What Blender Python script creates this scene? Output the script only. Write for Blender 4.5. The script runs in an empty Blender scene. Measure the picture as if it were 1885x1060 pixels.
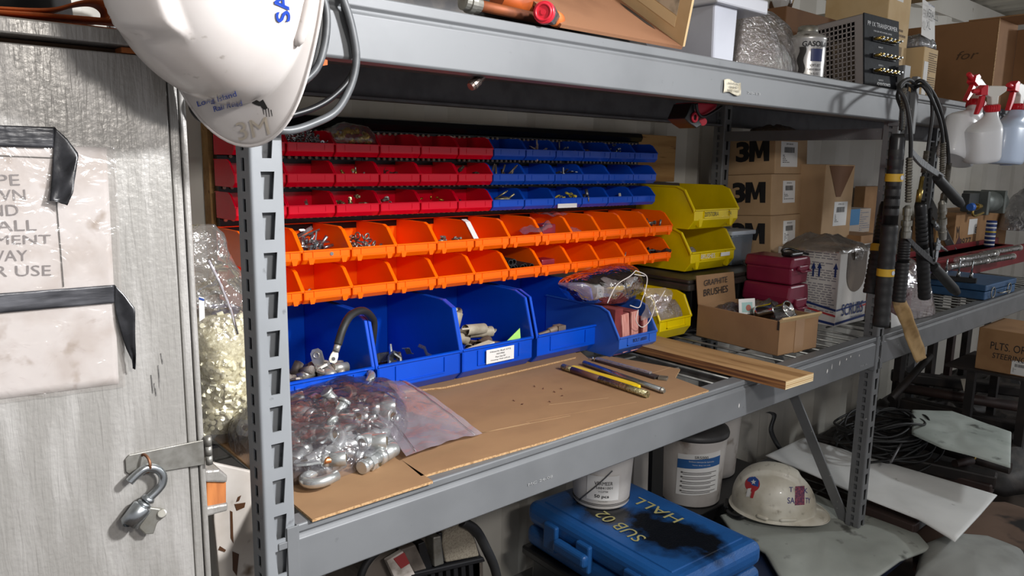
import bpy, math, random
from math import sin, cos, pi, radians, sqrt, atan2
from mathutils import Vector, Matrix, noise, Quaternion
random.seed(7)
SC = bpy.context.scene
COL = SC.collection

# ------------------------------------------------------------------ camera
F_PX = 1379.1
PITCH, ROLL, TH = 0.1680006, 0.0167915, 0.8488795
CAM = Vector((-0.41368, -0.90960, 1.40596))
_fh = Vector((cos(TH), sin(TH), 0)); _up = Vector((0, 0, 1))
FWD = (_fh * cos(PITCH) - _up * sin(PITCH)).normalized()
_r = FWD.cross(_up).normalized(); _u = _r.cross(FWD)
RT = _r * cos(ROLL) + _u * sin(ROLL)
UPV = _u * cos(ROLL) - _r * sin(ROLL)
cam_data = bpy.data.cameras.new('camera'); cam = bpy.data.objects.new('camera', cam_data)
COL.objects.link(cam); SC.camera = cam
cam.matrix_world = Matrix(((RT.x, UPV.x, -FWD.x, CAM.x), (RT.y, UPV.y, -FWD.y, CAM.y), (RT.z, UPV.z, -FWD.z, CAM.z), (0, 0, 0, 1)))
cam_data.sensor_width = 36.0; cam_data.lens = F_PX / 1885 * 36.0
cam_data.clip_start = 0.02; cam_data.clip_end = 60

# ------------------------------------------------------------------ world, lamps, exposure
w = bpy.data.worlds.new('world'); SC.world = w; w.use_nodes = True
w.node_tree.nodes['Background'].inputs[0].default_value = (0.95, 0.95, 1.0, 1)
w.node_tree.nodes['Background'].inputs[1].default_value = 0.42
SC.view_settings.view_transform = 'Standard'; SC.view_settings.look = 'None'
SC.view_settings.gamma = 1.0; SC.view_settings.exposure = 0.02; SC.view_settings.use_curve_mapping = False

def lamp(name, loc, target, size, power, col, shape='DISK', size_y=None):
    d = bpy.data.lights.new(name, 'AREA'); d.shape = shape; d.size = size
    if size_y: d.size_y = size_y
    d.energy = power; d.color = col
    o = bpy.data.objects.new(name, d); COL.objects.link(o); o.location = loc
    o.rotation_euler = (Vector(target) - Vector(loc)).to_track_quat('-Z', 'Y').to_euler()
    return o
lamp('far_ceiling_lamp', (4.3, -1.50, 2.05), (0.8, 0, 1.1), 0.22, 22, (0.93, 0.97, 1.0))
near = lamp('near_ceiling_lamp', (0.85, -1.62, 2.25), (-0.55, 0, 1.1), 0.20, 36, (0.97, 0.98, 1.0)); near.data.spread = radians(110)
lamp('aisle_fill', (0.0, -1.62, 1.90), (0.5, 0.2, 1.1), 0.30, 15, (1.0, 0.96, 0.92), 'RECTANGLE', 0.10)  # added unseen fill, brightens the bins under the top shelf

# ------------------------------------------------------------------ helpers
def at(px, py, X=None, Y=None, Z=None):
    d = RT * ((px - 942.5) / F_PX) - UPV * ((py - 530) / F_PX) + FWD
    if X is not None: t = (X - CAM.x) / d.x
    elif Y is not None: t = (Y - CAM.y) / d.y
    else: t = (Z - CAM.z) / d.z
    return CAM + d * t

def lin(h):
    h = h.lstrip('#'); c = [int(h[i:i + 2], 16) / 255 for i in (0, 2, 4)]
    return tuple(v / 12.92 if v <= 0.04045 else ((v + 0.055) / 1.055) ** 2.4 for v in c) + (1.0,)

MATS = {}
def mat(name, col, rough=0.5, metal=0.0, col2=None, nscale=20, nlo=0.45, nhi=0.65, bump=0.0, bscale=60, stretch=None,
        coat=0.0, alpha=1.0, emit=None, spec=0.5, detail=6, col3=None, n3=40, n3lo=0.6, n3hi=0.7, sss=0, rvar=0.0):
    if name in MATS: return MATS[name]
    m = bpy.data.materials.new(name); m.use_nodes = True; nt = m.node_tree; b = nt.nodes['Principled BSDF']
    N = nt.nodes.new; L = nt.links.new
    b.inputs['Base Color'].default_value = lin(col); b.inputs['Roughness'].default_value = rough
    b.inputs['Metallic'].default_value = metal; b.inputs['Coat Weight'].default_value = coat
    b.inputs['Specular IOR Level'].default_value = spec
    tc = N('ShaderNodeTexCoord'); mp = N('ShaderNodeMapping'); L(tc.outputs['Object'], mp.inputs['Vector'])
    if stretch: mp.inputs['Scale'].default_value = stretch
    base = None
    if col2:
        n = N('ShaderNodeTexNoise'); n.inputs['Scale'].default_value = nscale; n.inputs['Detail'].default_value = detail
        L(mp.outputs[0], n.inputs['Vector'])
        r = N('ShaderNodeMapRange'); r.inputs['From Min'].default_value = nlo; r.inputs['From Max'].default_value = nhi
        L(n.outputs['Fac'], r.inputs['Value'])
        mx = N('ShaderNodeMix'); mx.data_type = 'RGBA'; mx.inputs[6].default_value = lin(col); mx.inputs[7].default_value = lin(col2)
        L(r.outputs[0], mx.inputs[0]); base = mx.outputs[2]
        if rvar:
            rr = N('ShaderNodeMapRange'); rr.inputs['To Min'].default_value = rough; rr.inputs['To Max'].default_value = rough + rvar
            L(r.outputs[0], rr.inputs['Value']); L(rr.outputs[0], b.inputs['Roughness'])
    if col3:
        n = N('ShaderNodeTexNoise'); n.inputs['Scale'].default_value = n3; n.inputs['Detail'].default_value = 3
        L(mp.outputs[0], n.inputs['Vector'])
        r = N('ShaderNodeMapRange'); r.inputs['From Min'].default_value = n3lo; r.inputs['From Max'].default_value = n3hi
        L(n.outputs['Fac'], r.inputs['Value'])
        mx = N('ShaderNodeMix'); mx.data_type = 'RGBA'; mx.inputs[7].default_value = lin(col3)
        if base: L(base, mx.inputs[6])
        else: mx.inputs[6].default_value = lin(col)
        L(r.outputs[0], mx.inputs[0]); base = mx.outputs[2]
    if base: L(base, b.inputs['Base Color'])
    if bump:
        n = N('ShaderNodeTexNoise'); n.inputs['Scale'].default_value = bscale; n.inputs['Detail'].default_value = 4
        L(mp.outputs[0], n.inputs['Vector'])
        bp = N('ShaderNodeBump'); bp.inputs['Strength'].default_value = bump; bp.inputs['Distance'].default_value = 0.002
        L(n.outputs['Fac'], bp.inputs['Height']); L(bp.outputs[0], b.inputs['Normal'])
    if alpha < 1: b.inputs['Alpha'].default_value = alpha
    if sss: b.inputs['Subsurface Weight'].default_value = sss; b.inputs['Subsurface Radius'].default_value = (.02, .02, .02)
    if emit:
        b.inputs['Emission Color'].default_value = lin(emit); b.inputs['Emission Strength'].default_value = 1
    MATS[name] = m; return m

def film(name, tint='#ffffff', haze=0.15, gloss=0.18, rough=0.12, haze_col='#e8e4ea', bump=0.5, bscale=50):
    """thin clear plastic sheet: mostly see-through, a little milky, with sharp creased glints"""
    if name in MATS: return MATS[name]
    m = bpy.data.materials.new(name); m.use_nodes = True; nt = m.node_tree; nt.nodes.clear()
    N = nt.nodes.new; L = nt.links.new
    out = N('ShaderNodeOutputMaterial'); tr = N('ShaderNodeBsdfTransparent'); tr.inputs[0].default_value = lin(tint)
    gl = N('ShaderNodeBsdfGlossy'); gl.inputs['Roughness'].default_value = rough
    df = N('ShaderNodeBsdfDiffuse'); df.inputs[0].default_value = lin(haze_col)
    tl = N('ShaderNodeBsdfTranslucent'); tl.inputs[0].default_value = lin(haze_col)
    a = N('ShaderNodeMixShader'); a.inputs[0].default_value = 0.5; L(df.outputs[0], a.inputs[1]); L(tl.outputs[0], a.inputs[2])
    b = N('ShaderNodeMixShader'); b.inputs[0].default_value = haze; L(tr.outputs[0], b.inputs[1]); L(a.outputs[0], b.inputs[2])
    fr = N('ShaderNodeFresnel'); fr.inputs[0].default_value = 1.45
    ad = N('ShaderNodeMath'); ad.operation = 'MULTIPLY_ADD'; ad.inputs[1].default_value = 0.85; ad.inputs[2].default_value = gloss * 0.35
    L(fr.outputs[0], ad.inputs[0])
    c = N('ShaderNodeMixShader'); L(ad.outputs[0], c.inputs[0]); L(b.outputs[0], c.inputs[1]); L(gl.outputs[0], c.inputs[2])
    L(c.outputs[0], out.inputs[0])
    tc = N('ShaderNodeTexCoord'); n = N('ShaderNodeTexNoise'); n.inputs['Scale'].default_value = bscale; n.inputs['Detail'].default_value = 3
    n.inputs['Distortion'].default_value = 1.5
    L(tc.outputs['Object'], n.inputs['Vector'])
    bp = N('ShaderNodeBump'); bp.inputs['Strength'].default_value = bump; bp.inputs['Distance'].default_value = 0.01
    L(n.outputs['Fac'], bp.inputs['Height']); L(bp.outputs[0], gl.inputs['Normal']); L(bp.outputs[0], df.inputs['Normal'])
    MATS[name] = m; return m

class MB:
    """collects shapes and links them as ONE mesh object"""
    def __init__(s): s.v = []; s.f = []; s.m = []; s.s = []
    def add(s, vs, fs, mi=0, smooth=False, M=None):
        b = len(s.v)
        for p in vs:
            p = Vector(p); s.v.append(tuple(M @ p if M else p))
        for f in fs: s.f.append(tuple(i + b for i in f)); s.m.append(mi); s.s.append(smooth)
        return s
    def box(s, a, b, mi=0, M=None):
        x0, y0, z0 = a; x1, y1, z1 = b
        vs = [(x0, y0, z0), (x1, y0, z0), (x1, y1, z0), (x0, y1, z0), (x0, y0, z1), (x1, y0, z1), (x1, y1, z1), (x0, y1, z1)]
        return s.add(vs, [(0, 3, 2, 1), (4, 5, 6, 7), (0, 1, 5, 4), (1, 2, 6, 5), (2, 3, 7, 6), (3, 0, 4, 7)], mi, False, M)
    def prism(s, poly, lo, hi, axis='x', mi=0, M=None, smooth=False):
        n = len(poly)
        def P(u, v, t): return {'x': (t, u, v), 'y': (u, t, v), 'z': (u, v, t)}[axis]
        vs = [P(u, v, lo) for u, v in poly] + [P(u, v, hi) for u, v in poly]
        fs = [tuple(range(n)), tuple(range(2 * n - 1, n - 1, -1))] + [(i, i + n, (i + 1) % n + n, (i + 1) % n) for i in range(n)]
        return s.add(vs, fs, mi, smooth, M)
    def frust(s, p0, p1, r0, r1, n=16, mi=0, caps=True, smooth=True, M=None):
        return s.tube([p0, p1], [r0, r1], n, mi, caps, smooth, M)
    def tube(s, pts, r, n=10, mi=0, caps=True, smooth=True, M=None, closed=False):
        pts = [Vector(p) for p in pts]; k = len(pts)
        if not hasattr(r, '__len__'): r = [r] * k
        vs = []; fs = []; up = None
        for i, p in enumerate(pts):
            if closed: t = pts[(i + 1) % k] - pts[(i - 1) % k]
            else: t = pts[min(i + 1, k - 1)] - pts[max(i - 1, 0)]
            if t.length < 1e-9: t = Vector((0, 0, 1))
            t.normalize()
            if up is None:
                up = Vector((0, 0, 1)) if abs(t.z) < 0.9 else Vector((1, 0, 0))
            a = t.cross(up)
            if a.length < 1e-6: a = t.orthogonal()
            a.normalize(); b = a.cross(t).normalized(); up = b
            for j in range(n):
                q = 2 * pi * j / n; vs.append(p + (a * cos(q) + b * sin(q)) * r[i])
        m = k if closed else k - 1
        for i in range(m):
            for j in range(n):
                i2 = (i + 1) % k
                fs.append((i * n + j, i * n + (j + 1) % n, i2 * n + (j + 1) % n, i2 * n + j))
        s.add(vs, fs, mi, smooth, M)
        if caps and not closed:
            b0 = len(s.v) - len(vs)
            s.f.append(tuple(b0 + j for j in range(n - 1, -1, -1))); s.m.append(mi); s.s.append(False)
            s.f.append(tuple(b0 + (k - 1) * n + j for j in range(n))); s.m.append(mi); s.s.append(False)
        return s
    def lathe(s, prof, n=24, mi=0, M=None, smooth=True, sx=1, sy=1, cap=True):
        """prof: (radius, z) list, around z"""
        vs = []; fs = []; k = len(prof)
        for r, z in prof:
            for j in range(n):
                q = 2 * pi * j / n; vs.append((r * cos(q) * sx, r * sin(q) * sy, z))
        for i in range(k - 1):
            for j in range(n): fs.append((i * n + j, i * n + (j + 1) % n, (i + 1) * n + (j + 1) % n, (i + 1) * n + j))
        s.add(vs, fs, mi, smooth, M)
        if cap:
            b0 = len(s.v) - len(vs)
            s.f.append(tuple(b0 + j for j in range(n - 1, -1, -1))); s.m.append(mi); s.s.append(False)
            s.f.append(tuple(b0 + (k - 1) * n + j for j in range(n))); s.m.append(mi); s.s.append(False)
        return s
    def grid(s, fn, nu, nv, mi=0, smooth=True, M=None, wrap=False):
        vs = [fn(i / nu, j / nv) for i in range(nu + 1) for j in range(nv + 1)]
        fs = [(i * (nv + 1) + j, (i + 1) * (nv + 1) + j, (i + 1) * (nv + 1) + j + 1, i * (nv + 1) + j + 1) for i in range(nu) for j in range(nv)]
        return s.add(vs, fs, mi, smooth, M)
    def torus(s, c, axis, R, r, n=24, k=8, mi=0, M=None, a0=0, a1=2 * pi):
        ax = Vector(axis).normalized(); u = ax.orthogonal().normalized(); w_ = ax.cross(u)
        full = abs(a1 - a0 - 2 * pi) < 1e-6
        cnt = n if full else n + 1
        pts = [Vector(c) + (u * cos(a0 + (a1 - a0) * i / n) + w_ * sin(a0 + (a1 - a0) * i / n)) * R for i in range(cnt)]
        return s.tube(pts, r, k, mi, True, True, M, closed=full)
    def build(s, name, mats, parent=None, bevel=0.0, seg=2, solid=0.0, M=None, weld=False, subsurf=0):
        me = bpy.data.meshes.new(name); me.from_pydata(s.v, [], s.f)
        if not isinstance(mats, (list, tuple)): mats = [mats]
        for m in mats: me.materials.append(m)
        me.polygons.foreach_set('material_index', s.m); me.polygons.foreach_set('use_smooth', s.s); me.update()
        o = bpy.data.objects.new(name, me); COL.objects.link(o)
        if parent: o.parent = parent
        if M: o.matrix_local = M
        if weld: md = o.modifiers.new('w', 'WELD'); md.merge_threshold = 0.0002
        if subsurf: md = o.modifiers.new('s', 'SUBSURF'); md.levels = subsurf; md.render_levels = subsurf
        if solid: md = o.modifiers.new('so', 'SOLIDIFY'); md.thickness = abs(solid); md.offset = -1 if solid > 0 else 1
        if bevel:
            md = o.modifiers.new('b', 'BEVEL'); md.width = bevel; md.segments = seg; md.limit_method = 'ANGLE'; md.angle_limit = radians(40)
            md.harden_normals = False
        return o

def tag(o, label=None, cat=None, group=None, kind=None):
    if label: o['label'] = label
    if cat: o['category'] = cat
    if group: o['group'] = group
    if kind: o['kind'] = kind
    return o
def thing(name, label, cat, loc=(0, 0, 0), rot=None, group=None, M=None):
    o = bpy.data.objects.new(name, None); COL.objects.link(o); o.empty_display_size = 0.02
    if M is not None: o.matrix_world = M
    else:
        o.location = loc
        if rot: o.rotation_euler = rot
    return tag(o, label, cat, group)
def copy_tree(o, parent=None):
    c = o.copy(); COL.objects.link(c); c.parent = parent
    if parent is not None: c.matrix_parent_inverse = o.matrix_parent_inverse.copy()
    for ch in [x for x in KIDS.get(o.name, [])]: copy_tree(ch, c)
    return c
KIDS = {}
def note(root):
    """remember the children of a finished prototype for copy_tree"""
    def rec(o):
        ks = [x for x in bpy.data.objects if x.parent == o]; KIDS[o.name] = ks
        for k in ks: rec(k)
    rec(root); return root
def frame(o, x, y=None, z=None):
    """matrix with origin o and axes x, y, z (z or y worked out when missing)"""
    x = Vector(x).normalized()
    if z is None: y = Vector(y); y = (y - x * y.dot(x)).normalized(); z = x.cross(y)
    else:
        z = Vector(z); z = (z - x * z.dot(x)).normalized(); y = z.cross(x)
    o = Vector(o)
    return Matrix(((x.x, y.x, z.x, o.x), (x.y, y.y, z.y, o.y), (x.z, y.z, z.z, o.z), (0, 0, 0, 1)))
def T(x, y, z): return Matrix.Translation((x, y, z))
def RZ(a): return Matrix.Rotation(a, 4, 'Z')
def RX(a): return Matrix.Rotation(a, 4, 'X')
def RY(a): return Matrix.Rotation(a, 4, 'Y')

_fonts = {}
def text_mb(mb, s, M, w=None, h=None, bold=0.0, depth=0.0004, mi=0, align='CENTER', shear=0.0, wrapfn=None):
    """letters of s in the xy plane of M, scaled to width w and/or height h, added to the mesh builder"""
    if 'M' in s or 'W' in s: bold = 0.0
    cu = bpy.data.curves.new('t', 'FONT'); cu.body = s; cu.size = 1; cu.offset = bold; cu.extrude = 0; cu.align_x = 'LEFT'; cu.shear = shear
    cu.resolution_u = 3
    ob = bpy.data.objects.new('t', cu); COL.objects.link(ob)
    bpy.context.view_layer.update()
    me = bpy.data.meshes.new_from_object(ob.evaluated_get(bpy.context.evaluated_depsgraph_get()))
    bpy.data.objects.remove(ob); bpy.data.curves.remove(cu)
    vs = [v.co.copy() for v in me.vertices]; fs = [tuple(p.vertices) for p in me.polygons]
    bpy.data.meshes.remove(me)
    if not vs: return
    x0 = min(v.x for v in vs); x1 = max(v.x for v in vs); y0 = min(v.y for v in vs); y1 = max(v.y for v in vs)
    sx = w / (x1 - x0) if w else None; sy = h / (y1 - y0) if h else None
    if sx is None: sx = sy
    if sy is None: sy = sx
    W = (x1 - x0) * sx; ox = {'CENTER': -W / 2, 'LEFT': 0, 'RIGHT': -W}[align]; H = (y1 - y0) * sy
    out = [Vector(((v.x - x0) * sx + ox, (v.y - y0) * sy - H / 2, depth)) for v in vs]
    if wrapfn: out = [wrapfn(v) for v in out]
    mb.add(out, fs, mi, False, M)
def text(name, s, M, material, parent=None, **k):
    mb = MB(); text_mb(mb, s, M, **k); return mb.build(name, material, parent)

def nz(p, sc=1.0, seed=0.0): return noise.noise(Vector(p) * sc + Vector((seed * 7.3, seed * 3.1, seed * 5.7)))
def smooth_path(pts, sub=8):
    pts = [Vector(p) for p in pts]; out = []
    for i in range(len(pts) - 1):
        p0 = pts[max(i - 1, 0)]; p1 = pts[i]; p2 = pts[i + 1]; p3 = pts[min(i + 2, len(pts) - 1)]
        for k in range(sub):
            t = k / sub
            out.append(0.5 * ((2 * p1) + (p2 - p0) * t + (2 * p0 - 5 * p1 + 4 * p2 - p3) * t * t + (3 * p1 - p0 - 3 * p2 + p3) * t ** 3))
    out.append(pts[-1]); return out
def lump(mb, ring, z0, h, nr=14, na=48, amp=0.01, fr=12, seed=1, ex=2.5, mi=0, centre=None, close=True, M=None, sharp=False):
    """a soft heap over a closed outline (list of xy points)"""
    if sharp:
        q = [Vector((x, y, 0)) for x, y in ring]; k = max(2, na // len(ring)); R = [q[i].lerp(q[(i + 1) % len(q)], j / k) for i in range(len(q)) for j in range(k)]
    else: R = smooth_path([Vector((x, y, 0)) for x, y in ring] + [Vector((ring[0][0], ring[0][1], 0))], max(1, na // len(ring)))[:-1]
    c = Vector((sum(p.x for p in R) / len(R), sum(p.y for p in R) / len(R), 0)) if centre is None else Vector((centre[0], centre[1], 0))
    n = len(R); vs = [c + Vector((0, 0, z0 + h + amp * nz(c, fr, seed)))]; fs = []
    for i in range(1, nr + 1):
        s_ = sin(i / nr * pi / 2)
        for p in R:
            q = c + (p - c) * s_
            zz = h * (max(0, 1 - s_ ** ex)) ** (1 / ex if ex > 1 else 1)
            k = min(1, 3 * (1 - s_) + 0.15)
            vs.append(Vector((q.x, q.y, z0 + max(0.0005, zz + amp * k * (nz(q, fr, seed) + 0.5 * nz(q, fr * 2.3, seed + 3))))))
    for j in range(n): fs.append((0, 1 + j, 1 + (j + 1) % n))
    for i in range(nr - 1):
        for j in range(n):
            a = 1 + i * n; b = a + n
            fs.append((a + j, b + j, b + (j + 1) % n, a + (j + 1) % n))
    if close:
        b = 1 + (nr - 1) * n; fs.append(tuple(b + j for j in range(n - 1, -1, -1)))
    mb.add(vs, fs, mi, True, M); return mb
def patch(mb, c, nu=20, nv=20, amp=0.01, fr=6, seed=1, mi=0, ndir=None, M=None, sag=0.0):
    """bilinear cloth between four corners c00, c10, c11, c01 with soft folds"""
    c = [Vector(p) for p in c]
    nn = (c[1] - c[0]).cross(c[3] - c[0]).normalized() if ndir is None else Vector(ndir)
    def fn(u, v):
        p = c[0] * (1 - u) * (1 - v) + c[1] * u * (1 - v) + c[2] * u * v + c[3] * (1 - u) * v
        return p + nn * (amp * (nz(p, fr, seed) + 0.4 * nz(p, fr * 3, seed + 5)) - sag * (sin(pi * u) * sin(pi * v)))
    mb.grid(fn, nu, nv, mi, True, M); return mb
# ------------------------------------------------------------------ materials
GREY = mat('rack_grey', '#6d6f71', 0.50, 0.05, '#656769', 6, bump=0.04, bscale=90, col3='#626466', n3=55, n3lo=0.68, n3hi=0.74)
GREY_LIT = mat('rack_grey_lit', '#85888b', 0.42, 0.08, '#7d8083', 6, bump=0.04, bscale=90, col3='#6d6f72', n3=55, n3lo=0.68, n3hi=0.74)  # rack grey lightened so the left posts look more strongly lit
GREYD = mat('rack_grey_worn', '#6a6b6c', 0.50, 0.05, '#626364', 12, bump=0.05, bscale=70, col3='#a5a5a3', n3=70, n3lo=0.7, n3hi=0.74)
DARKST = mat('dark_steel', '#626163', 0.45, 0.2, '#555456', 18)
WIREM = mat('deck_wire', '#8b8b87', 0.35, 0.55, '#6b6a66', 25)
ZINC = mat('zinc_steel', '#b4b8ba', 0.22, 0.95, '#8d9295', 30, rvar=0.2)
ZINCD = mat('dull_zinc', '#9c9a92', 0.38, 0.8, '#7d796e', 40, rvar=0.15)
BRASS = mat('brass_fitting', '#b59a52', 0.3, 0.85, '#8a7338', 40)
TINNED = mat('tinned_lug', '#c4c2bc', 0.34, 0.7, '#9b968c', 60)
RUSTY = mat('rusty_steel', '#6a4636', 0.7, 0.3, '#8f5f3c', 35)
REDP = mat('red_bin_plastic', '#d80026', 0.24, 0, coat=0.15, spec=0.4)
BLUEP = mat('blue_bin_plastic', '#0a4cc0', 0.26, 0, coat=0.15, spec=.4)
BLUEB = mat('big_blue_bin_plastic', '#044ac4', 0.28, 0, '#0445b8', 8, coat=0.15, spec=.4)
ORAP = mat('orange_bin_plastic', '#ff6800', 0.33, 0, coat=0.05, spec=.35)
YELP = mat('yellow_bin_plastic', '#e0c400', 0.34, 0, '#d3b800', 9, spec=.4)
BLACKP = mat('black_plastic', '#131315', 0.4)
BLACKM = mat('black_metal_panel', '#0d0e11', 0.33, 0.2)
RUBBER = mat('black_rubber', '#1b1b1c', 0.55, 0, '#242424', 30)
CARD = mat('cardboard', '#93714f', 0.85, 0, '#8b6a4a', 9, stretch=(1, 1.6, 1), bump=0.05, bscale=120, col3='#8b6949', n3=5, n3lo=0.6, n3hi=0.8)
CARDD = mat('brown_carton', '#9a744e', 0.85, 0, '#8d6844', 10, bump=0.05, bscale=100)
CARDL = mat('pale_carton', '#c6ab80', 0.8, 0, '#bc9f72', 10, bump=0.05, bscale=100)
CARDE = mat('corrugated_edge', '#b8946a', 0.9, 0, '#8b6a45', 260)
WHITEB = mat('painted_white', '#d3cfc8', 0.5)
WHITEL = mat('white_paper', '#dcdad6', 0.7)
INK = mat('black_ink', '#17161a', 0.6)
INKB = mat('blue_ink', '#1c3f86', 0.6)
WALLM = mat('container_white_paint', '#c5c1b8', 0.55, 0, '#b3aea3', 3, nlo=0.5, nhi=0.75, bump=0.08, bscale=25, col3='#8d8374', n3=11, n3lo=0.70, n3hi=0.78)
CEILM = mat('container_ceiling_paint', '#bdb9ac', 0.55, 0, '#a49f90', 4, bump=0.05, bscale=30)
FLOORM = mat('worn_plywood_floor', '#4a3e34', 0.8, 0, '#2e2823', 6, bump=0.2, bscale=30)
PLY = mat('raw_plywood', '#a8824f', 0.75, 0, '#8d6638', 3, stretch=(1, 9, 9), bump=0.1, bscale=50, col3='#6f4c28', n3=9, n3lo=0.63, n3hi=0.72)
PLYE = mat('plywood_end_grain', '#dcc8a0', 0.8, 0, '#b08a58', 2, stretch=(1, 1, 60))
PLYS = mat('plywood_ply_edge', '#9a6a3c', 0.85, 0, '#5f3a20', 2.5, stretch=(2, 2, 130), nlo=0.4, nhi=0.6)
def silver_door_mat():
    m = mat('silver_painted_plywood', '#94918c', 0.34, 0.30, '#a6a39f', 5, stretch=(6, 1, 1), rvar=0.12)
    nt = m.node_tree; N = nt.nodes.new; L = nt.links.new; b = nt.nodes['Principled BSDF']
    tc = N('ShaderNodeTexCoord'); mp = N('ShaderNodeMapping'); mp.inputs['Scale'].default_value = (95, 20, 9); L(tc.outputs['Object'], mp.inputs['Vector'])
    n = N('ShaderNodeTexNoise'); n.inputs['Scale'].default_value = 2.2; n.inputs['Detail'].default_value = 5; n.inputs['Distortion'].default_value = 0.6; L(mp.outputs[0], n.inputs['Vector'])
    bp = N('ShaderNodeBump'); bp.inputs['Strength'].default_value = 0.75; bp.inputs['Distance'].default_value = 0.0016
    n2 = N('ShaderNodeTexNoise'); n2.inputs['Scale'].default_value = 160; n2.inputs['Detail'].default_value = 2; L(tc.outputs['Object'], n2.inputs['Vector'])
    ad = N('ShaderNodeMath'); ad.operation = 'MULTIPLY_ADD'; ad.inputs[1].default_value = 0.45; L(n2.outputs['Fac'], ad.inputs[0]); L(n.outputs['Fac'], ad.inputs[2])
    L(ad.outputs[0], bp.inputs['Height']); L(bp.outputs[0], b.inputs['Normal']); return m
SILVER = silver_door_mat()

# ------------------------------------------------------------------ room shell (a shipping container)
mb = MB(); mb.box((-3, -1.75, -0.05), (8, 0.8, 0)); tag(mb.build('floor', FLOORM), kind='structure')
def corrugate(mb, x0, x1, z0, z1, y, depth=0.036, per=0.2785, off=0.0, th=0.02):
    xs = []; x = x0 - (x0 - off) % per
    while x < x1 + per:
        for dx, dy in ((0, 0), (0.072, 0), (0.140, 1), (0.210, 1)): xs.append((x + dx, y + dy * depth))
        x += per
    poly = [(a, b) for a, b in xs] + [(xs[-1][0], y + depth + th), (xs[0][0], y + depth + th)]
    n = len(xs)
    for i in range(n - 1):
        (a, b), (c, d) = xs[i], xs[i + 1]
        mb.add([(a, b, z0), (c, d, z0), (c, d, z1), (a, b, z1)], [(0, 1, 2, 3)])
    return mb
mb = MB(); corrugate(mb, -3, 7.4, 0, 2.23, 0.705, off=0.145)
mb.box((-3, 0.70, 2.2), (8, 0.78, 2.32)); mb.box((-3, 0.70, 0.0), (8, 0.76, 0.10)); mb.box((-3, 0.76, 0), (8, 0.8, 2.3))
tag(mb.build('wall_back', WALLM), kind='structure')
mb = MB()
x = -3
while x < 8:                                   # roof ribs run across the container
    mb.add([(x, -1.75, 2.33), (x + .09, -1.75, 2.33), (x + .09, .78, 2.33), (x, .78, 2.33)], [(0, 3, 2, 1)])
    mb.add([(x + .09, -1.75, 2.33), (x + .12, -1.75, 2.35), (x + .12, .78, 2.35), (x + .09, .78, 2.33)], [(0, 3, 2, 1)])
    mb.add([(x + .12, -1.75, 2.35), (x + .18, -1.75, 2.35), (x + .18, .78, 2.35), (x + .12, .78, 2.35)], [(0, 3, 2, 1)])
    mb.add([(x + .18, -1.75, 2.35), (x + .21, -1.75, 2.33), (x + .21, .78, 2.33), (x + .18, .78, 2.35)], [(0, 3, 2, 1)])
    x += 0.21
mb.box((-3, -1.75, 2.36), (8, 0.8, 2.4))
tag(mb.build('ceiling', CEILM), kind='structure')
mb = MB(); mb.box((7.4, -1.75, 0), (7.5, 0.8, 2.36)); tag(mb.build('wall_right', WALLM), kind='structure')

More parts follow.
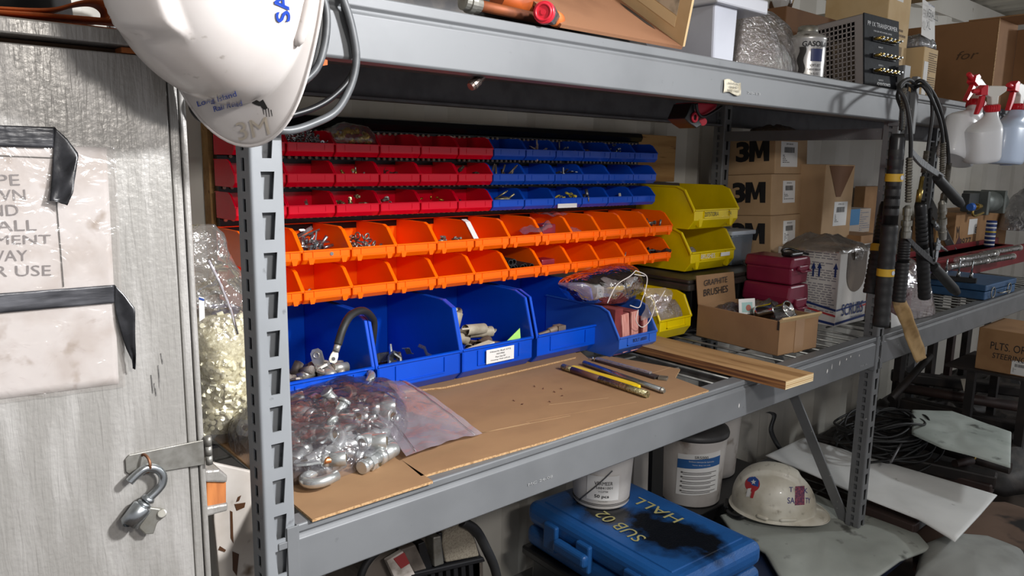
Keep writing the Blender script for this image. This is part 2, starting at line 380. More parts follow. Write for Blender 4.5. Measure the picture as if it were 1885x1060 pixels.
# ------------------------------------------------------------------ shelving racks
PW, PD = 0.0435, 0.042
def post_mb(z0, z1, slots_z0=None, detail=True):
    """slotted tube upright: front face on y=0 (x from -PW to 0), with tapered keyholes; square holes in the side faces"""
    mb = MB(); x0, x1 = -PW, 0.0; r = 0.004
    if not detail:
        mb.box((x0, 0, z0), (x1, PD, z1)); return mb
    pitch = 0.0508; zt = 1.3879                      # top of one keyhole
    k = int((zt - z0) / pitch); zt0 = zt - k * pitch
    # front face with holes
    xc = (x0 + x1) / 2 + 0.0005; h = 0.0345; wt, wb = 0.0090, 0.0060
    rows = []; z = z0; t = zt0
    while t < z1 - 0.01:
        if t - h > z + 1e-4:
            mb.add([(x0 + r, 0, z), (x1 - r, 0, z), (x1 - r, 0, t - h), (x0 + r, 0, t - h)], [(0, 1, 2, 3)])
            a, b = t - h, t
            mb.add([(x0 + r, 0, a), (xc - wb, 0, a), (xc - wt, 0, b), (x0 + r, 0, b)], [(0, 1, 2, 3)])
            mb.add([(xc + wb, 0, a), (x1 - r, 0, a), (x1 - r, 0, b), (xc + wt, 0, b)], [(0, 1, 2, 3)])
            d = 0.0022
            mb.add([(xc - wb, 0, a), (xc + wb, 0, a), (xc + wt, 0, b), (xc - wt, 0, b), (xc - wb, d, a), (xc + wb, d, a), (xc + wt, d, b), (xc - wt, d, b)],
                   [(0, 4, 5, 1), (1, 5, 6, 2), (2, 6, 7, 3), (3, 7, 4, 0)])
            z = t
        t += pitch
    mb.add([(x0 + r, 0, z), (x1 - r, 0, z), (x1 - r, 0, z1), (x0 + r, 0, z1)], [(0, 1, 2, 3)])
    # rounded corners
    for sx, cx in ((-1, x0 + r), (1, x1 - r)):
        for i in range(4):
            a0 = i / 4 * pi / 2; a1 = (i + 1) / 4 * pi / 2
            p = [(cx + sx * r * sin(a0), r - r * cos(a0)), (cx + sx * r * sin(a1), r - r * cos(a1))]
            q = [(p[0][0], p[0][1], z0), (p[1][0], p[1][1], z0), (p[1][0], p[1][1], z1), (p[0][0], p[0][1], z1)]
            mb.add(q, [(0, 1, 2, 3) if sx > 0 else (0, 3, 2, 1)], smooth=True)
    # side faces with square holes
    for X in (x0, x1):
        yc = PD * 0.52; hw, hh = 0.0048, 0.0080; z = z0; c = z0 + 0.0254 - (z0 - 1.3707) % 0.0254
        while c < z1 - 0.012:
            if c - hh > z:
                mb.add([(X, r, z), (X, PD, z), (X, PD, c - hh), (X, r, c - hh)], [(0, 1, 2, 3)])
                mb.add([(X, r, c - hh), (X, yc - hw, c - hh), (X, yc - hw, c + hh), (X, r, c + hh)], [(0, 1, 2, 3)])
                mb.add([(X, yc + hw, c - hh), (X, PD, c - hh), (X, PD, c + hh), (X, yc + hw, c + hh)], [(0, 1, 2, 3)])
                s = 0.002 if X == x0 else -0.002
                mb.add([(X, yc - hw, c - hh), (X, yc + hw, c - hh), (X, yc + hw, c + hh), (X, yc - hw, c + hh), (X + s, yc - hw, c - hh), (X + s, yc + hw, c - hh), (X + s, yc + hw, c + hh), (X + s, yc - hw, c + hh)],
                       [(0, 4, 5, 1), (1, 5, 6, 2), (2, 6, 7, 3), (3, 7, 4, 0)])
                z = c + hh
            c += 0.0254
        mb.add([(X, r, z), (X, PD, z), (X, PD, z1), (X, r, z1)], [(0, 1, 2, 3)])
    # inner liner, back and top
    mb.box((x0 + 0.003, PD - 0.003, z0), (x1 - 0.003, PD, z1))
    mb.box((x0 + 0.003, 0.014, z0), (x1 - 0.003, 0.016, z1)); mb.box((x0 + .0075, .014, z0), (x0 + .0085, PD - .003, z1)); mb.box((x1 - .0085, .014, z0), (x1 - .0075, PD - .003, z1))
    return mb
def beam_mb(x0, x1, zt, zb, zg, flip=False, y=0.0):
    """step beam: tall face, narrow groove, upper lip and a flat top"""
    s = 1
    p = [(0, zb + .003), (0, zg - .004), (.004, zg), (.005, zg + .003), (.0005, zg + .007), (.0005, zt - .002), (.0025, zt), (.034, zt), (.034, zt - .012), (.010, zt - .012), (.010, zb + .006), (.034, zb + .006), (.034, zb), (.003, zb)]
    if flip: p = [(0.045 - a, b) for a, b in p]
    mb = MB(); mb.prism([(a + y, b) for a, b in p], x0, x1, 'x'); return mb
ZL, ZG, ZB = 0.909, 0.891, 0.818           # middle shelf beam
TL, TG, TB = 1.618, 1.596, 1.5335          # top shelf beam
XR = 1.8780
def wire_deck_mb(x0, x1, zt):
    mb = MB(); x = x0 + 0.03
    while x < x1 - 0.01:
        mb.tube([(x, 0.012, zt - 0.004), (x, 0.60, zt - 0.004)], 0.0032, 6); x += 0.0635
    for y in (0.045, 0.18, 0.32, 0.46, 0.58): mb.tube([(x0 + .005, y, zt - 0.0095), (x1 - .005, y, zt - 0.0095)], 0.0032, 6)
    n = 4
    for i in range(n):
        xx = x0 + (x1 - x0) * (i + 0.5) / n
        mb.box((xx - 0.02, 0.012, zt - 0.030), (xx + 0.02, 0.60, zt - 0.027)); mb.box((xx - 0.022, 0.012, zt - 0.030), (xx - 0.019, 0.60, zt - 0.013)); mb.box((xx + 0.019, 0.012, zt - 0.030), (xx + 0.022, 0.60, zt - 0.013))
    return mb
def rack(x_left, x_right, label, left_posts=True, right_detail=True, shelf_bottom=0.20):
    r = thing('shelving_rack', label, 'shelving', (0, 0, 0), group=None)
    bx0, bx1 = x_left, x_right - PW
    posts = ([x_left] if left_posts else []) + [x_right]
    for px_ in posts:
        for y, fl in ((0, False), (0.61 - PD, True)):
            m = post_mb(0.0, 1.688)
            M = T(px_, y, 0)
            m.build('post', GREY_LIT if px_ < 1 else GREYD, r, M=M)
            MB().box((px_ - PW - .012, y - .006, 0.0005), (px_ + .012, y + PD + .006, 0.005)).build('foot_plate', GREYD, r)
        # side frame: horizontals and one diagonal
        for z in (0.12, 1.50): MB().box((px_ - PW + .006, PD, z - .016), (px_ - PW + .012, 0.61 - PD, z + .016)).build('frame_bar', GREYD, r)
        b = MB(); a = Vector((px_ - .03, 0.03, 0.267)); c = Vector((px_ - .03, 0.585, 1.257))
        d = (c - a).normalized(); s = d.cross(Vector((1, 0, 0))) * 0.0165
        b.add([a - s + Vector((-.003, 0, 0)), a + s + Vector((-.003, 0, 0)), c + s + Vector((-.003, 0, 0)), c - s + Vector((-.003, 0, 0)), a - s + Vector((.003, 0, 0)), a + s + Vector((.003, 0, 0)), c + s + Vector((.003, 0, 0)), c - s + Vector((.003, 0, 0))],
              [(0, 1, 2, 3), (7, 6, 5, 4), (0, 4, 5, 1), (1, 5, 6, 2), (2, 6, 7, 3), (3, 7, 4, 0)])
        b.build('diagonal_brace', GREYD, r)
    mg = GREY if x_left < 1 else GREYD
    for zt, zb, zg in ((ZL, ZB, ZG), (TL, TB, TG), (shelf_bottom, shelf_bottom - .09, shelf_bottom - .018)):
        fb = beam_mb(bx0, bx1, zt, zb, zg).build('front_beam', mg, r, bevel=0.0012)
        beam_mb(bx0, bx1, zt, zb, zg, True, 0.565).build('rear_beam', DARKST if zt > 1.5 else GREYD, r)
        for sx, xx in ((1, bx0), (-1, bx1)):      # end plate hooked into the keyholes
            e = MB(); e.box((min(xx, xx + sx * .004), -0.0025, zb - .012), (max(xx, xx + sx * .004), 0.03, zt + .002))
            e.box((min(xx - sx * .014, xx + sx * .002), -0.003, zb - .010), (max(xx - sx * .014, xx + sx * .002), -0.0008, zt + .001))
            for q in (0.012, 0.063): e.box((min(xx - sx * .026, xx - sx * .010), -0.0022, zb + q), (max(xx - sx * .026, xx - sx * .010), 0.004, zb + q + .010))
            e.build('end_bracket', mg, fb, bevel=0.001)
    wire_deck_mb(bx0, bx1, ZL).build('wire_deck', WIREM, r)
    wire_deck_mb(bx0, bx1, shelf_bottom).build('wire_deck', WIREM, r)
    MB().box((bx0, 0.036, TL - .017), (bx1, 0.575, TL - .004)).build('shelf_panel', mat('dark_shelf_panel', '#77716f', 0.55, 0.1, '#666160', 5), r)
    return r
rack_near = rack(0.0, XR, 'grey boltless steel shelving rack with wire deck holding the bin wall and cardboard')
rack_far = rack(XR, 3.75, 'grey steel shelving rack continuing at the right with the red toolbox on it', left_posts=False)

# small marks on the near rack's beams
for i, (x, z) in enumerate([(1.10, .845), (1.555, .858), (1.60, .862), (1.64, .87), (1.665, .874), (1.72, .868), (1.53, .852)]):
    hgt = random.uniform(.006, .022); mb = MB(); w2 = random.uniform(.0015, .004); mb.prism([(x - w2, z + hgt * .3), (x - w2 * .2, z), (x + w2, z + hgt * .45), (x + w2 * .3, z + hgt), (x - w2 * .5, z + hgt * .8)], -.0009, -.0004, 'y'); mb.build('paint_scuff', WHITEL, rack_near)
for s, px, py, W in (('MC 24-08', 995, 884, .060), ('70-13', 1388, 172, .05), ('70 IL', 1590, 672, .05)):
    p = at(px, py, Y=-.0012); text('stamped_marking', s, frame(p, (1, 0, 0), z=(0, -1, 0)), mat('faint_stamp', '#9b9c9c', .6), rack_near, w=W, h=.005)
lb = thing('warning_label', 'small crumpled cream sticker on the face of the upper front beam', 'label', at(1347, 161, Y=-.0014))
m = MB(); m.grid(lambda u, v: ((u - .5) * .062, -.001 - .003 * abs(sin(7 * u + 2 * v)) * (1 - v), (v - .5) * .026 + .003 * sin(6 * u)), 12, 6); m.build('sheet', mat('aged_label', '#cfc8b4', .7, 0, '#a59c86', 60), lb, solid=.0003)
for k, s in enumerate(('MAXIMUM CAPACITY', 'PER SHELF', 'EVENLY LOADED')):
    text('lettering', s, frame((0, -.0045, .007 - .007 * k), (1, 0, 0), z=(0, -1, 0)), INK, lb, w=.044 - .012 * (k == 1), h=.004)

# plywood pad fixed on the container wall and the black louvred bin panels
wl = tag(MB().box((1.10, 0.664, 1.345), (1.70, 0.70, 1.497)).build('plywood_board', PLY, bevel=.002), 'bare plywood backing board fixed to the container wall behind the bin rack', 'board')
tag(MB().box((0.142, 0.665, 1.10), (1.10, 0.70, 1.49)).build('plywood_board', PLY), 'long plywood backing board hidden behind the black bin panels', 'board', )
tag(MB().box((1.476, 0.640, 1.305), (1.70, 0.70, 1.342)).build('timber_batten', mat('dark_timber', '#4b4038', .8, 0, '#3a322c', 10), bevel=.003), 'dark timber batten on the wall under the plywood backing board', 'batten')
PEG = mat('panel_hole_tan', '#b3a08a', 0.45, 0.1)
XS0, XS1 = 0.150, 1.474
for k in range(4):
    x0 = XS0 + (XS1 - XS0) / 4 * k; x1 = x0 + (XS1 - XS0) / 4 - .001
    r = thing('louvre_panel', '%s black steel louvre panel behind the coloured bins' % ('leftmost', 'second from left', 'third from left', 'rightmost')[k], 'panel', (x0, .645, 1.10), group=None)
    W = x1 - x0
    m = MB(); m.box((0, 0, 0), (W, .015, .385)); m.prism([(0, .37), (-.016, .372), (-.022, .384), (-.016, .396), (0, .399), (.012, .399), (.012, .37)], 0, W, 'x')
    for z in (.363, .301, .240, .172, .155, .092): m.prism([(0, z + .010), (-.006, z + .006), (-.006, z - .008), (0, z - .010)], 0, W, 'x')
    sheet_ = m
    for z in (.363, .3055, .2425, .1765):
        i = 0; x = .010
        while x < W - .006:
            if random.random() > .06: m.frust((x, -.012, z), (x, -.004, z), .0034, .0034, 10, mi=1)
            x += .0158
    m.build('sheet', [BLACKM, PEG], r)
from mathutils.bvhtree import BVHTree
def bvh_of(o):
    me = o.data; return BVHTree.FromPolygons([v.co.copy() for v in me.vertices], [tuple(p.vertices) for p in me.polygons])
def projector(bvh, M, direction, off=0.0006):
    """moves points given in the frame M along a direction until they lie on a surface"""
    d = Vector(direction).normalized()
    def fn(v):
        p = M @ Vector(v); hit = bvh.ray_cast(p - d * 0.3, d)
        if hit[0] is None: return p
        n = hit[1]
        if n.dot(d) > 0: n = -n
        return hit[0] + n * off
    return fn

# ------------------------------------------------------------------ silver plywood cabinet with its posted sign
cab = thing('tool_cabinet', 'silver painted plywood cabinet with a taped sign and hasp on its door', 'cabinet', (0, 0, 0))
DX = -0.1345
door = MB().box((-1.0, 0.002, 0.02), (DX, 0.022, 1.5135)).build('door', SILVER, cab, bevel=.0015)
m = MB(); m.box((DX + .0022, 0.006, 0.0), (-0.1215, 0.026, 1.5125)); m.box((-0.1205, .004, 0), (-0.1135, .026, 1.49)); m.build('edge_strip', SILVER, cab, bevel=.0025)
MB().box((-0.135, 0.03, 0), (-0.117, 0.62, 1.5)).build('side_panel', SILVER, cab)
MB().box((-1.0, 0.60, 0), (-0.14, 0.62, 1.5)).build('back_panel', SILVER, cab)
MB().box((-1.0, -0.004, 1.5215), (-0.152, 0.62, 1.5375)).build('top_board', SILVER, cab, bevel=.002)
MB().box((-1.0, 0.03, 1.500), (-0.14, 0.60, 1.5205)).build('top_rail', mat('dark_raw_wood', '#5d4632', .8, 0, '#3d2d20', 8), cab)
MB().box((-0.178, 0.004, 1.5145), (-0.150, 0.10, 1.5205)).build('splintered_edge', mat('orange_raw_wood', '#a8602c', .8, 0, '#6d3a1c', 30), cab)
# black smear marks on the door
m = MB(); SM = mat('black_smear', '#4a4846', .6, 0, '#8e8b87', 90)
for px, py, l in ((278, 690, 34), (284, 705, 24), (291, 672, 42), (296, 650, 20)):
    a = at(px, py, Y=.0013); b = at(px + 3, py + l, Y=.0013); d = Vector((.0011, 0, 0)); m.add([a - d * .4, a + d * .5, b + d, b - d * .2], [(0, 3, 2, 1)])
m.build('smear_mark', SM, door)
# hasp
m = MB(); m.prism([(-.205, 1.043), (-.199, 1.036), (-.1165, 1.0285), (-.1165, 1.0605), (-.2005, 1.0625), (-.205, 1.058)], -.0012, .0012, 'y')
hs = thing('hasp', 'galvanised steel hasp strap across the edge of the silver cabinet door', 'hasp', (0, 0, 0))
GALV = mat('weathered_zinc', '#8e8c86', 0.4, .6, '#74716a', 45, col3='#6b4f38', n3=30, n3lo=.68, n3hi=.8)
m.build('strap', GALV, hs, bevel=.0006)
m = MB()
for i in range(3): m.frust((-.1105, 0, 1.027 + i * .0125), (-.1105, 0, 1.0385 + i * .0125), .0042, .0042, 14)
m.build('hinge_knuckle', GALV, hs)
m = MB(); m.torus((-.1853, -.006, 1.050), (1, 0.25, 0), .0105, .0017, 20, 8); m.build('staple', mat('rusty_staple', '#6e4a34', .5, .6, '#93694a', 90), hs)
# bent copper-tube fitting used as a lock pin
lk = thing('hose_fitting', 'bent zinc hose fitting hung through the hasp staple as a lock pin', 'fitting', at(266, 900, Y=-.012))
def lp(px, py, dy=0): return at(px, py, Y=-.012 + dy) - lk.location
tp = smooth_path([lp(238, 887), lp(252, 873), lp(268, 862), lp(286, 862), lp(299, 874), lp(299, 889), lp(290, 902), lp(273, 918)], 6)
MB().tube(tp, .0049, 14).build('bent_tube', ZINC, lk)
d = (lp(243, 958) - lp(273, 918)); n_ = d.normalized(); a = lp(273, 918)
m = MB(); m.tube([a - n_ * .003, a, a + n_ * .0015, a + n_ * .003], [.0062, .0078, .0078, .0062], 18); m.tube([a + n_ * .004, a + n_ * .0055, a + n_ * .009], [.0056, .0084, .0084], 18); m.build('collar', ZINC, lk)
m = MB(); e = a + n_ * .033; m.tube([a + n_ * .008, a + n_ * .010, e, e], [.0085, .0113, .0113, .0070], 20); m.build('barrel', ZINC, lk)
m = MB(); q = lp(268, 940); c = [(q.x - .004, q.z + .008), (q.x + .006, q.z + .002), lp(304, 938), lp(306, 950), lp(290, 962), lp(283, 983), lp(268, 984), (q.x - .008, q.z - .020)]
c = [(v.x, v.z) if isinstance(v, Vector) else v for v in c]
m.prism(c, .000, .006, 'y'); m.frust(tuple(lp(298, 945, -.003)), tuple(lp(298, 945, .010)), .0055, .0055, 14); m.build('lug_tab', ZINCD, lk, bevel=.0012)

# laminated sign
sg = thing('laminated_sign', 'laminated paper notice about wiping down equipment taped to silver cabinet door', 'sign', (0, 0, 0))
def quadY(pts, Y): return [at(x, y, Y=Y) for x, y in pts]
SLEEVE = film('sign_laminate', haze=.22, gloss=.25, rough=.16, haze_col='#cfc6bd', bump=.35, bscale=35)
PAPER = mat('grimy_sign_paper', '#bdb6b3', .6, 0, '#aca29c', 22, col3='#8f8073', n3=34, n3lo=.60, n3hi=.74)
c = quadY([(-60, 262), (196, 272), (219, 706), (-60, 742)], .0008)
m = MB(); m.grid(lambda u, v: (c[0] * (1 - u) + c[1] * u) * (1 - v) + (c[3] * (1 - u) + c[2] * u) * v + Vector((0, .0004 * nz((u * 7, v * 9, 0)), 0)), 24, 30); m.build('paper', PAPER, sg, solid=.0003)
c2 = quadY([(-70, 255), (213, 270), (231, 712), (-70, 752)], -.0008)
m = MB(); m.grid(lambda u, v: (c2[0] * (1 - u) + c2[1] * u) * (1 - v) + (c2[3] * (1 - u) + c2[2] * u) * v + Vector((0, -.0016 * max(0, nz((u * 6, v * 8, 3))) - .0008 * nz((u * 20, v * 24, 5)), 0)), 50, 60); m.build('laminate', SLEEVE, sg)
SGT = mat('sign_print', '#5d5657', .6)
for s, px, py, wd in (('WIPE', 36, 331, .048), ('DOWN', 47, 358.5, .056), ('AND', 34, 386.5, .0365), ('PUT ALL', 67, 414.5, .078), ('EQUIPMENT', 94, 441.5, .103), ('AWAY', 51, 470, .047), ('AFTER USE', 94, 497.5, .096)):
    p = at(px, py, Y=-.0004); ax = at(px + 20, py - .4, Y=-.0004) - p
    text('lettering', s, frame(p, ax, z=(0, -1, 0)), SGT, sg, w=wd, h=.0112, bold=0, align='RIGHT', depth=.0)
m = MB()
for a, b, wd in (((-60, 284), (100, 291), .0006), ((104, 372), (117, 528), .0006)):
    A = at(*a, Y=-.0004); B = at(*b, Y=-.0004); t = (B - A).normalized(); n_ = Vector((0, 1, 0)).cross(t) * wd; m.add([A - n_, B - n_, B + n_, A + n_], [(0, 1, 2, 3), (3, 2, 1, 0)])
m.build('ruled_border', SGT, sg)
TAPE = mat('black_duct_tape', '#19191b', .23, 0, '#2a2a2d', 30, bump=.5, bscale=45, rvar=.2)
TAPEG = mat('grey_side_tape', '#2b2b2e', .3, .1, '#56565a', 9, stretch=(1, 1, 6), bump=.3, bscale=35)
def tape(name, label, strip, tail):
    r = thing('tape_strip', label, 'tape', (0, 0, 0))
    c = quadY(strip, -.0022); m = MB()
    m.grid(lambda u, v: (c[0] * (1 - u) + c[1] * u) * (1 - v) + (c[3] * (1 - u) + c[2] * u) * v + Vector((0, -.0010 * abs(nz((u * 14, v * 1.2, 1))) , 0)), 40, 8); m.build('strip', TAPEG, r, solid=.0003)
    n = len(tail); m = MB(); vs = []
    for i, (a, b, ya, yb) in enumerate(tail): vs.append((at(*a, Y=ya), at(*b, Y=yb)))
    def fn(u, v):
        t = u * (n - 1); i = min(int(t), n - 2); f = t - i
        A = vs[i][0].lerp(vs[i][1], v); B = vs[i + 1][0].lerp(vs[i + 1][1], v); p = A.lerp(B, f)
        return p + Vector((0, -.0035 * nz((u * 4, v * 2.6, 2)) * u, .0006 * nz((u * 9, v * 4, 4))))
    m.grid(fn, 26, 10); m.build('loose_end', TAPE, r, solid=.0003)
tape('t', 'upper strip of black duct tape holding the sign, its loose end hanging down', [(-70, 228), (101, 234), (99, 272), (-70, 268)],
     [((101, 234), (99, 272), -.0026, -.0026), ((124, 256), (97, 300), -.005, -.003), ((145, 283), (95, 330), -.008, -.005), ((140, 318), (93, 355), -.012, -.007), ((135, 352), (91, 370), -.014, -.008), ((124, 378), (96, 369), -.013, -.010)])
tape('t', 'lower strip of black duct tape across the sign, its twisted end hanging down', [(-70, 545), (211, 524), (212, 557), (-70, 582)],
     [((211, 524), (211, 557), -.0026, -.0026), ((232, 546), (214, 580), -.006, -.003), ((249, 568), (222, 610), -.010, -.005), ((249, 615), (232, 640), -.012, -.007), ((250, 650), (242, 662), -.011, -.009), ((249, 680), (244, 678), -.008, -.009)])

# orange strap folded on top of the cabinet
ORST = mat('orange_strap', '#b0541e', .75, 0, '#7b3a18', 25, bump=.3, bscale=200)
m = MB()
def ribbon(mb, pts, w, th=.0018):
    P = smooth_path(pts, 6); n = len(P); vs = []
    for p in P: vs += [p, p + Vector((0, w, 0))]
    for i, p in enumerate(P):
        t = (P[min(i + 1, n - 1)] - P[max(i - 1, 0)]).normalized(); q = Vector((-t.z, 0, t.x)) * th; vs += [p + q, p + q + Vector((0, w, 0))]
    o = 2 * n; fs = []
    for i in range(n - 1):
        a = 2 * i; fs += [(a, a + 1, a + 3, a + 2), (o + a, o + a + 2, o + a + 3, o + a + 1), (a, a + 2, o + a + 2, o + a), (a + 1, o + a + 1, o + a + 3, a + 3)]
    mb.add(vs, fs, 0, True)
Ys = .012
ribbon(m, [at(-20, 36, Y=Ys), at(120, 45, Y=Ys), at(238, 58, Y=Ys), at(262, 60, Y=Ys)], .045)
ribbon(m, [at(-20, 20, Y=Ys), at(120, 30, Y=Ys), at(238, 40, Y=Ys), at(262, 42, Y=Ys)], .045)
ribbon(m, [at(-20, 14, Y=Ys), at(90, 18, Y=Ys), at(150, 4, Y=Ys), at(185, 2, Y=Ys), at(203, 14, Y=Ys), at(200, 30, Y=Ys), at(180, 33, Y=Ys), at(120, 27, Y=Ys), at(60, 22, Y=Ys)], .045)
tag(m.build('webbing_strap', ORST), 'folded orange webbing strap lying on top of the silver cabinet', 'strap')

# ------------------------------------------------------------------ hard hats
HATW = mat('white_hat_plastic', '#cdc7c3', .27, 0, '#c1b9b4', 7, coat=.25, col3='#8f867c', n3=55, n3lo=.68, n3hi=.80)
HATY = mat('aged_hat_plastic', '#d8d3c4', .38, 0, '#bdb5a2', 9, coat=.1, col3='#8d8473', n3=34, n3lo=.60, n3hi=.78)
def hard_hat(label, M, shell_mat, group=None):
    """local frame: +z crown, +y peak"""
    r = thing('hard_hat', label, 'hard hat', M=M)
    ax, bf, bb, H = .106, .142, .134, .138
    def sm(a, b, x): t = max(0, min(1, (x - a) / (b - a))); return t * t * (3 - 2 * t)
    def dome(th, s):
        """s 0 crown .. 1 brim edge"""
        c, s_ = cos(th), sin(th); b = bf if s_ > 0 else bb
        k = min(s / .86, 1.0); ph = k * pi / 2
        rr = sin(ph) ** 0.92; z = H * cos(ph) ** 0.95 if k < 1 else 0
        x = c * ax * rr; y = s_ * b * rr
        # ridge and side panels
        lat = abs(x); f = sm(.036, .026, lat) * sm(1.02, .78, k)
        z += .0095 * 1.35 * sm(.038, .032, lat) * sm(.090, .076, y) * sm(1.0, .85, k) * (1 if k < 1 else 0)
        pan = 0
        # swelling at the ears for accessory slots
        ear = math.exp(-((abs(c) - 1) / .03) ** 2) * sm(.74, .84, k) * sm(1.0, .97, k)
        x += math.copysign(.006 * ear, c) if abs(c) > .5 else 0
        if s > .86:
            t = (s - .86) / .14
            pk = max(0, s_) ** 4
            ext = .007 + .036 * pk; x += c * ext * t * .95; y += s_ * ext * t; z = -.006 * t - .012 * pk * t * t + .0005
        return Vector((x, y, z))
    m = MB(); m.grid(lambda u, v: dome(-u * 2 * pi, max(v, .004)), 120, 56)
    sh = m.build('shell', shell_mat, r, solid=.0028, weld=True)
    m = MB(); pts = [dome(i / 90 * 2 * pi, 1.0) + Vector((0, 0, -.0005)) for i in range(90)]; m.tube(pts, .0021, 8, closed=True); m.build('rim_bead', shell_mat, r)
    for sx in (-1, 1):
        for j, (t0, t1) in enumerate(((-.34, -.05), (.20, .62))):
            pts = []; m = MB()
            for i in range(9):
                th = t0 + (t1 - t0) * i / 8
                p = dome(th if sx > 0 else pi - th, .835); pts.append(p + Vector((sx * .001, 0, .002)))
            m.tube(pts, [.003] + [.0062] * 7 + [.003], 10)
            m.build('accessory_slot', shell_mat, r)
    # suspension inside
    m = MB(); pts = [Vector((cos(a) * .088, sin(a) * .108 - .004, -.004)) for a in [i / 40 * 2 * pi for i in range(40)]]
    m.tube(pts, .0035, 6, closed=True); m.build('headband', BLACKP, r)
    return r, sh, dome

front = Vector((.16, .10, -1)); crown = Vector((-.85, -.50, -.02))
hc = at(419, -60, Y=-.080)
MH = frame(hc, front.cross(crown), z=crown); 
yv = front - crown.normalized() * front.dot(crown.normalized()); MH = frame(hc, yv.cross(crown), z=crown)
hat, hsh, hdome = hard_hat('large white hard hat hanging from the front left post, crown towards the aisle', MH, HATW)
bv = bvh_of(hsh)
INV = MH.inverted()
def on_hat(px, py, depth=.2): return INV @ at(px, py, Y=-depth)
def hat_text(root, bv, INVM, s, px, py, ang, w, h, material, bold=0.0, name='lettering', D=.30, off=.0015):
    p = at(px, py, Y=CAM.y + .25 if D is None else CAM.y + D)
    ctr = (p - CAM).normalized()
    xw = RT * cos(ang) + UPV * sin(ang); yw = -RT * sin(ang) + UPV * cos(ang)
    Mw = frame(p, xw, yw); mb = MB()
    Ri = INVM.to_3x3(); o = INVM @ CAM
    def fn(v):
        P = INVM @ (Mw @ v); d = (P - o).normalized(); hit = bv.ray_cast(o, d)
        if hit[0] is None: return P
        n = hit[1]; n = -n if n.dot(d) > 0 else n
        return hit[0] + n * off
    text_mb(mb, s, None, w=w, h=h, bold=bold, depth=0, wrapfn=fn); return mb.build(name, material, root)
sc_ = lambda px_len: px_len / F_PX  # small angle helper: metres at 1 m distance
def pxm(px_len, D): return px_len * D / F_PX
Dh = (at(420, 150, Y=CAM.y + .30) - CAM).dot(FWD)
hat_text(hat, bv, INV, 'SAFETY', 512, -40, radians(96), pxm(165, Dh), pxm(27, Dh), mat('hat_blue_print', '#1e3c96', .35), bold=.02)
hat_text(hat, bv, INV, 'Long Island', 400, 182, radians(17), pxm(72, Dh), pxm(13, Dh), MATS['hat_blue_print'], bold=.012)
hat_text(hat, bv, INV, 'Rail Road', 420, 194, radians(15), pxm(52, Dh), pxm(10, Dh), MATS['hat_blue_print'], bold=.012)
hat_text(hat, bv, INV, '3M', 466, 236, radians(12), pxm(60, Dh), pxm(34, Dh), mat('hat_logo_shading', '#b3a898', .4), bold=0)  # tan colour paints in the shading of raised letters, the letters lie flat
m = MB()
INKS = mat('black_tar_smudge', '#1c1a19', .5)
def smudge(pts):
    vs = []
    o = INV @ CAM
    for x, y in pts:
        P = INV @ at(x, y, Y=-.3); d = (P - o).normalized(); h = bv.ray_cast(o, d); vs.append(h[0] - d * .0008 if h[0] else P)
    m.add(vs, [tuple(range(len(vs)))])
smudge([(463, 189), (472, 184), (478, 187), (484, 183), (488, 190), (485, 196), (476, 195), (468, 192)])
smudge([(478, 193), (488, 190), (493, 199), (488, 202), (482, 199)])
for x, y, l in ((483, 199, 12), (488, 200, 15), (493, 199, 16), (498, 202, 12)): smudge([(x, y), (x + 1.6, y), (x + 3.6, y + l), (x + 2.6, y + l)])
m.build('tar_mark', INKS, hat)

# cables looped round the post behind the hat
cb = thing('cable_loop', 'grey and black cables looped over the post end behind the white hard hat', 'cable', (0, 0, 0))
for col, rad, Y, pts in ((mat('grey_cable', '#56585a', .4, 0, '#424446', 30), .0052, -.012, [(560, -60), (615, -30), (636, 10), (650, 60), (656, 110), (645, 160), (618, 205), (575, 228), (535, 240), (500, 238)]),
                         (MATS['grey_cable'], .0048, -.022, [(575, -40), (596, 0), (602, 40), (596, 90), (580, 130), (540, 165)]),
                         (BLACKP, .0042, -.008, [(632, -40), (634, 20), (650, 80), (654, 120), (640, 150), (610, 180), (575, 200), (530, 214)]),
                         (MATS['grey_cable'], .0040, -.016, [(588, -40), (592, 30), (586, 90), (570, 140)]),
                         (BLACKP, .0045, -.004, [(400, 150), (365, 170), (354, 190), (360, 208), (376, 220), (410, 222)])):
    MB().tube(smooth_path([at(x, y, Y=Y) for x, y in pts], 8), rad, 10).build('cable', col, cb)

dkb = thing('tool_bag', 'black tool bag lying on top of the silver cabinet behind the orange strap', 'bag', (-.40, .28, 1.538))
m = MB(); lump(m, [(-.5, -.14), (-.1, -.16), (.18, -.15), (.22, .0), (.2, .2), (-.5, .2)], 0, .16, 10, 50, .02, 10, 3, ex=4); m.build('body', mat('black_bag_cloth', '#19191a', .7, 0, '#2a2827', 12), dkb)
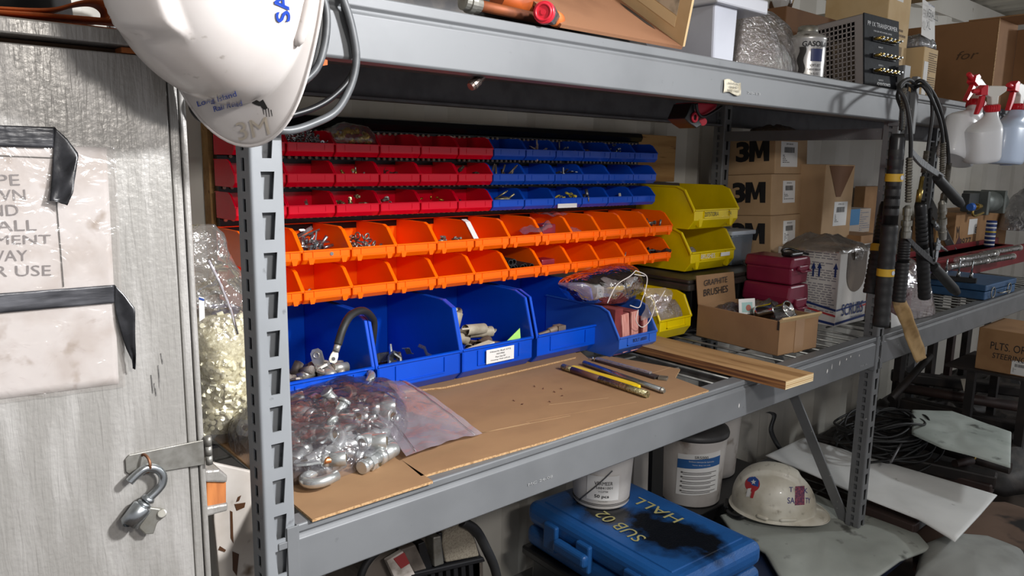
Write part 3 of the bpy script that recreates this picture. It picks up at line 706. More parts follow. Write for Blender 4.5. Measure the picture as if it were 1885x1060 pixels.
# ------------------------------------------------------------------ stacking bins
def bin_parts(W, D, H, f0, f1, lip, fx, t, feet=0, rim=.003, base_in=.0):
    """hopper bin. x 0..W, y 0 (front)..D, z 0..H. f0: how far the base starts behind the lip, f1: height of the lip's foot,
    lip: top of the front lip, fx: set-back of the top front corner"""
    prof = [(0, f1), (0, lip), (fx, H * .93), (fx + .012 * H / .06, H), (D, H), (D, 0), (f0, 0)]
    m = MB()
    ins = W * .03
    for x in (0, W - t): m.prism(prof, x, x + t, 'x')
    m.box((t, f0, 0), (W - t, D, t)); m.box((t, D - t, 0), (W - t, D, H))
    m.prism([(0, f1), (0, lip), (t, lip), (t, f1 + t * .5), (f0 + t, t * .5), (f0, 0)], t, W - t, 'x')
    r = MB(); path = [(-rim * .3, lip - rim), (0 - rim * .2, lip), (fx - rim * .6, H * .93), (fx + .012 * H / .06, H + rim * .3), (D, H + rim * .3)]
    inner = [(p[0] + rim * .8, p[1] - rim * .9) for p in path]
    poly = path + inner[::-1]
    for x0, x1 in ((-rim * .9, t * .9), (W - t * .9, W + rim * .9)): r.prism(poly, x0, x1, 'x')
    r.box((0, D - rim, H - rim), (W, D + rim * .3, H + rim * .3)); r.prism([(-rim * .9, lip - rim * .9), (-rim * .9, lip), (t, lip + rim * .2), (t, lip - rim * .7)], 0, W, 'x')
    s = MB(); a, b = f1 + (lip - f1) * .16, f1 + (lip - f1) * .84
    x0, x1 = W * .20, W * .80; e = rim * .55
    s.box((x0, -e, a), (x1, 0.0005, a + e)); s.box((x0, -e, a), (x0 + e, .0005, b)); s.box((x1 - e, -e, a), (x1, .0005, b))
    return m, r, s
def make_bin(name, mats, dims, foot=None):
    W, D, H, f0, f1, lip, fx, t, rim = dims
    r = thing(name, 'bin', 'storage bin')
    m, ri, sl = bin_parts(W, D, H, f0, f1, lip, fx, t, rim=rim)
    m.build('tub', mats, r, bevel=min(.0012, t * .35), seg=1); ri.build('rim', mats, r, bevel=rim * .22, seg=1); sl.build('label_slot', mats, r)
    if foot:
        for x in (W * .10, W * .80):
            f = MB(); w_, h_ = foot; f.add([(x, -.001, f1 + .004), (x + w_, -.001, f1 + .004), (x + w_ * .75, .001, f1 - h_), (x + w_ * .25, .001, f1 - h_), (x, .018, f1 + .004), (x + w_, .018, f1 + .004), (x + w_ * .75, .010, f1 - h_), (x + w_ * .25, .010, f1 - h_)],
                   [(0, 3, 2, 1), (4, 5, 6, 7), (0, 1, 5, 4), (1, 2, 6, 5), (2, 3, 7, 6), (3, 0, 4, 7)]); f.build('foot', mats, r)
    return r
SMALL = (.1040, .1045, .0535, .010, .0095, .0275, .022, .0016, .0020)
ORG = (.1050, .165, .0690, .010, .010, .0290, .034, .0020, .0030)
BIG = (.2120, .300, .1760, .022, .020, .0720, .030, .0030, .0050)
ORD = ('leftmost', 'second', 'third', 'fourth', 'fifth', 'sixth', 'seventh', 'eighth', 'ninth', 'tenth', 'eleventh', 'twelfth')
proto_red = note(make_bin('storage_bin', REDP, SMALL)); proto_blue = note(make_bin('storage_bin', BLUEP, SMALL)); proto_or = note(make_bin('storage_bin', ORAP, ORG, (.016, .010)))
proto_big = note(make_bin('storage_bin', BLUEB, BIG)); proto_yel = None
used = set()
def put(proto, loc, label, group, rot=0, s=None):
    o = proto if proto.name not in used else copy_tree(proto)
    used.add(proto.name); o.location = loc; o.rotation_euler = (0, 0, rot); o['label'] = label; o['group'] = group
    return o
# what sits in each small bin, in the order row, column
RZs = (1.4085, 1.3460, 1.2815); RN = ('top', 'middle', 'bottom')
SRED = {(0, 1): 'heaped with small bright screws', (0, 2): 'holding a clear bag of brass fittings', (0, 3): 'with a single strip inside', (1, 0): 'with pale clips',
        (1, 2): 'with brass and steel fittings', (1, 3): 'with a few clear clips', (1, 5): 'with a dark lump', (2, 1): 'with a few grey scraps', (2, 2): 'with large tinned lugs', (2, 3): 'with flat silvery lugs', (2, 4): 'with small gold crimps', (2, 5): 'with one grey piece'}
SBLU = {(0, 1): 'with light wooden-coloured strips', (0, 2): 'with thin brown pins', (0, 3): 'with copper lugs', (0, 4): 'with bright shiny crimps', (1, 0): 'with long brown pins', (1, 2): 'with a stack of pale terminals', (1, 3): 'with one bright pin',
        (2, 0): 'with scattered brass pins', (2, 2): 'with yellow ring terminals and a paper label', (2, 3): 'with a dark coil', (2, 4): 'with a brown piece'}
BINX0, PIT = 0.1445, 0.1082
for r_ in range(3):
    for k in range(12):
        red = k < 6; c = SRED.get((r_, k)) if red else SBLU.get((r_, k - 6))
        lab = 'small %s bin %s, %s in the %s row' % ('red' if red else 'blue', c or 'that looks empty', (ORD[k] if red else ORD[k - 6]) + (' red one' if red else ' blue one'), RN[r_])
        o = put(proto_red if red else proto_blue, (BINX0 + PIT * k, .538 if r_ else .536, RZs[r_]), lab, 'small red bins on the louvre panels' if red else 'small blue bins on the louvre panels')
OX0, OP = 0.1420, 0.1095
OZ = (1.1935, 1.1125)
SOR = {(0, 1): 'with steel brackets and bolts', (0, 2): 'with washers and nuts', (0, 4): 'with short dark bolts', (0, 5): 'with a white strip on its side', (0, 6): 'with clear packet ends', (0, 7): 'with a dark red packet', (0, 8): 'with a folded clear bag', (0, 11): 'heaped with grey bolts',
       (1, 1): 'with one small nut', (1, 3): 'with a few grey scraps', (1, 6): 'full of black rubber tubes', (1, 7): 'with a dark red box', (1, 9): 'with a pale scrap', (1, 10): 'with one bright pin', (1, 11): 'with black clips'}
for r_ in range(2):
    for k in range(12):
        lab = 'orange bin %s, %s in the %s orange row' % (SOR.get((r_, k), 'that looks empty'), ORD[k], ('upper', 'lower')[r_])
        put(proto_or, (OX0 + OP * k, .477, OZ[r_]), lab, 'orange bins on the louvre panels')
BGX = (.1365, .3590, .5770, .8060)
for i, (x, c) in enumerate(zip(BGX, ('leftmost of the four, half hidden by the post, with grey cable lugs', 'second of the four, with a few steel clips', 'third of the four, with large grey cable sleeves and a white label', 'rightmost of the four, with one rusty bolt'))):
    put(proto_big, (x, .379, .9175), 'large blue bin on the cardboard, ' + c, 'large blue bins under the orange rows')

# ------------------------------------------------------------------ loose hardware (one prototype of each kind, then copies)
def proto(name, build, material):
    m = MB(); build(m); o = m.build(name, material); return o
def hexp(r): return [(r * cos(pi / 3 * i), r * sin(pi / 3 * i)) for i in range(6)]
def ring_nut(m):
    n = 6
    o = hexp(.0060); i_ = [(x * .55, y * .55) for x, y in o]
    for k in range(n):
        a, b = o[k], o[(k + 1) % n]; c, d = i_[(k + 1) % n], i_[k]
        m.prism([a, b, c, d], 0, .0045, 'z')
def washer(m): m.torus((0, 0, .001), (0, 0, 1), .0062, .0016, 18, 5)
def bolt(m): m.prism(hexp(.0055), 0, .0045, 'z'); m.frust((0, 0, .004), (0, 0, .028), .0030, .0030, 10)
def screw(m): m.frust((0, 0, 0), (0, 0, .0015), .0022, .0035, 8); m.frust((0, 0, .001), (0, 0, .009), .0013, .0008, 6)
def lug(m):
    m.tube([(-.016, 0, 0), (0, 0, 0)], .0052, 12); m.tube([(-.0165, 0, 0), (-.0150, 0, 0)], .0038, 10)
    m.prism([(0, -.005), (.004, -.0065), (.014, -.0065), (.018, -.003), (.018, .003), (.014, .0065), (.004, .0065), (0, .005)], -.0012, .0012, 'z')
    m.torus((.011, 0, .0013), (0, 0, 1), .0032, .0008, 14, 5)
def ringterm(m): m.tube([(-.012, 0, 0), (-.002, 0, 0)], .0025, 8); m.torus((.004, 0, 0), (0, 0, 1), .0045, .0011, 14, 5)
def fitting(m): m.prism(hexp(.0052), -.003, .003, 'z'); m.frust((0, 0, -.009), (0, 0, .009), .0034, .0034, 10); m.frust((0, 0, .009), (0, 0, .011), .0040, .0028, 10)
def strip(m): m.box((-.017, -.0035, -.0010), (.017, .0035, .0010)); m.box((-.004, -.0035, .001), (.004, .0035, .003))
def pin(m): m.frust((-.018, 0, 0), (.016, 0, 0), .0024, .0020, 8); m.frust((.016, 0, 0), (.020, 0, 0), .0020, .0005, 8)
def sleeve(m):
    m.tube([(-.032, 0, 0), (.030, 0, 0)], .0125, 16, caps=False); m.tube([(.030, 0, 0), (.030, 0, 0.00001), (-.030, 0, 0)], [.0125, .0100, .0095], 16, caps=False); m.box((-.055, -.013, -.002), (-.028, .013, .002))
def clip(m): m.prism([(-.014, 0), (-.004, .001), (.004, .012), (.016, .013), (.016, .015), (.003, .014), (-.005, .003), (-.014, .002)], -.006, .006, 'y')
KIND = {
 'hex_nut': (ring_nut, ZINC), 'washer': (washer, ZINCD), 'hex_bolt': (bolt, ZINC), 'screw': (screw, ZINC), 'cable_lug': (lug, TINNED), 'ring_terminal': (ringterm, mat('yellow_terminal', '#c9b53c', .4)),
 'pipe_fitting': (fitting, BRASS), 'metal_strip': (strip, ZINC), 'contact_pin': (pin, ZINCD), 'cable_sleeve': (sleeve, mat('grey_sleeve', '#a39c8c', .55, .2, '#6f6455', 30)), 'spring_clip': (clip, ZINC)}
_pc = {}
def scatter(kind, n, box, label, group, seed=1, s=1.0, material=None, flat=0.6, cat=None, pile=None):
    """n separate copies resting in a heap inside box (x0,y0,z0,x1,y1,z1)"""
    rd = random.Random(seed); b, m0 = KIND[kind]; mm = material or m0
    key = (kind, mm.name)
    if key not in _pc: _pc[key] = proto(kind, b, mm); first = True
    else: first = False
    x0, y0, z0, x1, y1, z1 = box
    for i in range(n):
        o = _pc[key] if (first and i == 0) else _pc[key].copy()
        if not (first and i == 0): COL.objects.link(o)
        u, v = rd.random(), rd.random(); hgt = rd.random() * (1 - (2 * u - 1) ** 2 * .6 if pile is None else pile(u))
        o.location = (x0 + (x1 - x0) * u, y0 + (y1 - y0) * v, z0 + (z1 - z0) * hgt)
        if rd.random() < flat and kind in ('hex_bolt', 'screw', 'pipe_fitting', 'contact_pin'): o.rotation_euler = (pi / 2 + rd.uniform(-.35, .35), rd.uniform(0, 6), rd.uniform(0, 6.28))
        elif rd.random() < flat: o.rotation_euler = (rd.uniform(-.5, .5), rd.uniform(-.5, .5), rd.uniform(0, 6.28))
        else: o.rotation_euler = (rd.uniform(0, 6.28), rd.uniform(0, 6.28), rd.uniform(0, 6.28))
        sc = s * rd.uniform(.85, 1.15); o.scale = (sc, sc, sc)
        tag(o, label, cat or kind.replace('_', ' '), group)
def sbin(r_, k): return BINX0 + PIT * k, .538, RZs[r_]
def in_small(kind, n, r_, k, desc, z=.030, y=(.008, .045), xr=(.012, .092), **kw):
    x, yy, zz = sbin(r_, k); red = k < 6
    scatter(kind, n, (x + xr[0], yy + y[0], zz + .014, x + xr[1], yy + y[1], zz + z), '%s in the %s %s bin of the %s row' % (desc, ORD[k if red else k - 6], 'red' if red else 'blue', RN[r_]), 'loose %s, %s row bin %s' % (kind.replace('_', ' ') + 's', RN[r_], 'red ' + ORD[k] if red else 'blue ' + ORD[k - 6]), seed=r_ * 31 + k, **kw)
in_small('screw', 170, 0, 1, 'small bright screw', z=.052, y=(.006, .07), flat=.2, s=1.15)
in_small('pipe_fitting', 10, 1, 2, 'brass coupling', z=.038, s=.85); in_small('hex_bolt', 5, 1, 2, 'short plated bolt', z=.036, s=.7, material=ZINCD)
in_small('spring_clip', 4, 1, 3, 'bright clip', z=.034, s=.6); in_small('spring_clip', 3, 1, 0, 'bright clip', z=.034, s=.7)
in_small('pipe_fitting', 12, 2, 2, 'stubby tinned lug', z=.044, s=.95, material=mat('yellowed_tin', '#a59c70', .35, .8, '#c4bfa6', 60))
in_small('cable_lug', 12, 2, 3, 'flat silvery lug', z=.042, s=.75, xr=(.004, .060)); in_small('pipe_fitting', 14, 2, 4, 'small gold crimp', z=.038, s=.55, material=mat('gold_crimp', '#d0a040', .25, .9)); in_small('hex_nut', 1, 2, 5, 'single grey nut', z=.030, s=1.0, xr=(.03, .04))
in_small('metal_strip', 3, 2, 1, 'grey metal scrap', z=.030, s=.8, material=ZINCD); in_small('metal_strip', 1, 0, 3, 'dull metal strip', z=.040, s=.9, material=ZINCD)
in_small('metal_strip', 5, 0, 7, 'pale flat strip', z=.040, s=1.0, material=mat('pale_strip', '#b09c8c', .6)); in_small('contact_pin', 7, 0, 8, 'thin brown pin', z=.044, s=.9, material=ZINCD)
in_small('cable_lug', 7, 0, 9, 'copper lug', z=.040, s=.7, material=mat('copper_lug', '#b08a70', .35, .7)); in_small('hex_nut', 14, 0, 10, 'bright crimp', z=.050, s=.7, flat=.2)
in_small('contact_pin', 9, 1, 6, 'long brown pin', z=.046, s=1.25, material=mat('brown_pin', '#77695a', .4, .5)); in_small('metal_strip', 8, 1, 8, 'stacked pale terminal', z=.040, s=1.1); in_small('contact_pin', 1, 1, 9, 'single bright pin', z=.040, s=.8)
in_small('contact_pin', 7, 2, 6, 'scattered brass pin', z=.040, s=1.0, material=mat('pale_brass', '#c3b68c', .3, .7), flat=.3); in_small('ring_terminal', 8, 2, 8, 'yellow ring terminal', z=.042, s=1.2)
in_small('ring_terminal', 2, 2, 9, 'dark terminal', z=.042, s=2.0, material=ZINCD); in_small('metal_strip', 2, 2, 10, 'brown metal piece', z=.040, s=1.0, material=ZINCD)
in_small('pipe_fitting', 3, 1, 5, 'dark lumpy fitting', z=.040, s=1.2, material=mat('dark_brown_fitting', '#4c4138', .6, .3)) 
# clear bag of brass fittings on the second visible red bin
x, y, z = sbin(0, 2)
scatter('pipe_fitting', 22, (x + .012, y + .004, z + .030, x + .090, y + .055, z + .060), 'yellow brass fitting inside the clear bag on the top red row', 'brass fittings in the clear bag', 91, .9, mat('yellow_brass', '#c2a445', .35, .5), flat=.1)
m = MB(); lump(m, [(x - .004, y - .004), (x + .05, y - .008), (x + .10, y + .002), (x + .104, y + .07), (x + .05, y + .09), (x + .0, y + .07)], z + .030, .042, 10, 36, .008, 30, 3)
tag(m.build('plastic_bag', film('clear_bag_thin', haze=.06, gloss=.2, rough=.1)), 'small clear bag of brass fittings heaped on the third red bin of the top row', 'bag')
# paper slip under the blue row
tag(MB().box((BINX0 + PIT * 8 + .006, .533, RZs[2] + .001), (BINX0 + PIT * 8 + .080, .5335, RZs[2] + .0125)).build('paper_label', WHITEL), 'white paper label stuck on the third blue bin of the bottom row', 'label')

def obin(r_, k): return OX0 + OP * k, .477, OZ[r_]
def in_or(kind, n, r_, k, desc, z=.034, y=(.012, .075), xr=(.010, .095), **kw):
    x, yy, zz = obin(r_, k)
    scatter(kind, n, (x + xr[0], yy + y[0], zz + .008, x + xr[1], yy + y[1], zz + z), '%s in the %s orange bin of the %s row' % (desc, ORD[k], ('upper', 'lower')[r_]), 'loose %s, %s orange bin %s' % (kind.replace('_', ' ') + 's', ('upper', 'lower')[r_], ORD[k]), seed=r_ * 17 + k + 200, **kw)
in_or('hex_bolt', 26, 0, 1, 'plated bolt', z=.046, s=1.15, y=(.030, .075), xr=(.022, .07), flat=.9); in_or('metal_strip', 9, 0, 1, 'bright steel bracket', z=.062, s=1.4, y=(.03, .11), xr=(.02, .08), flat=.4)
in_or('washer', 30, 0, 2, 'plated washer', z=.052, s=1.0, flat=.3, y=(.01, .07), xr=(.008, .075)); in_or('hex_nut', 18, 0, 2, 'plated nut', z=.042, s=.9, xr=(.008, .09), y=(.01, .05)); in_or('spring_clip', 4, 0, 2, 'bent steel clip', z=.046, s=.9, xr=(.01, .06))
in_or('hex_bolt', 16, 0, 4, 'short dark bolt', z=.040, s=.8, material=ZINCD, y=(.024, .05), flat=.85); in_or('hex_nut', 2, 0, 6, 'small pale nut', z=.030, s=.7, xr=(.008, .02), y=(.008, .02))
in_or('hex_bolt', 14, 0, 11, 'grey bolt', z=.050, s=1.1, material=ZINCD, y=(.030, .075), flat=.85); in_or('hex_nut', 2, 1, 1, 'small plated nut', z=.030, s=.8, xr=(.010, .03), y=(.006, .02)); in_or('washer', 3, 1, 3, 'dull washer', z=.028, s=.8, y=(.006, .03), xr=(.01, .04), material=ZINCD)
in_or('spring_clip', 9, 1, 11, 'black clip', z=.046, s=1.2, material=mat('black_clip', '#3a3d40', .35, .4)); in_or('contact_pin', 2, 1, 10, 'bright pin', z=.030, s=.8, xr=(.01, .03), y=(.008, .02)); in_or('metal_strip', 3, 1, 9, 'pale scrap', z=.028, s=.8, y=(.008, .03), xr=(.01, .04))
# black rubber tubes
x, y, z = obin(1, 6)
for i in range(12):
    m = MB(); m.tube([(0, .0, 0), (0, .120, 0)], .0078, 16, caps=False); m.tube([(0, .12, 0), (0, 0, 0)], .0058, 16, caps=False)
    m.tube([(0, 0, 0), (0, -.00001, 0)], [.0078, .0058], 16, caps=False)
    col, row = i % 5, i // 5
    o = m.build('rubber_tube', RUBBER); o.location = (x + .016 + col * .0160 + (row % 2) * .008, y + .020 + random.uniform(-.006, .010), z + .0115 + row * .0150); o.rotation_euler = (0, 0, random.uniform(-.06, .06) - .1)
    tag(o, 'short black rubber tube in the tube-filled orange bin of the lower row', 'tube', 'black rubber tubes in the orange bin')
# packets
PACKR = mat('dark_red_packet', '#7c1626', .35, 0, '#96202f', 20)
for r_ in (0, 1):
    x, y, z = obin(r_, 7); o = MB().box((x + .008, y + .008, z + .006), (x + .055, y + .05, z + (.052 if r_ == 0 else .042))).build('packet', PACKR, bevel=.003)
    tag(o, 'dark red %s in the %s orange row, eighth bin' % (('soft packet', 'small box')[r_], ('upper', 'lower')[r_]), 'packet')
FILM1 = film('thin_clear_film', haze=.22, gloss=.3, rough=.12)
x, y, z = obin(0, 6); m = MB(); patch(m, [(x + .05, y + .002, z + .030), (x + .135, y - .01, z + .050), (x + .145, y + .03, z + .062), (x + .06, y + .04, z + .035)], 12, 8, .010, 40, 3); tag(m.build('plastic_packet', FILM1), 'clear packet end spilling from the seventh orange bin into the eighth, upper row', 'packet')
x, y, z = obin(0, 8); m = MB(); patch(m, [(x - .02, y + .03, z + .070), (x + .05, y + .06, z + .074), (x + .05, y + .14, z + .072), (x - .04, y + .13, z + .073)], 14, 10, .008, 40, 5); tag(m.build('plastic_packet', FILM1), 'clear bag lying across the rims of the eighth and ninth orange bins', 'packet')
x, y, z = obin(0, 8); m = MB(); patch(m, [(x + .006, y + .006, z + .018), (x + .06, y + .004, z + .024), (x + .04, y + .05, z + .040), (x + .006, y + .05, z + .052)], 10, 8, .006, 50, 7); tag(m.build('plastic_packet', FILM1), 'folded clear packet inside the ninth orange bin of the upper row', 'packet')
x, y, z = obin(0, 5); m = MB()
pr = [(-.003, .030), (.030, .0665), (.044, .0715)]
m.prism([(a, b) for a, b in pr] + [(pr[2][0], pr[2][1] + .001), (pr[1][0] - .001, pr[1][1] + .001), (pr[0][0] - .0015, pr[0][1])], -.0085, .006, 'x'); o = m.build('white_strip', WHITEL); o.location = (x, y, z)
tag(o, 'white adhesive strip on the side rim of the sixth orange bin, upper row', 'label')

# in the big blue bins
x, y, z = BGX[0], .379, .9175
scatter('cable_lug', 26, (x + .035, y + .046, z + .030, x + .175, y + .12, z + .078), 'grey cable lug heaped in the leftmost large blue bin', 'cable lugs in the leftmost large blue bin', 301, 1.7, mat('oxidised_lug', '#8a817a', .5, .4, '#5e544c', 25), flat=.5)
scatter('cable_lug', 4, (x + .09, y + .034, z + .066, x + .15, y + .06, z + .080), 'clean bright cable lug on top in the leftmost large blue bin', 'bright lugs in the leftmost large blue bin', 302, 1.9)
x = BGX[1]; scatter('spring_clip', 3, (x + .025, y + .028, z + .066, x + .06, y + .05, z + .085), 'bright steel clip at the left of the second large blue bin', 'steel clips at the left of the blue bin', 303, 1.7)
scatter('spring_clip', 2, (x + .09, y + .028, z + .066, x + .15, y + .045, z + .078), 'small steel clip in the middle of the second large blue bin', 'steel clips in the middle of the blue bin', 304, 1.1)
scatter('hex_bolt', 14, (x + .03, y + .050, z + .02, x + .10, y + .09, z + .066), 'dark bolt low in the second large blue bin', 'dark bolts in the second large blue bin', 305, 1.3, mat('dark_bolt', '#4b443e', .5, .5))
x = BGX[2]; SLV = KIND['cable_sleeve'][1]
kk = proto('cable_sleeve', sleeve, SLV); kk2 = None
dark = mat('rusty_sleeve', '#5b4a3e', .6, .2, '#7e6a58', 25); light = mat('pale_sleeve', '#b5ab98', .55, .1, '#968b78', 25)
first = True
for (dx, dy, dz, rz, ry, mm, lab) in ((.045, .06, .105, .2, -1.2, light, 'pale sleeve standing on end at the left of the third large blue bin'), (.055, .05, .075, .5, .3, SLV, 'grey sleeve slanting left in the third large blue bin'), (.095, .045, .092, .15, .1, light, 'pale sleeve lying on top of the heap in the third large blue bin'),
                              (.120, .055, .080, -.15, .05, SLV, 'grey sleeve lying along the back of the heap in the third large blue bin'), (.105, .025, .060, .6, 0, dark, 'rusty open sleeve at the front of the third large blue bin'), (.065, .03, .050, .9, .2, SLV, 'grey sleeve low at the front left of the third large blue bin'), (.140, .045, .045, -.2, .2, dark, 'rusty sleeve at the right of the heap in the third large blue bin')):
    o = kk if first else kk.copy()
    if not first: COL.objects.link(o)
    first = False
    if mm is not SLV:
        o.data = o.data.copy(); o.data.materials[0] = mm
    o.location = (x + dx, y + dy + .030, z + dz); o.rotation_euler = (random.uniform(-1, 1), ry, rz); o.scale = (1.05,) * 3; tag(o, lab, 'sleeve', 'large sleeves in the third blue bin')
m = MB(); m.prism([(x + .02, z + .062), (x + .10, z + .074), (x + .10, z + .070), (x + .03, z + .050)], y + .008, y + .03, 'y'); tag(m.build('paper_scrap', mat('cream_paper', '#d8cfb8', .7)), 'cream paper scrap under the sleeves in the third large blue bin', 'paper')
m = MB(); m.prism([(x + .125, z + .060), (x + .180, z + .095), (x + .184, z + .060)], y + .010, y + .011, 'y'); tag(m.build('paper_note', mat('lime_note', '#a8e070', .6)), 'lime green paper corner sticking up in the third large blue bin', 'note')
lb = thing('bin_label', 'white printed parts label on the front of the third large blue bin', 'label', (x + .106, y - .0065, z + .0455))
MB().box((-.042, 0, -.0165), (.042, .0008, .0165)).build('paper', WHITEL, lb, bevel=.003)
for k, (s, w_) in enumerate((('Hitachi Rail STS', .062), ('HO19965', .024), ('Part Set ID', .030), ('Housing, Wall w/Push', .058))): text('lettering', s, frame((0, -.0004, .0105 - .0068 * k), (1, 0, 0), z=(0, -1, 0)), INK, lb, w=w_, h=.0036)
x = BGX[3]
m = MB(); m.tube([(0, 0, 0), (.035, 0, .004), (.036, 0, .0045), (.075, 0, .010)], [.005, .005, .0085, .0085], 12); m.box((.06, -.012, .004), (.085, .012, .016)); o = m.build('rusty_bolt', mat('brown_steel', '#6d6057', .6, .4, '#8b7a6b', 30), bevel=.001); o.location = (x + .015, y + .014, z + .068); tag(o, 'brown steel clamp bolt at the front of the rightmost large blue bin', 'bolt')
m = MB(); m.frust((0, 0, 0), (0, 0, .012), .006, .004, 10); o = m.build('rusty_nut', RUSTY); o.location = (x + .018, y + .035, z + .098); tag(o, 'small rusty nut at the left wall of the rightmost large blue bin', 'nut')

# black cable with a lug draped over the first big bin
cl = thing('battery_cable', 'thick black cable end with a tinned lug draped over two large blue bins', 'cable')
cp = [at(622, 634, Y=.345), at(632, 603, Y=.350), at(646, 580, Y=.365), at(668, 572, Y=.385), at(684, 584, Y=.405), at(688, 600, Y=.415), at(684, 640, Y=.43), at(676, 690, Y=.44)]
MB().tube(smooth_path(cp, 8), .0079, 14).build('cable', RUBBER, cl)
a = cp[0]; d = (cp[0] - cp[1]).normalized()
m = MB(); m.tube([a + d * -.001, a + d * .014], .0066, 12); m.build('ferrule', TINNED, cl)
m = MB(); M = frame(a + d * .014, d, z=(-.25, -1, .1)); m.prism([(0, -.0055), (.008, -.008), (.018, -.0085), (.023, -.005), (.023, .005), (.018, .0085), (.008, .008), (0, .0055)], -.0014, .0014, 'z', M=M)
m.build('lug', TINNED, cl, bevel=.0008); m = MB(); m.frust((.0145, 0, -.002), (.0145, 0, .002), .0036, .0036, 14, M=M); m.build('lug_hole', BLACKP, cl)
# ------------------------------------------------------------------ cardboard laid on the wire deck
def card_sheet(px, z, th, label, rot=None, name='cardboard_sheet'):
    pts = [at(x, y, Z=z + th) for x, y in px]; n = len(pts)
    vs = [(p.x, p.y, z) for p in pts] + [(p.x, p.y, z + th) for p in pts]
    m = MB(); m.add(vs, [tuple(range(n, 2 * n)), tuple(range(n - 1, -1, -1))], 0)
    m.add(vs, [(i, (i + 1) % n, (i + 1) % n + n, i + n) for i in range(n)], 1)
    o = m.build(name, [CARD, CARDE]); 
    # make all faces look outward whichever way the outline ran
    import bmesh
    b = bmesh.new(); b.from_mesh(o.data); bmesh.ops.recalc_face_normals(b, faces=b.faces); b.to_mesh(o.data); b.free()
    return tag(o, label, 'cardboard')
Z0 = .9095
card_sheet([(575, 956), (797, 885), (737, 845), (700, 812), (600, 740), (470, 740), (395, 806)], Z0, .004, 'flattened cardboard sheet at the left end of the deck, under the bag of fittings')
card_sheet([(775, 876), (1024, 806), (968, 776), (1172, 740), (1130, 700), (1060, 640), (960, 600), (560, 690), (640, 780), (735, 843)], Z0, .004, 'middle flattened cardboard sheet on the deck, ending in a torn front edge')
card_sheet([(1024, 806), (1305, 718), (1243, 695), (1252, 679), (1236, 676), (1120, 655), (1000, 672), (1110, 735), (968, 776)], Z0 + .0002, .0036, 'right flattened cardboard sheet on the deck, under the steel rods')
card_sheet([(818, 712), (938, 686), (1060, 657), (1060, 600), (700, 640), (560, 690), (600, 735)], Z0 + .0042, .0036, 'cardboard flap lying under the large blue bins')
CR = mat('score_line_light', '#cba87c', .8)
for a, b, nm in (((885, 797), (1050, 765), 0), ((1010, 745), (1120, 732), 0), ((975, 778), (885, 797), 0), ((1190, 690), (1235, 676), 0)):
    A = at(*a, Z=Z0 + .0043); B = at(*b, Z=Z0 + .0043); t = (B - A).normalized(); n_ = Vector((0, 0, 1)).cross(t) * .0007
    tag(MB().add([A - n_, B - n_, B + n_, A + n_], [(0, 1, 2, 3)]).build('crease', CR), 'pale crease line in the cardboard', 'crease')
for o in [o for o in bpy.data.objects if o.name.startswith('crease')]:
    sheet = bpy.data.objects['cardboard_sheet.001']; o.parent = sheet; del o['label']; del o['category']
m = MB()
for px, py in ((985, 712), (1000, 716), (1022, 722), (1035, 716), (948, 738), (960, 744), (1014, 740), (1036, 728)):
    p = at(px, py, Z=Z0 + .0045); m = MB(); m.frust((0, 0, 0), (.004, .002, .002), .0014, .0008, 6); o = m.build('debris_chip', RUSTY); o.location = p; o.rotation_euler = (0, 0, random.uniform(0, 6)); tag(o, 'tiny rusty chip on the middle cardboard sheet', 'chip', 'rusty chips on the cardboard')

# ------------------------------------------------------------------ bag of hose fittings
FIT = mat('plated_fitting', '#cfd2d2', .22, .75, '#aeb0ac', 18, rvar=.2, col3='#8a867c', n3=25, n3lo=.62, n3hi=.75)
FITD = mat('dull_fitting', '#8e9294', .3, .9, '#63676a', 22)
def barrel(m, x0, L=.038, r=.0122):
    m.tube([(x0, 0, 0), (x0 + .001, 0, 0), (x0 + L * .62, 0, 0), (x0 + L * .64, 0, 0), (x0 + L * .70, 0, 0), (x0 + L * .72, 0, 0), (x0 + L - .001, 0, 0), (x0 + L, 0, 0)], [r - .001, r, r, r - .0016, r - .0016, r, r, r - .003], 20)
    m.tube([(x0 - .0005, 0, 0), (x0 + .0002, 0, 0)], [r * .55, r * .55], 14, mi=1)
def hook_fit(m):
    barrel(m, -.045); pts = [(-.008, 0, 0), (.012, 0, 0)] + [(.012 + .019 * sin(a), .019 - .019 * cos(a), 0) for a in [i / 8 * pi for i in range(1, 9)]] + [(-.004, .038, 0)]
    m.tube(pts, .0075, 14)
def elbow_fit(m):
    barrel(m, -.045); pts = [(-.008, 0, 0), (.008, 0, 0)] + [(.008 + .02 * sin(a), .02 - .02 * cos(a), 0) for a in [i / 6 * pi / 2 for i in range(1, 7)]] + [(.028, .040, 0)]
    m.tube(pts, .0080, 14); m.tube([(.028, .036, 0), (.028, .0362, 0), (.028, .041, 0)], [.008, .0105, .0105], 14)
def straight_fit(m):
    barrel(m, -.045); m.tube([(-.008, 0, 0), (.022, 0, 0)], .0082, 14); m.prism([(x * 1.9, y * 1.9) for x, y in hexp(.0062)], .006, .014, 'x'); m.tube([(.022, 0, 0), (.0225, 0, 0), (.030, 0, 0)], [.0082, .0105, .0095], 16)
def flag_fit(m):
    barrel(m, -.040, .034, .0105); m.prism([(-.008, -.010), (.012, -.014), (.026, -.013), (.030, -.006), (.030, .006), (.026, .013), (.012, .014), (-.008, .010)], -.0016, .0016, 'z'); m.frust((.017, 0, -.0018), (.017, 0, .0018), .0048, .0048, 16, mi=1)
HOLE = mat('fitting_bore', '#55492f', .6, .3)
PF = [proto('hose_fitting', f, [FIT, HOLE]) for f in (hook_fit, elbow_fit, straight_fit, flag_fit)]
FN = ['plated hook-shaped hose fitting', 'plated elbow hose fitting', 'plated straight hose fitting', 'plated flag fitting with a hole']
usedp = set(); rd = random.Random(5)
BZ = Z0 + .004
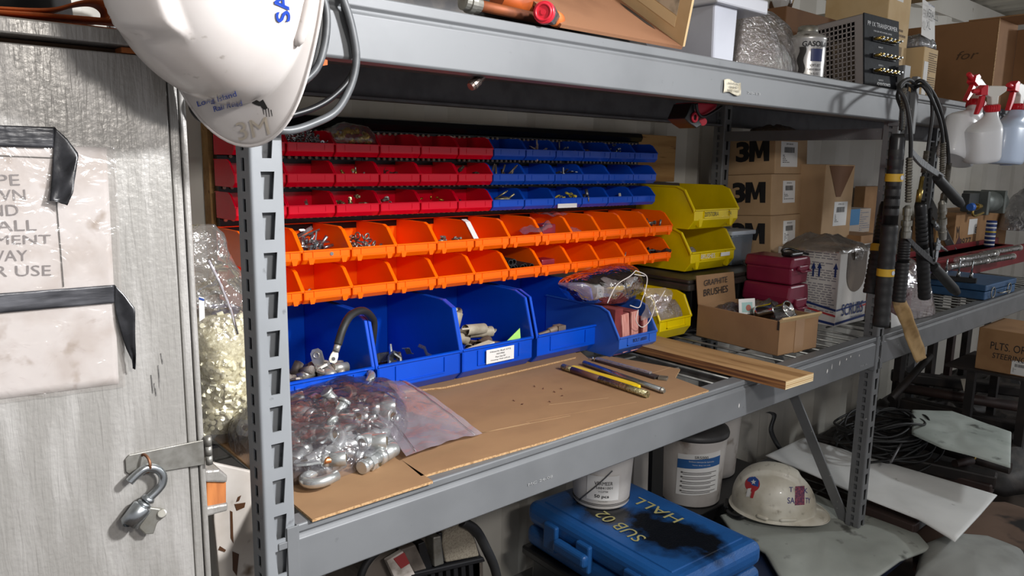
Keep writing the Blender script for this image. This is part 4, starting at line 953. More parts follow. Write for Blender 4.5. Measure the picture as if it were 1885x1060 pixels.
def place_fit(k, loc, rot, s=1.0):
    o = PF[k] if k not in usedp else PF[k].copy()
    if k in usedp: COL.objects.link(o)
    usedp.add(k); o.location = loc; o.rotation_euler = rot; o.scale = (s,) * 3
    tag(o, FN[k] + ' inside the clear bag on the cardboard', 'fitting', 'hose fittings in the clear bag: ' + FN[k])
ring_px = [(538, 893), (600, 886), (665, 866), (722, 843), (750, 815), (752, 775), (735, 742), (690, 735), (640, 728), (570, 745), (500, 775), (440, 800), (420, 820), (450, 850), (490, 890)]
RG = [at(x, y, Z=BZ) for x, y in ring_px]
def inside(x, y, poly):
    c = False; n = len(poly)
    for i in range(n):
        a, b = poly[i], poly[(i + 1) % n]
        if (a.y > y) != (b.y > y) and x < (b.x - a.x) * (y - a.y) / (b.y - a.y) + a.x: c = not c
    return c
CG = Vector((sum(p.x for p in RG) / len(RG), sum(p.y for p in RG) / len(RG), 0))
SH = [CG + (Vector((p.x, p.y, 0)) - CG) * .80 for p in RG]
cnt = 0; tries = 0
gxs = [p.x for p in SH]; gys = [p.y for p in SH]
placed = []
while cnt < 58 and tries < 6000:
    tries += 1; x = rd.uniform(min(gxs), max(gxs)); y = rd.uniform(min(gys), max(gys))
    if not inside(x, y, SH): continue
    lvl = 0 if cnt < 24 else (1 if cnt < 46 else 2)
    if any((x - a) ** 2 + (y - b) ** 2 < .026 ** 2 and l == lvl for a, b, l in placed): continue
    e = ((Vector((x, y, 0)) - CG).length)
    if lvl == 2 and e > .11: continue
    placed.append((x, y, lvl)); cnt += 1
    place_fit(rd.choice([0, 1, 1, 2, 2, 3]), (x, y, BZ + .015 + lvl * .0165), (rd.uniform(-.25, .25) + rd.choice([0, .7, -.7]) * (lvl > 0), rd.uniform(-.3, .3), rd.uniform(0, 6.28)), 1.12)
# the big ones along the front of the bag
for k, px, py, ang, dz in ((0, 583, 868, 3.35, .014), (2, 690, 846, 3.5, .014), (3, 583, 848, 2.6, .030), (1, 655, 815, 2.5, .034), (2, 600, 775, 2.35, .050), (2, 676, 752, 2.6, .050), (1, 700, 800, .4, .036)):
    p = at(px, py, Z=BZ + dz); place_fit(k, p, (.1, .05, ang), 1.12)
p = at(606, 848, Z=BZ + .030); m = MB(); lump(m, [(-.012, -.008), (.010, -.010), (.014, .006), (-.004, .012)], 0, .010, 5, 20, .003, 120, 2); o = m.build('copper_scrap', mat('bright_copper', '#d98f5c', .3, .85), None); o.location = p; tag(o, 'bright copper scrap caught in the front of the bag of fittings', 'scrap')
bag = thing('plastic_bag', 'large clear zip bag full of plated hose fittings lying on the cardboard', 'bag')
m = MB(); lump(m, [(p.x, p.y) for p in RG], BZ + .0005, .070, 22, 90, .012, 16, 4, ex=3.6, close=False)
m.build('filled_body', film('fitting_bag_film', haze=.10, gloss=.25, rough=.10, haze_col='#ded6e4', bump=.8, bscale=28), bag)
MOUTH = film('bag_mouth_film', haze=.34, gloss=.3, rough=.12, haze_col='#e6dcea', bump=.4, bscale=22)
m = MB()
A = at(748, 838, Z=BZ + .012); B = at(888, 797, Z=BZ + .006); C_ = at(745, 700, Z=BZ + .055); D_ = at(650, 714, Z=BZ + .055)
def mf(u, v):
    p = A * (1 - u) * (1 - v) + B * u * (1 - v) + C_ * u * v + D_ * (1 - u) * v
    return p + Vector((0, 0, .010 * sin(pi * v) * (1 - .3 * u) + .006 * nz(p, 14, 3) + .003 * nz(p, 40, 4)))
m.grid(mf, 26, 26); m.build('open_mouth', MOUTH, bag)
def mf2(u, v):
    p = mf(u, v); return Vector((p.x, p.y, max(BZ + .0008, p.z - .014 * sin(pi * v) * sin(pi * min(1, u + .15)))))
m = MB(); m.grid(mf2, 20, 20); m.build('mouth_back', MOUTH, bag)
m = MB(); m.tube([mf(.90, i / 20) + Vector((0, 0, .0008)) for i in range(21)], .0013, 6); m.tube([mf(.0, i / 20) * .5 + mf(.25, .02 + i / 40) * .5 + Vector((0, 0, .001)) for i in range(21)], .0008, 6); m.build('zip_seam', film('zip_seam_film', haze=.6, gloss=.4), bag)

# ------------------------------------------------------------------ tall bag of cream plastic sleeves at the rack's left end
BC = Vector((.055, .400, 0)); BXR, BYR = .072, .062
def bead(m): m.prism([(.0032 * cos(a), .0032 * sin(a)) for a in [i * pi / 4 for i in range(8)]], -.0042, .0042, 'z', smooth=False)
CREAM = mat('cream_plastic', '#f2ecce', .35, sss=.0)
bd = proto('plastic_bead', bead, CREAM); rd = random.Random(3); i = 0
while i < 290:
    a = rd.uniform(-pi * 1.02, -pi * .12); t = rd.random(); z = BZ + .014 + t * .205
    k = min(1, .72 + .55 * sin(pi * min(1, t * 1.15 + .12)) ** .8) * (1 - .10 * max(0, t - .8) * 5)
    if t > .9 and rd.random() < .5: k *= rd.random()
    o = bd if i == 0 else bd.copy()
    if i: COL.objects.link(o)
    rr = k * rd.uniform(.93, 1.0)
    o.location = (BC.x + BXR * .93 * rr * cos(a), BC.y + BYR * .93 * rr * sin(a), z); o.rotation_euler = (rd.uniform(0, 6.28), rd.uniform(0, 6.28), 0); s = rd.uniform(1.15, 1.4); o.scale = (s, s, s)
    tag(o, 'small cream plastic sleeve in the tall clear bag beside the silver cabinet', 'plastic sleeve', 'cream sleeves in the tall bag'); i += 1
m = MB(); m.lathe([(.01, 0), (.050, .006), (.060, .06), (.062, .12), (.058, .18), (.040, .205), (.003, .212)], 28, sx=1.0, sy=.86)
# rough up the inner heap so that it reads as packed sleeves
o = m.build('packed_sleeves', mat('packed_cream_sleeves', '#dcd5b4', .45, 0, '#a79d78', 150, nlo=.35, nhi=.6, bump=1.0, bscale=230)); o.location = (BC.x, BC.y, BZ + .006)
tag(o, 'dense inner mass of cream plastic sleeves filling the tall clear bag', 'plastic sleeves', kind='stuff')
tb = thing('plastic_bag', 'tall clear plastic bag of cream sleeves standing between cabinet and post', 'bag')
def tbf(u, v):
    a = u * 2 * pi; t = v
    if t < .62: k = min(1, .70 + .52 * sin(pi * min(1, t / .62 * .9 + .14)) ** .8); off = Vector((0, 0, 0))
    else:
        q = (t - .62) / .38; k = (.98 - .10 * q) ; off = Vector((-.052 * q, -.01 * q, 0))
    sy = BYR * (1 if t < .62 else 1 - .75 * ((t - .62) / .38)); sx = BXR * (1 if t < .62 else 1 - .30 * (t - .62) / .38)
    p = BC + off + Vector((sx * k * cos(a), sy * k * sin(a), BZ + .002 + t * .375))
    return p + Vector((cos(a), sin(a), 0)) * (.006 * nz(p, 22, 2) + .003 * nz(p, 60, 3)) * (1 if t < .62 else 2.0)
m = MB(); m.grid(tbf, 60, 50); m.build('bag_film', film('tall_bag_film', haze=.17, gloss=.3, rough=.09, haze_col='#e9e4dc', bump=.8, bscale=30), tb)
m = MB(); m.tube([at(384, 478, Y=.32), at(405, 520, Y=.33), at(425, 570, Y=.335), at(437, 615, Y=.335)], .0028, 6); m.build('folded_edge', film('folded_film_edge', haze=.75, gloss=.3), tb)
m = MB(); m.add([at(366, 545, Y=.315), at(376, 548, Y=.315), at(377, 585, Y=.315), at(367, 592, Y=.315)], [(0, 1, 2, 3)]); m.add([at(366, 547, Y=.314), at(376, 550, Y=.314), at(376, 554, Y=.314), at(366, 551, Y=.314)], [(0, 1, 2, 3)], 1); m.build('printed_label', [WHITEL, INKB], tb)

# wood block and stained panel beside the cabinet
bk = thing('wood_block', 'raw orange wood block with grey paint on its ends beside the cabinet', 'wood block')
def quad_prism(px, Y, th): 
    p = [at(x, y, Y=Y) for x, y in px]; m = MB(); m.prism([(v.x, v.z) for v in p], Y, Y + th, 'y'); return m
quad_prism([(380, 884), (396, 882), (417, 886), (417, 932), (380, 936)], .05, .05).build('core', mat('orange_wood', '#b8713a', .8, 0, '#8a4c24', 8, stretch=(6, 6, 1)), bk, bevel=.002)
quad_prism([(378, 866), (404, 864), (420, 876), (419, 889), (378, 888)], .046, .056).build('painted_top', SILVER, bk, bevel=.003)
quad_prism([(378, 934), (421, 926), (420, 941), (378, 952)], .046, .056).build('painted_foot', SILVER, bk, bevel=.003)
STAIN = mat('stained_white_panel', '#c3bcb4', .5, 0, '#aaa096', 8, col3='#5e4a32', n3=16, n3lo=.66, n3hi=.74)
pn = quad_prism([(392, 852), (520, 880), (540, 1200), (425, 1200), (404, 1060), (394, 960)], .16, .010).build('splash_panel', STAIN, bevel=.002)
tag(pn, 'whitish panel with brown drips leaning below the deck behind the left post', 'panel')
for px in ([(432, 928), (452, 925), (450, 934), (436, 940)], [(405, 1005), (416, 1012), (414, 1016), (402, 1012)], [(438, 915), (444, 912), (440, 922), (435, 924)], [(424, 940), (428, 942), (430, 1000), (425, 990)], [(428, 1015), (440, 1020), (436, 1060), (429, 1050)]):
    quad_prism(px, .159, .002).build('drip_stain', mat('brown_drip', '#4a2f1c', .4), pn)

# ------------------------------------------------------------------ rods, file and ruler on the right sheet
ZT = Z0 + .0042
def rod(px0, px1, r, z=None): 
    a = at(*px0, Z=ZT + r); b = at(*px1, Z=ZT + r); return a, b
a, b = rod((1036, 675), (1192, 726), .0075)
r_ = thing('steel_rod', 'thick threaded rod with brown middle lying nearest the front on the cardboard', 'rod'); d = b - a
THR = mat('threaded_zinc', '#b9b08a', .3, .85, '#7f7754', 240, nlo=.45, nhi=.55, bump=.6, bscale=400)
MB().tube([a, a + d * .12], .0075, 16).build('threaded_end', THR, r_); MB().tube([a + d * .12, a + d * .47], .0076, 16).build('brown_sleeve', mat('brown_sleeve', '#5a3d36', .35), r_); MB().tube([a + d * .47, b], .0080, 16).build('threaded_end', THR, r_)
a, b = rod((1075, 668), (1218, 718), .0065)
r_ = thing('steel_rod', 'smooth bright steel rod lying behind the yellow bar on the cardboard', 'rod'); MB().tube([a, b], .0062, 16).build('shaft', ZINC, r_); d = (b - a).normalized(); MB().tube([b, b + d * .003, b + d * .0032, b + d * .008], [.0068, .0068, .0045, .0045], 16).build('tip', ZINCD, r_)
a, b = at(1053, 676, Z=ZT + .004), at(1178, 713, Z=ZT + .004); d = (b - a); n_ = Vector((0, 0, 1)).cross(d).normalized()
m = MB(); M = frame(a, d, z=(0, 0, 1)); L = d.length; m.prism([(0, -.006), (.02, -.011), (L * .45, -.0085), (L * .55, -.0115), (L * .93, -.010), (L, -.004), (L, .004), (L * .9, .010), (L * .5, .0105), (L * .4, .0085), (.02, .010), (0, .006)], -.004, .005, 'z', M=M)
tag(m.build('yellow_scraper', mat('yellow_tool_plastic', '#e0bd12', .4), bevel=.0025), 'yellow plastic tool bar lying between the two steel rods', 'tool')
def bar(px0, px1, w, h, material, name, label, cat, z=0):
    a, b = at(*px0, Z=ZT + z), at(*px1, Z=ZT + z); d = b - a; M = frame(a, d, z=(0, 0, 1)); m = MB(); m.box((0, -w / 2, 0), (d.length, w / 2, h), M=M); return tag(m.build(name, material, bevel=.0008), label, cat)
bar((1100, 664), (1210, 697), .022, .006, mat('dark_flat_bar', '#4c413f', .4, .4, '#33302f', 20), 'flat_bar', 'dark flat steel bar lying behind the rods on the cardboard', 'bar')
bar((1212, 697), (1229, 699), .020, .0065, ZINCD, 'flat_bar', 'short grey steel bar end beyond the dark flat bar', 'bar')
bar((1098, 661), (1198, 688), .010, .005, film('clear_ruler', haze=.35, gloss=.5, rough=.05), 'clear_strip', 'clear plastic strip lying on the dark flat bar', 'strip', z=.0068)
m = MB(); a = at(1091, 664, Z=ZT); m.tube([a, a + Vector((0, 0, .010))], .0025, 8); tag(m.build('steel_pin', ZINC), 'small steel pin standing at the left end of the clear strip', 'pin')
# bare board
p0, p1, p2, p3 = (1.119, -.101), (1.236, -.106), (1.246, .372), (1.117, .372)
bd_ = thing('plywood_plank', 'bare three-quarter inch plywood plank overhanging the front beam', 'plank')
m = MB(); m.prism([p0, p1, p2, p3], Z0 + .0004, Z0 + .0205, 'z'); m.build('plank', [mat('plank_face', '#b08a5c', .7, 0, '#8f6a40', 2.2, stretch=(14, 1.2, 14), bump=.1, bscale=40, col3='#7b5732', n3=6, n3lo=.62, n3hi=.72)], bd_)
m = MB(); e = .0006; m.add([(p0[0], p0[1] - e, Z0 + .001), (p1[0], p1[1] - e, Z0 + .001), (p1[0], p1[1] - e, Z0 + .020), (p0[0], p0[1] - e, Z0 + .020)], [(0, 1, 2, 3)])
for k in range(3): z = Z0 + .0045 + k * .0045; m.add([(p0[0], p0[1] - 2 * e, z), (p1[0], p1[1] - 2 * e, z), (p1[0], p1[1] - 2 * e, z + .0012), (p0[0], p0[1] - 2 * e, z + .0012)], [(0, 1, 2, 3)], 1)
m.build('sawn_end', [PLYE, mat('ply_glue_line', '#a98453', .8)], bd_)
m = MB(); m.add([(p0[0] - e, p0[1], Z0 + .001), (p3[0] - e, p3[1], Z0 + .001), (p3[0] - e, p3[1], Z0 + .020), (p0[0] - e, p0[1], Z0 + .020)], [(0, 3, 2, 1)]); m.build('long_edge', PLYS, bd_)

# ------------------------------------------------------------------ open blue bin with brush pads, small yellow bin
MIDB = (.150, .270, .127, .030, .026, .056, .040, .0025, .004)
pb = make_bin('storage_bin', mat('mid_blue_plastic', '#2a5cb8', .3, 0, coat=.1), MIDB); pb.location = (1.012, .295, .9135)
tag(pb, 'medium blue open bin of red pads beside the large blue bins', 'storage bin', )
text('lettering', 'BOLT #8001', frame((.080, -.0012, .041), (1, 0, 0), z=(0, -1, 0)), INK, pb, w=.055, h=.010)
PADR = mat('dark_red_pad', '#7a2f30', .8, 0, '#6a2628', 30); PADP = mat('pink_pad_edge', '#d79c90', .85, 0, '#b97468', 12, stretch=(40, 1, 1.5), nlo=.45, nhi=.55)
for k, (dx, w_, hh, ln) in enumerate(((.008, .030, .120, .0), (.040, .030, .105, .12), (.072, .030, .108, .05), (.118, .020, .085, .02))):
    q = thing('brush_pad', ('dark red pad stack at the left wall of the medium blue bin', 'left of two pink-edged pad stacks in the medium blue bin', 'right of two pink-edged pad stacks in the medium blue bin', 'small pink pad at the right side of the medium blue bin')[k], 'pad', (1.012 + dx, .315, .917), (0, -ln, 0), 'red pads in the blue bin')
    MB().box((0, .004, 0), (w_, .19, hh)).build('block', PADR, q, bevel=.001)
    if k: MB().box((.001, 0, .002), (w_ - .001, .005, hh - .001)).build('layered_edge', PADP, q, bevel=.0008)
ZIPF = film('zip_bag_film', haze=.36, gloss=.35, rough=.08, haze_col='#dccfcb', bump=.7, bscale=24)
SEAM = mat('white_zip_seam', '#d9d2cc', .4)
zb = thing('plastic_bag', 'large crumpled clear zip bag heaped over the medium blue bin of red pads', 'bag')
ring = [at(x, y, Y=.33) for x, y in ((1095, 562), (1075, 530), (1110, 510), (1180, 492), (1205, 498), (1212, 530), (1190, 560), (1140, 568))]
m = MB(); vs = [(p.x, p.z) for p in ring]
lump(m, vs, 0, .085, 12, 56, .016, 18, 6, ex=2.6, close=False, M=Matrix(((1, 0, 0, 0), (0, 0, -1, .42), (0, 1, 0, 0), (0, 0, 0, 1)))); m.build('bag_film', ZIPF, zb)
m = MB()
for path in ([(1118, 558), (1135, 525), (1160, 508), (1170, 498)], [(1170, 498), (1190, 508), (1189, 530), (1182, 552), (1176, 566), (1160, 562)], [(1168, 505), (1187, 508)]): m.tube(smooth_path([at(x, y, Y=.322) for x, y in path], 6), .0014, 6)
m.build('zip_seam', SEAM, zb)
m = MB(); patch(m, [at(1180, 590, Y=.30), at(1225, 575, Y=.30), at(1234, 535, Y=.34), at(1190, 525, Y=.34)], 16, 16, .02, 16, 9)
zc = thing('plastic_bag', 'smaller clear zip bag hanging over the right rim of the medium blue bin', 'bag'); m.build('bag_film', ZIPF, zc)
m = MB()
for path in ([(1175, 570), (1171, 590), (1182, 602), (1196, 590), (1206, 560), (1200, 545), (1190, 548)], [(1212, 555), (1224, 535)]): m.tube(smooth_path([at(x, y, Y=.292) for x, y in path], 6), .0012, 6)
m.build('zip_seam', SEAM, zc)
# dark sleeve with a white label behind the bins
rl = thing('label_roll', 'dark bag with a white label just under the orange bins by the pads', 'roll'); M = frame(at(1082, 535, Y=.52), (1, 0, -.1), z=(0, 0, 1)); m = MB(); m.tube([(-.09, 0, 0), (.03, 0, 0)], .035, 20, M=M); m.build('dark_body', mat('dark_wrap', '#3b3531', .5), rl); m = MB(); m.tube([(.0, 0, 0), (.030, 0, 0)], .0356, 20, M=M, caps=False); m.build('label', WHITEL, rl)

YB = (.145, .20, .127, .022, .030, .062, .030, .0028, .0045)
py_ = make_bin('storage_bin', YELP, YB); py_.location = (1.250, .352, .911); tag(py_, 'small yellow bin holding clear packets, next to the black tote', 'storage bin')
sp = thing('plastic_packet', 'crumpled clear packets sticking out of the small yellow bin', 'packet')
m = MB(); lump(m, [(1.262, .36), (1.36, .358), (1.385, .40), (1.37, .47), (1.27, .46)], .965, .058, 10, 44, .020, 34, 8, ex=2, close=False); m.build('bag_film', film('packet_film', haze=.35, gloss=.5, rough=.06, bump=1, bscale=50), sp)
# ------------------------------------------------------------------ black tote with the two big yellow bins
TOTE = mat('black_tote_plastic', '#151516', .35, 0, '#1d1d1e', 20)
tt = thing('storage_tote', 'black plastic tote with a dusty flip lid under the big yellow bins', 'tote', (1.40, .375, .911))
m = MB(); W, D, H = .42, .31, .150
m.prism([(.012, 0), (W - .012, 0), (W, H), (0, H)], .012, D - .012, 'y')
for k in range(8): x = .03 + k * .05; m.box((x, .004, .01), (x + .012, .016, H - .01))
for k in range(5): y = .04 + k * .05; m.box((.002, y, .01), (.014, y + .012, H - .01))
m.build('tub', TOTE, tt, bevel=.004)
m = MB(); m.box((-.012, -.014, H - .022), (W + .012, D + .01, H - .002)); m.box((-.006, -.008, H - .002), (W + .006, D + .004, H + .010)); m.build('lid', mat('dusty_black_lid', '#25211e', .5, 0, '#4a433c', 7), tt, bevel=.005)
for x in (.05, .33): MB().box((x, -.022, H - .05), (x + .04, -.012, H + .002)).build('latch', TOTE, tt, bevel=.003)
BY = (.236, .245, .130, .022, .028, .062, .040, .0032, .0055)
pyb = note(make_bin('storage_bin', YELP, BY, (.022, .020)))
z1 = .911 + .150 + .012
b1 = put(pyb, (1.500, .438, z1 + .004), 'lower of the two big stacked yellow bins, standing on the black tote', 'big yellow bins on the tote')
b2 = put(pyb, (1.500, .434, z1 + .135), 'upper of the two big stacked yellow bins, resting on the other', 'big yellow bins on the tote')
for b, s, s2 in ((b1, 'BRUSHES', 'MOUNTED'), (b2, '2075TORA', 'TA')):
    text('lettering', s, frame((.085, -.0035, .046), (1, 0, 0), z=(0, -1, 0)), INK if b is b2 else WHITEL, b, w=.075, h=.014)
    if b is b2: text('lettering', s2, frame((.185, -.0035, .046), (1, 0, 0), z=(0, -1, 0)), INK, b, w=.018, h=.012)
    else: MB().box((.155, -.004, .040), (.205, -.003, .052)).build('paper_label', WHITEL, b)
m = MB(); lump(m, [(1.508, .452), (1.56, .45), (1.575, .50), (1.515, .51)], z1 + .03, .045, 8, 30, .014, 40, 3, ex=2, close=False); tag(m.build('plastic_packet', film('greyish_packet', haze=.5, gloss=.4)), 'grey clear packet inside the lower big yellow bin', 'packet')
tub = thing('clear_tub', 'translucent bluish plastic tub with lid on the tote behind the yellow bins', 'tub', (1.765, .47, .911)); tub.location.z = z1
m = MB(); m.prism([(.008, 0), (.125, 0), (.135, .10), (0, .10)], .0, .15, 'y'); m.build('body', film('tub_plastic', haze=.55, gloss=.35, rough=.15, haze_col='#b9cbe0', bump=.2), tub, bevel=.004)
MB().box((-.006, -.006, .10), (.142, .156, .115)).build('lid', mat('milky_lid', '#b7c0cc', .4), tub, bevel=.004)
tt.location.x = 1.402
MB().box((.33, 0.02, .1505), (.56, .28, .158)).build('lid_tray', MATS['dusty_black_lid'], tt, bevel=.003)
# ------------------------------------------------------------------ generic carton
def carton(name, label, cat, corner, ex, ey, H, W, D, material, lean=None, group=None, open_top=False):
    """corner: nearest bottom corner; ex: direction along the right-hand face, ey: direction along the left-hand face (going back)"""
    ex = Vector(ex).normalized(); up = Vector((0, 0, 1)) if lean is None else Vector(lean).normalized()
    M = frame(corner, ex, z=up)
    r = thing(name, label, cat, M=M, group=group)
    m = MB()
    if open_top:
        t = .004
        m.box((0, 0, 0), (W, D, t)); m.box((0, 0, 0), (W, t, H)); m.box((0, D - t, 0), (W, D, H)); m.box((0, 0, 0), (t, D, H)); m.box((W - t, 0, 0), (W, D, H))
    else: m.box((0, 0, 0), (W, D, H))
    m.build('body', material, r, bevel=.0025); return r
FR = lambda x, z, y=-.0006: frame((x, y, z), (1, 0, 0), z=(0, -1, 0))            # on a -y face, local
FL = lambda y, z, x=-.0006: frame((x, y, z), (0, -1, 0), z=(-1, 0, 0))           # on a -x face, local
def rows(parent, M, w, h, n, material, name='print', fill=.8, seed=1):
    rd = random.Random(seed); m = MB()
    for i in range(n):
        z = h / 2 - h * (i + .5) / n; x = -w / 2
        while x < w / 2 - w * .05:
            l = rd.uniform(.03, .14) * w; l = min(l, w / 2 - x); m.add([(x, z, 0), (x + l, z, 0), (x + l, z + h / n * .45, 0), (x, z + h / n * .45, 0)], [(0, 1, 2, 3)], M=M); x += l + w * .025
            if rd.random() > fill: break
    return m.build(name, material, parent)
def barcode(parent, M, w, h, material, seed=1):
    rd = random.Random(seed); m = MB(); x = -w / 2
    while x < w / 2: l = rd.uniform(.008, .03) * w; m.add([(x, -h / 2, 0), (x + l, -h / 2, 0), (x + l, h / 2, 0), (x, h / 2, 0)], [(0, 1, 2, 3)], M=M); x += l + rd.uniform(.01, .03) * w
    return m.build('barcode', material, parent)
def ship_label(parent, M, w, h, seed=1, head='3M 8210'):
    m = MB(); m.add([(-w / 2, -h / 2, -.0002), (w / 2, -h / 2, -.0002), (w / 2, h / 2, -.0002), (-w / 2, h / 2, -.0002)], [(0, 1, 2, 3)], M=M); lb = m.build('paper_label', WHITEL, parent)
    M2 = M @ T(0, 0, .0003)
    text('lettering', head, M2 @ T(0, h * .40, 0), INK, lb, w=w * .4, h=h * .06); barcode(lb, M2 @ T(0, h * .17, 0), w * .6, h * .22, INK, seed)
    rows(lb, M2 @ T(0, -h * .2, 0), w * .8, h * .34, 5, mat('label_print', '#5b5856', .7), 'print', .55, seed)

ZD = .911
# small cardboard box of brushes
bx = carton('cardboard_box', 'open cardboard box of bagged brushes with a raised flap marked GRAPHITE BRUSHES', 'box', (1.376, .064, ZD), (.175, -.018, 0), None, .094, .176, .276, CARD, open_top=True)
m = MB(); m.prism([(.276, .092), (.290, .175), (.293, .175), (.280, .092)], .004, .172, 'x'); fl = m.build('raised_flap', CARD, bx, bevel=.0008)
Mf = frame((.080, .2815, .138), (1, 0, .04), z=(0, -1, .15))
text('lettering', 'GRAPHITE', Mf @ T(.004, .016, .0012), INK, fl, w=.105, h=.017, shear=.15); text('lettering', 'BRUSHES', Mf @ T(0, -.012, .0012), INK, fl, w=.110, h=.020, shear=.15)
m = MB(); m.prism([(.0, .088), (-.010, .100), (-.006, .104), (.004, .094)], .0, .176, 'x'); m.build('front_flap_fold', CARDL, bx, bevel=.001)
MB().box((.070, -.0012, -.0), (.110, -.0002, .094)).build('packing_tape', mat('brown_tape', '#957453', .25), bx)
MB().box((-.0012, -.0, .070), (-.0002, .006, .094)).build('torn_corner', mat('dark_gap', '#2a211a', .9), bx)
text('lettering', 'CB', FR(.16, .05), mat('x', '#8b6a48', .8), bx, w=.001, h=.001)
BAGF = film('brush_bag_film', haze=.22, gloss=.45, rough=.06, bump=1, bscale=40)
Mb = bx.matrix_world.copy()
def inbox(x, y, z): return Mb @ Vector((x, y, z))
CHR = mat('chrome_cup', '#c3c3c0', .12, 1.0)
for i, (x, y, z, rx, ry, lab) in enumerate(((.085, .11, .090, 1.2, .5, 'shiny metal cup lying in the brush box, left of the pair'), (.125, .085, .092, 1.0, -.6, 'shiny metal cup lying in the brush box, right of the pair'))):
    m = MB(); m.lathe([(.008, -.028), (.020, -.026), (.0225, -.015), (.0225, .020), (.025, .024), (.025, .027), (.0215, .027), (.019, .010), (.006, .004)], 28); o = m.build('metal_cup', CHR); o.location = inbox(x, y, z); o.rotation_euler = (rx, ry, .3); tag(o, lab, 'cup')
idb = thing('tag_card', 'white-framed card with a teal and reddish picture standing in the brush box', 'card', M=Mb @ frame((.062, .150, .080), (1, -.25, 0), z=(-.1, -1, .15)))
MB().box((-.028, 0, 0), (.028, .044, .002)).build('card', WHITEL, idb, bevel=.001); MB().box((-.018, .006, .002), (.018, .034, .0026)).build('picture', mat('teal_print', '#9fc0bb', .5), idb); m = MB(); m.frust((.004, .018, .0026), (.004, .018, .0030), .009, .009, 14); m.build('picture_spot', mat('reddish_print', '#a8675a', .5), idb)
for k, (x, y, w_, d_, h_, lab) in enumerate(((.02, .16, .09, .10, .045, 'clear bag of dark parts at the back left of the brush box'), (.09, .05, .075, .16, .060, 'clear bag over the metal cups in the brush box'), (.05, .015, .11, .07, .030, 'flattened grey plastic bag at the front of the brush box'))):
    g = thing('plastic_bag', lab, 'bag', M=Mb @ T(x, y, .055)); m = MB(); lump(m, [(0, 0), (w_ * .5, -.004), (w_, .002), (w_ * 1.02, d_ * .6), (w_ * .8, d_), (w_ * .2, d_)], 0, h_, 10, 40, .014, 40, k + 2, ex=2, close=False); m.build('bag_film', BAGF, g)
    m = MB(); rd = random.Random(k)
    lump(m, [(.008, .006), (w_ * .5, .004), (w_ - .006, .008), (w_ * .9, d_ * .8), (w_ * .2, d_ * .85)], -.01, h_ * .8, 6, 24, .012, 50, k + 9, ex=2); m.build('dark_parts', mat('dark_bagged_parts', '#4c4a49', .5, .2, '#6f6c69', 60), g)

# maroon cases
MAR = mat('maroon_plastic', '#7c1f3a', .35, 0, '#711a33', 10, coat=.1)
def maroon(label, loc, H, rot):
    r = thing('plastic_case', label, 'case', loc, (0, 0, rot)); W, D = .115, .150
    m = MB(); m.prism([(.006, 0), (W - .006, 0), (W, H * .62), (0, H * .62)], .0, D, 'y'); m.build('tub', MAR, r, bevel=.006)
    m = MB(); m.prism([(-.004, H * .60), (W + .004, H * .60), (W + .004, H * .74), (W - .004, H), (.004, H), (-.004, H * .74)], -.004, D + .004, 'y'); m.build('lid', MAR, r, bevel=.006)
    m = MB(); m.box((.03, -.012, H * .50), (W - .02, -.002, H * .70)); m.build('latch', MAR, r, bevel=.003); m = MB(); m.tube([(.03, -.010, H * .55), (.03, -.020, H * .50), (W - .03, -.020, H * .50), (W - .03, -.010, H * .55)], .003, 8); m.build('handle', MAR, r); return r
m2 = maroon('lower maroon plastic case, half hidden behind the brush box', (1.672, .205, ZD), .137, 0.0)
m1 = maroon('upper maroon plastic case, stacked on the other', (1.682, .207, ZD + .139), .082, 0.03)
st_ = thing('black_buckle', 'black buckled strap coiled on top of the upper maroon case', 'strap', (1.735, .235, ZD + .139 + .083)); m = MB(); m.box((-.030, -.015, 0), (.040, .022, .012)); m.build('buckle', BLACKP, st_, bevel=.005); m = MB(); m.tube(smooth_path([(-.03, .01, .006), (-.01, .03, .016), (.03, .028, .018), (.05, 0, .008), (.075, -.012, .002)], 5), .004, 8); m.build('strap', BLACKP, st_)

# SCRUBS wipe box
SCR = mat('scrubs_carton_white', '#d9d5cf', .6, 0, '#c9c4bd', 10)
DKBLUE = mat('navy_print', '#23366e', .5); REDPR = mat('red_print', '#b5383c', .5)
sb = carton('wipes_box', 'white wipes carton with blue arrows and a round dispenser hole', 'box', (1.850, .139, ZD + .001), (.187, -.009, 0), None, .232, .187, .215, SCR)
W, H, D = .187, .232, .215
rows(sb, FL(.105, .13), .195, .195, 26, mat('grey_small_print', '#8f8c90', .7), 'print', .97, 3)
m = MB()
def strip2(m, pts, w, M, mi=0):
    for a, b in zip(pts[:-1], pts[1:]):
        a = Vector((a[0], a[1], 0)); b = Vector((b[0], b[1], 0)); t = (b - a).normalized(); n_ = Vector((-t.y, t.x, 0)) * w; m.add([a - n_, b - n_, b + n_, a + n_], [(0, 1, 2, 3)], mi, M=M)
ML = FL(.0, .0, -.0011)
strip2(m, [(-.205, .175), (-.135, .070), (0, .052)], .0035, ML, 0); strip2(m, [(-.205, .155), (-.140, .052), (0, .034)], .003, ML, 1); strip2(m, [(-.21, .022), (0, .008)], .004, ML, 0)
MR = FR(0, 0, -.0011); strip2(m, [(0, .052), (.187, .062)], .003, MR, 0); strip2(m, [(.14, .050), (.187, .054)], .003, MR, 1); strip2(m, [(0, .010), (.187, .018)], .004, MR, 0)
m.build('printed_stripe', [DKBLUE, REDPR], sb)
for k, (a, b) in enumerate(((-.085, .195), (-.065, .197), (-.012, .200))):
    m = MB(); m.add([(a - .003, b - .045, 0), (a + .003, b - .045, 0), (a + .003, b - .02, 0), (a + .008, b - .02, 0), (a, b, 0), (a - .008, b - .02, 0), (a - .003, b - .02, 0)], [tuple(range(7))], M=ML); m.build('printed_arrow', DKBLUE, sb)
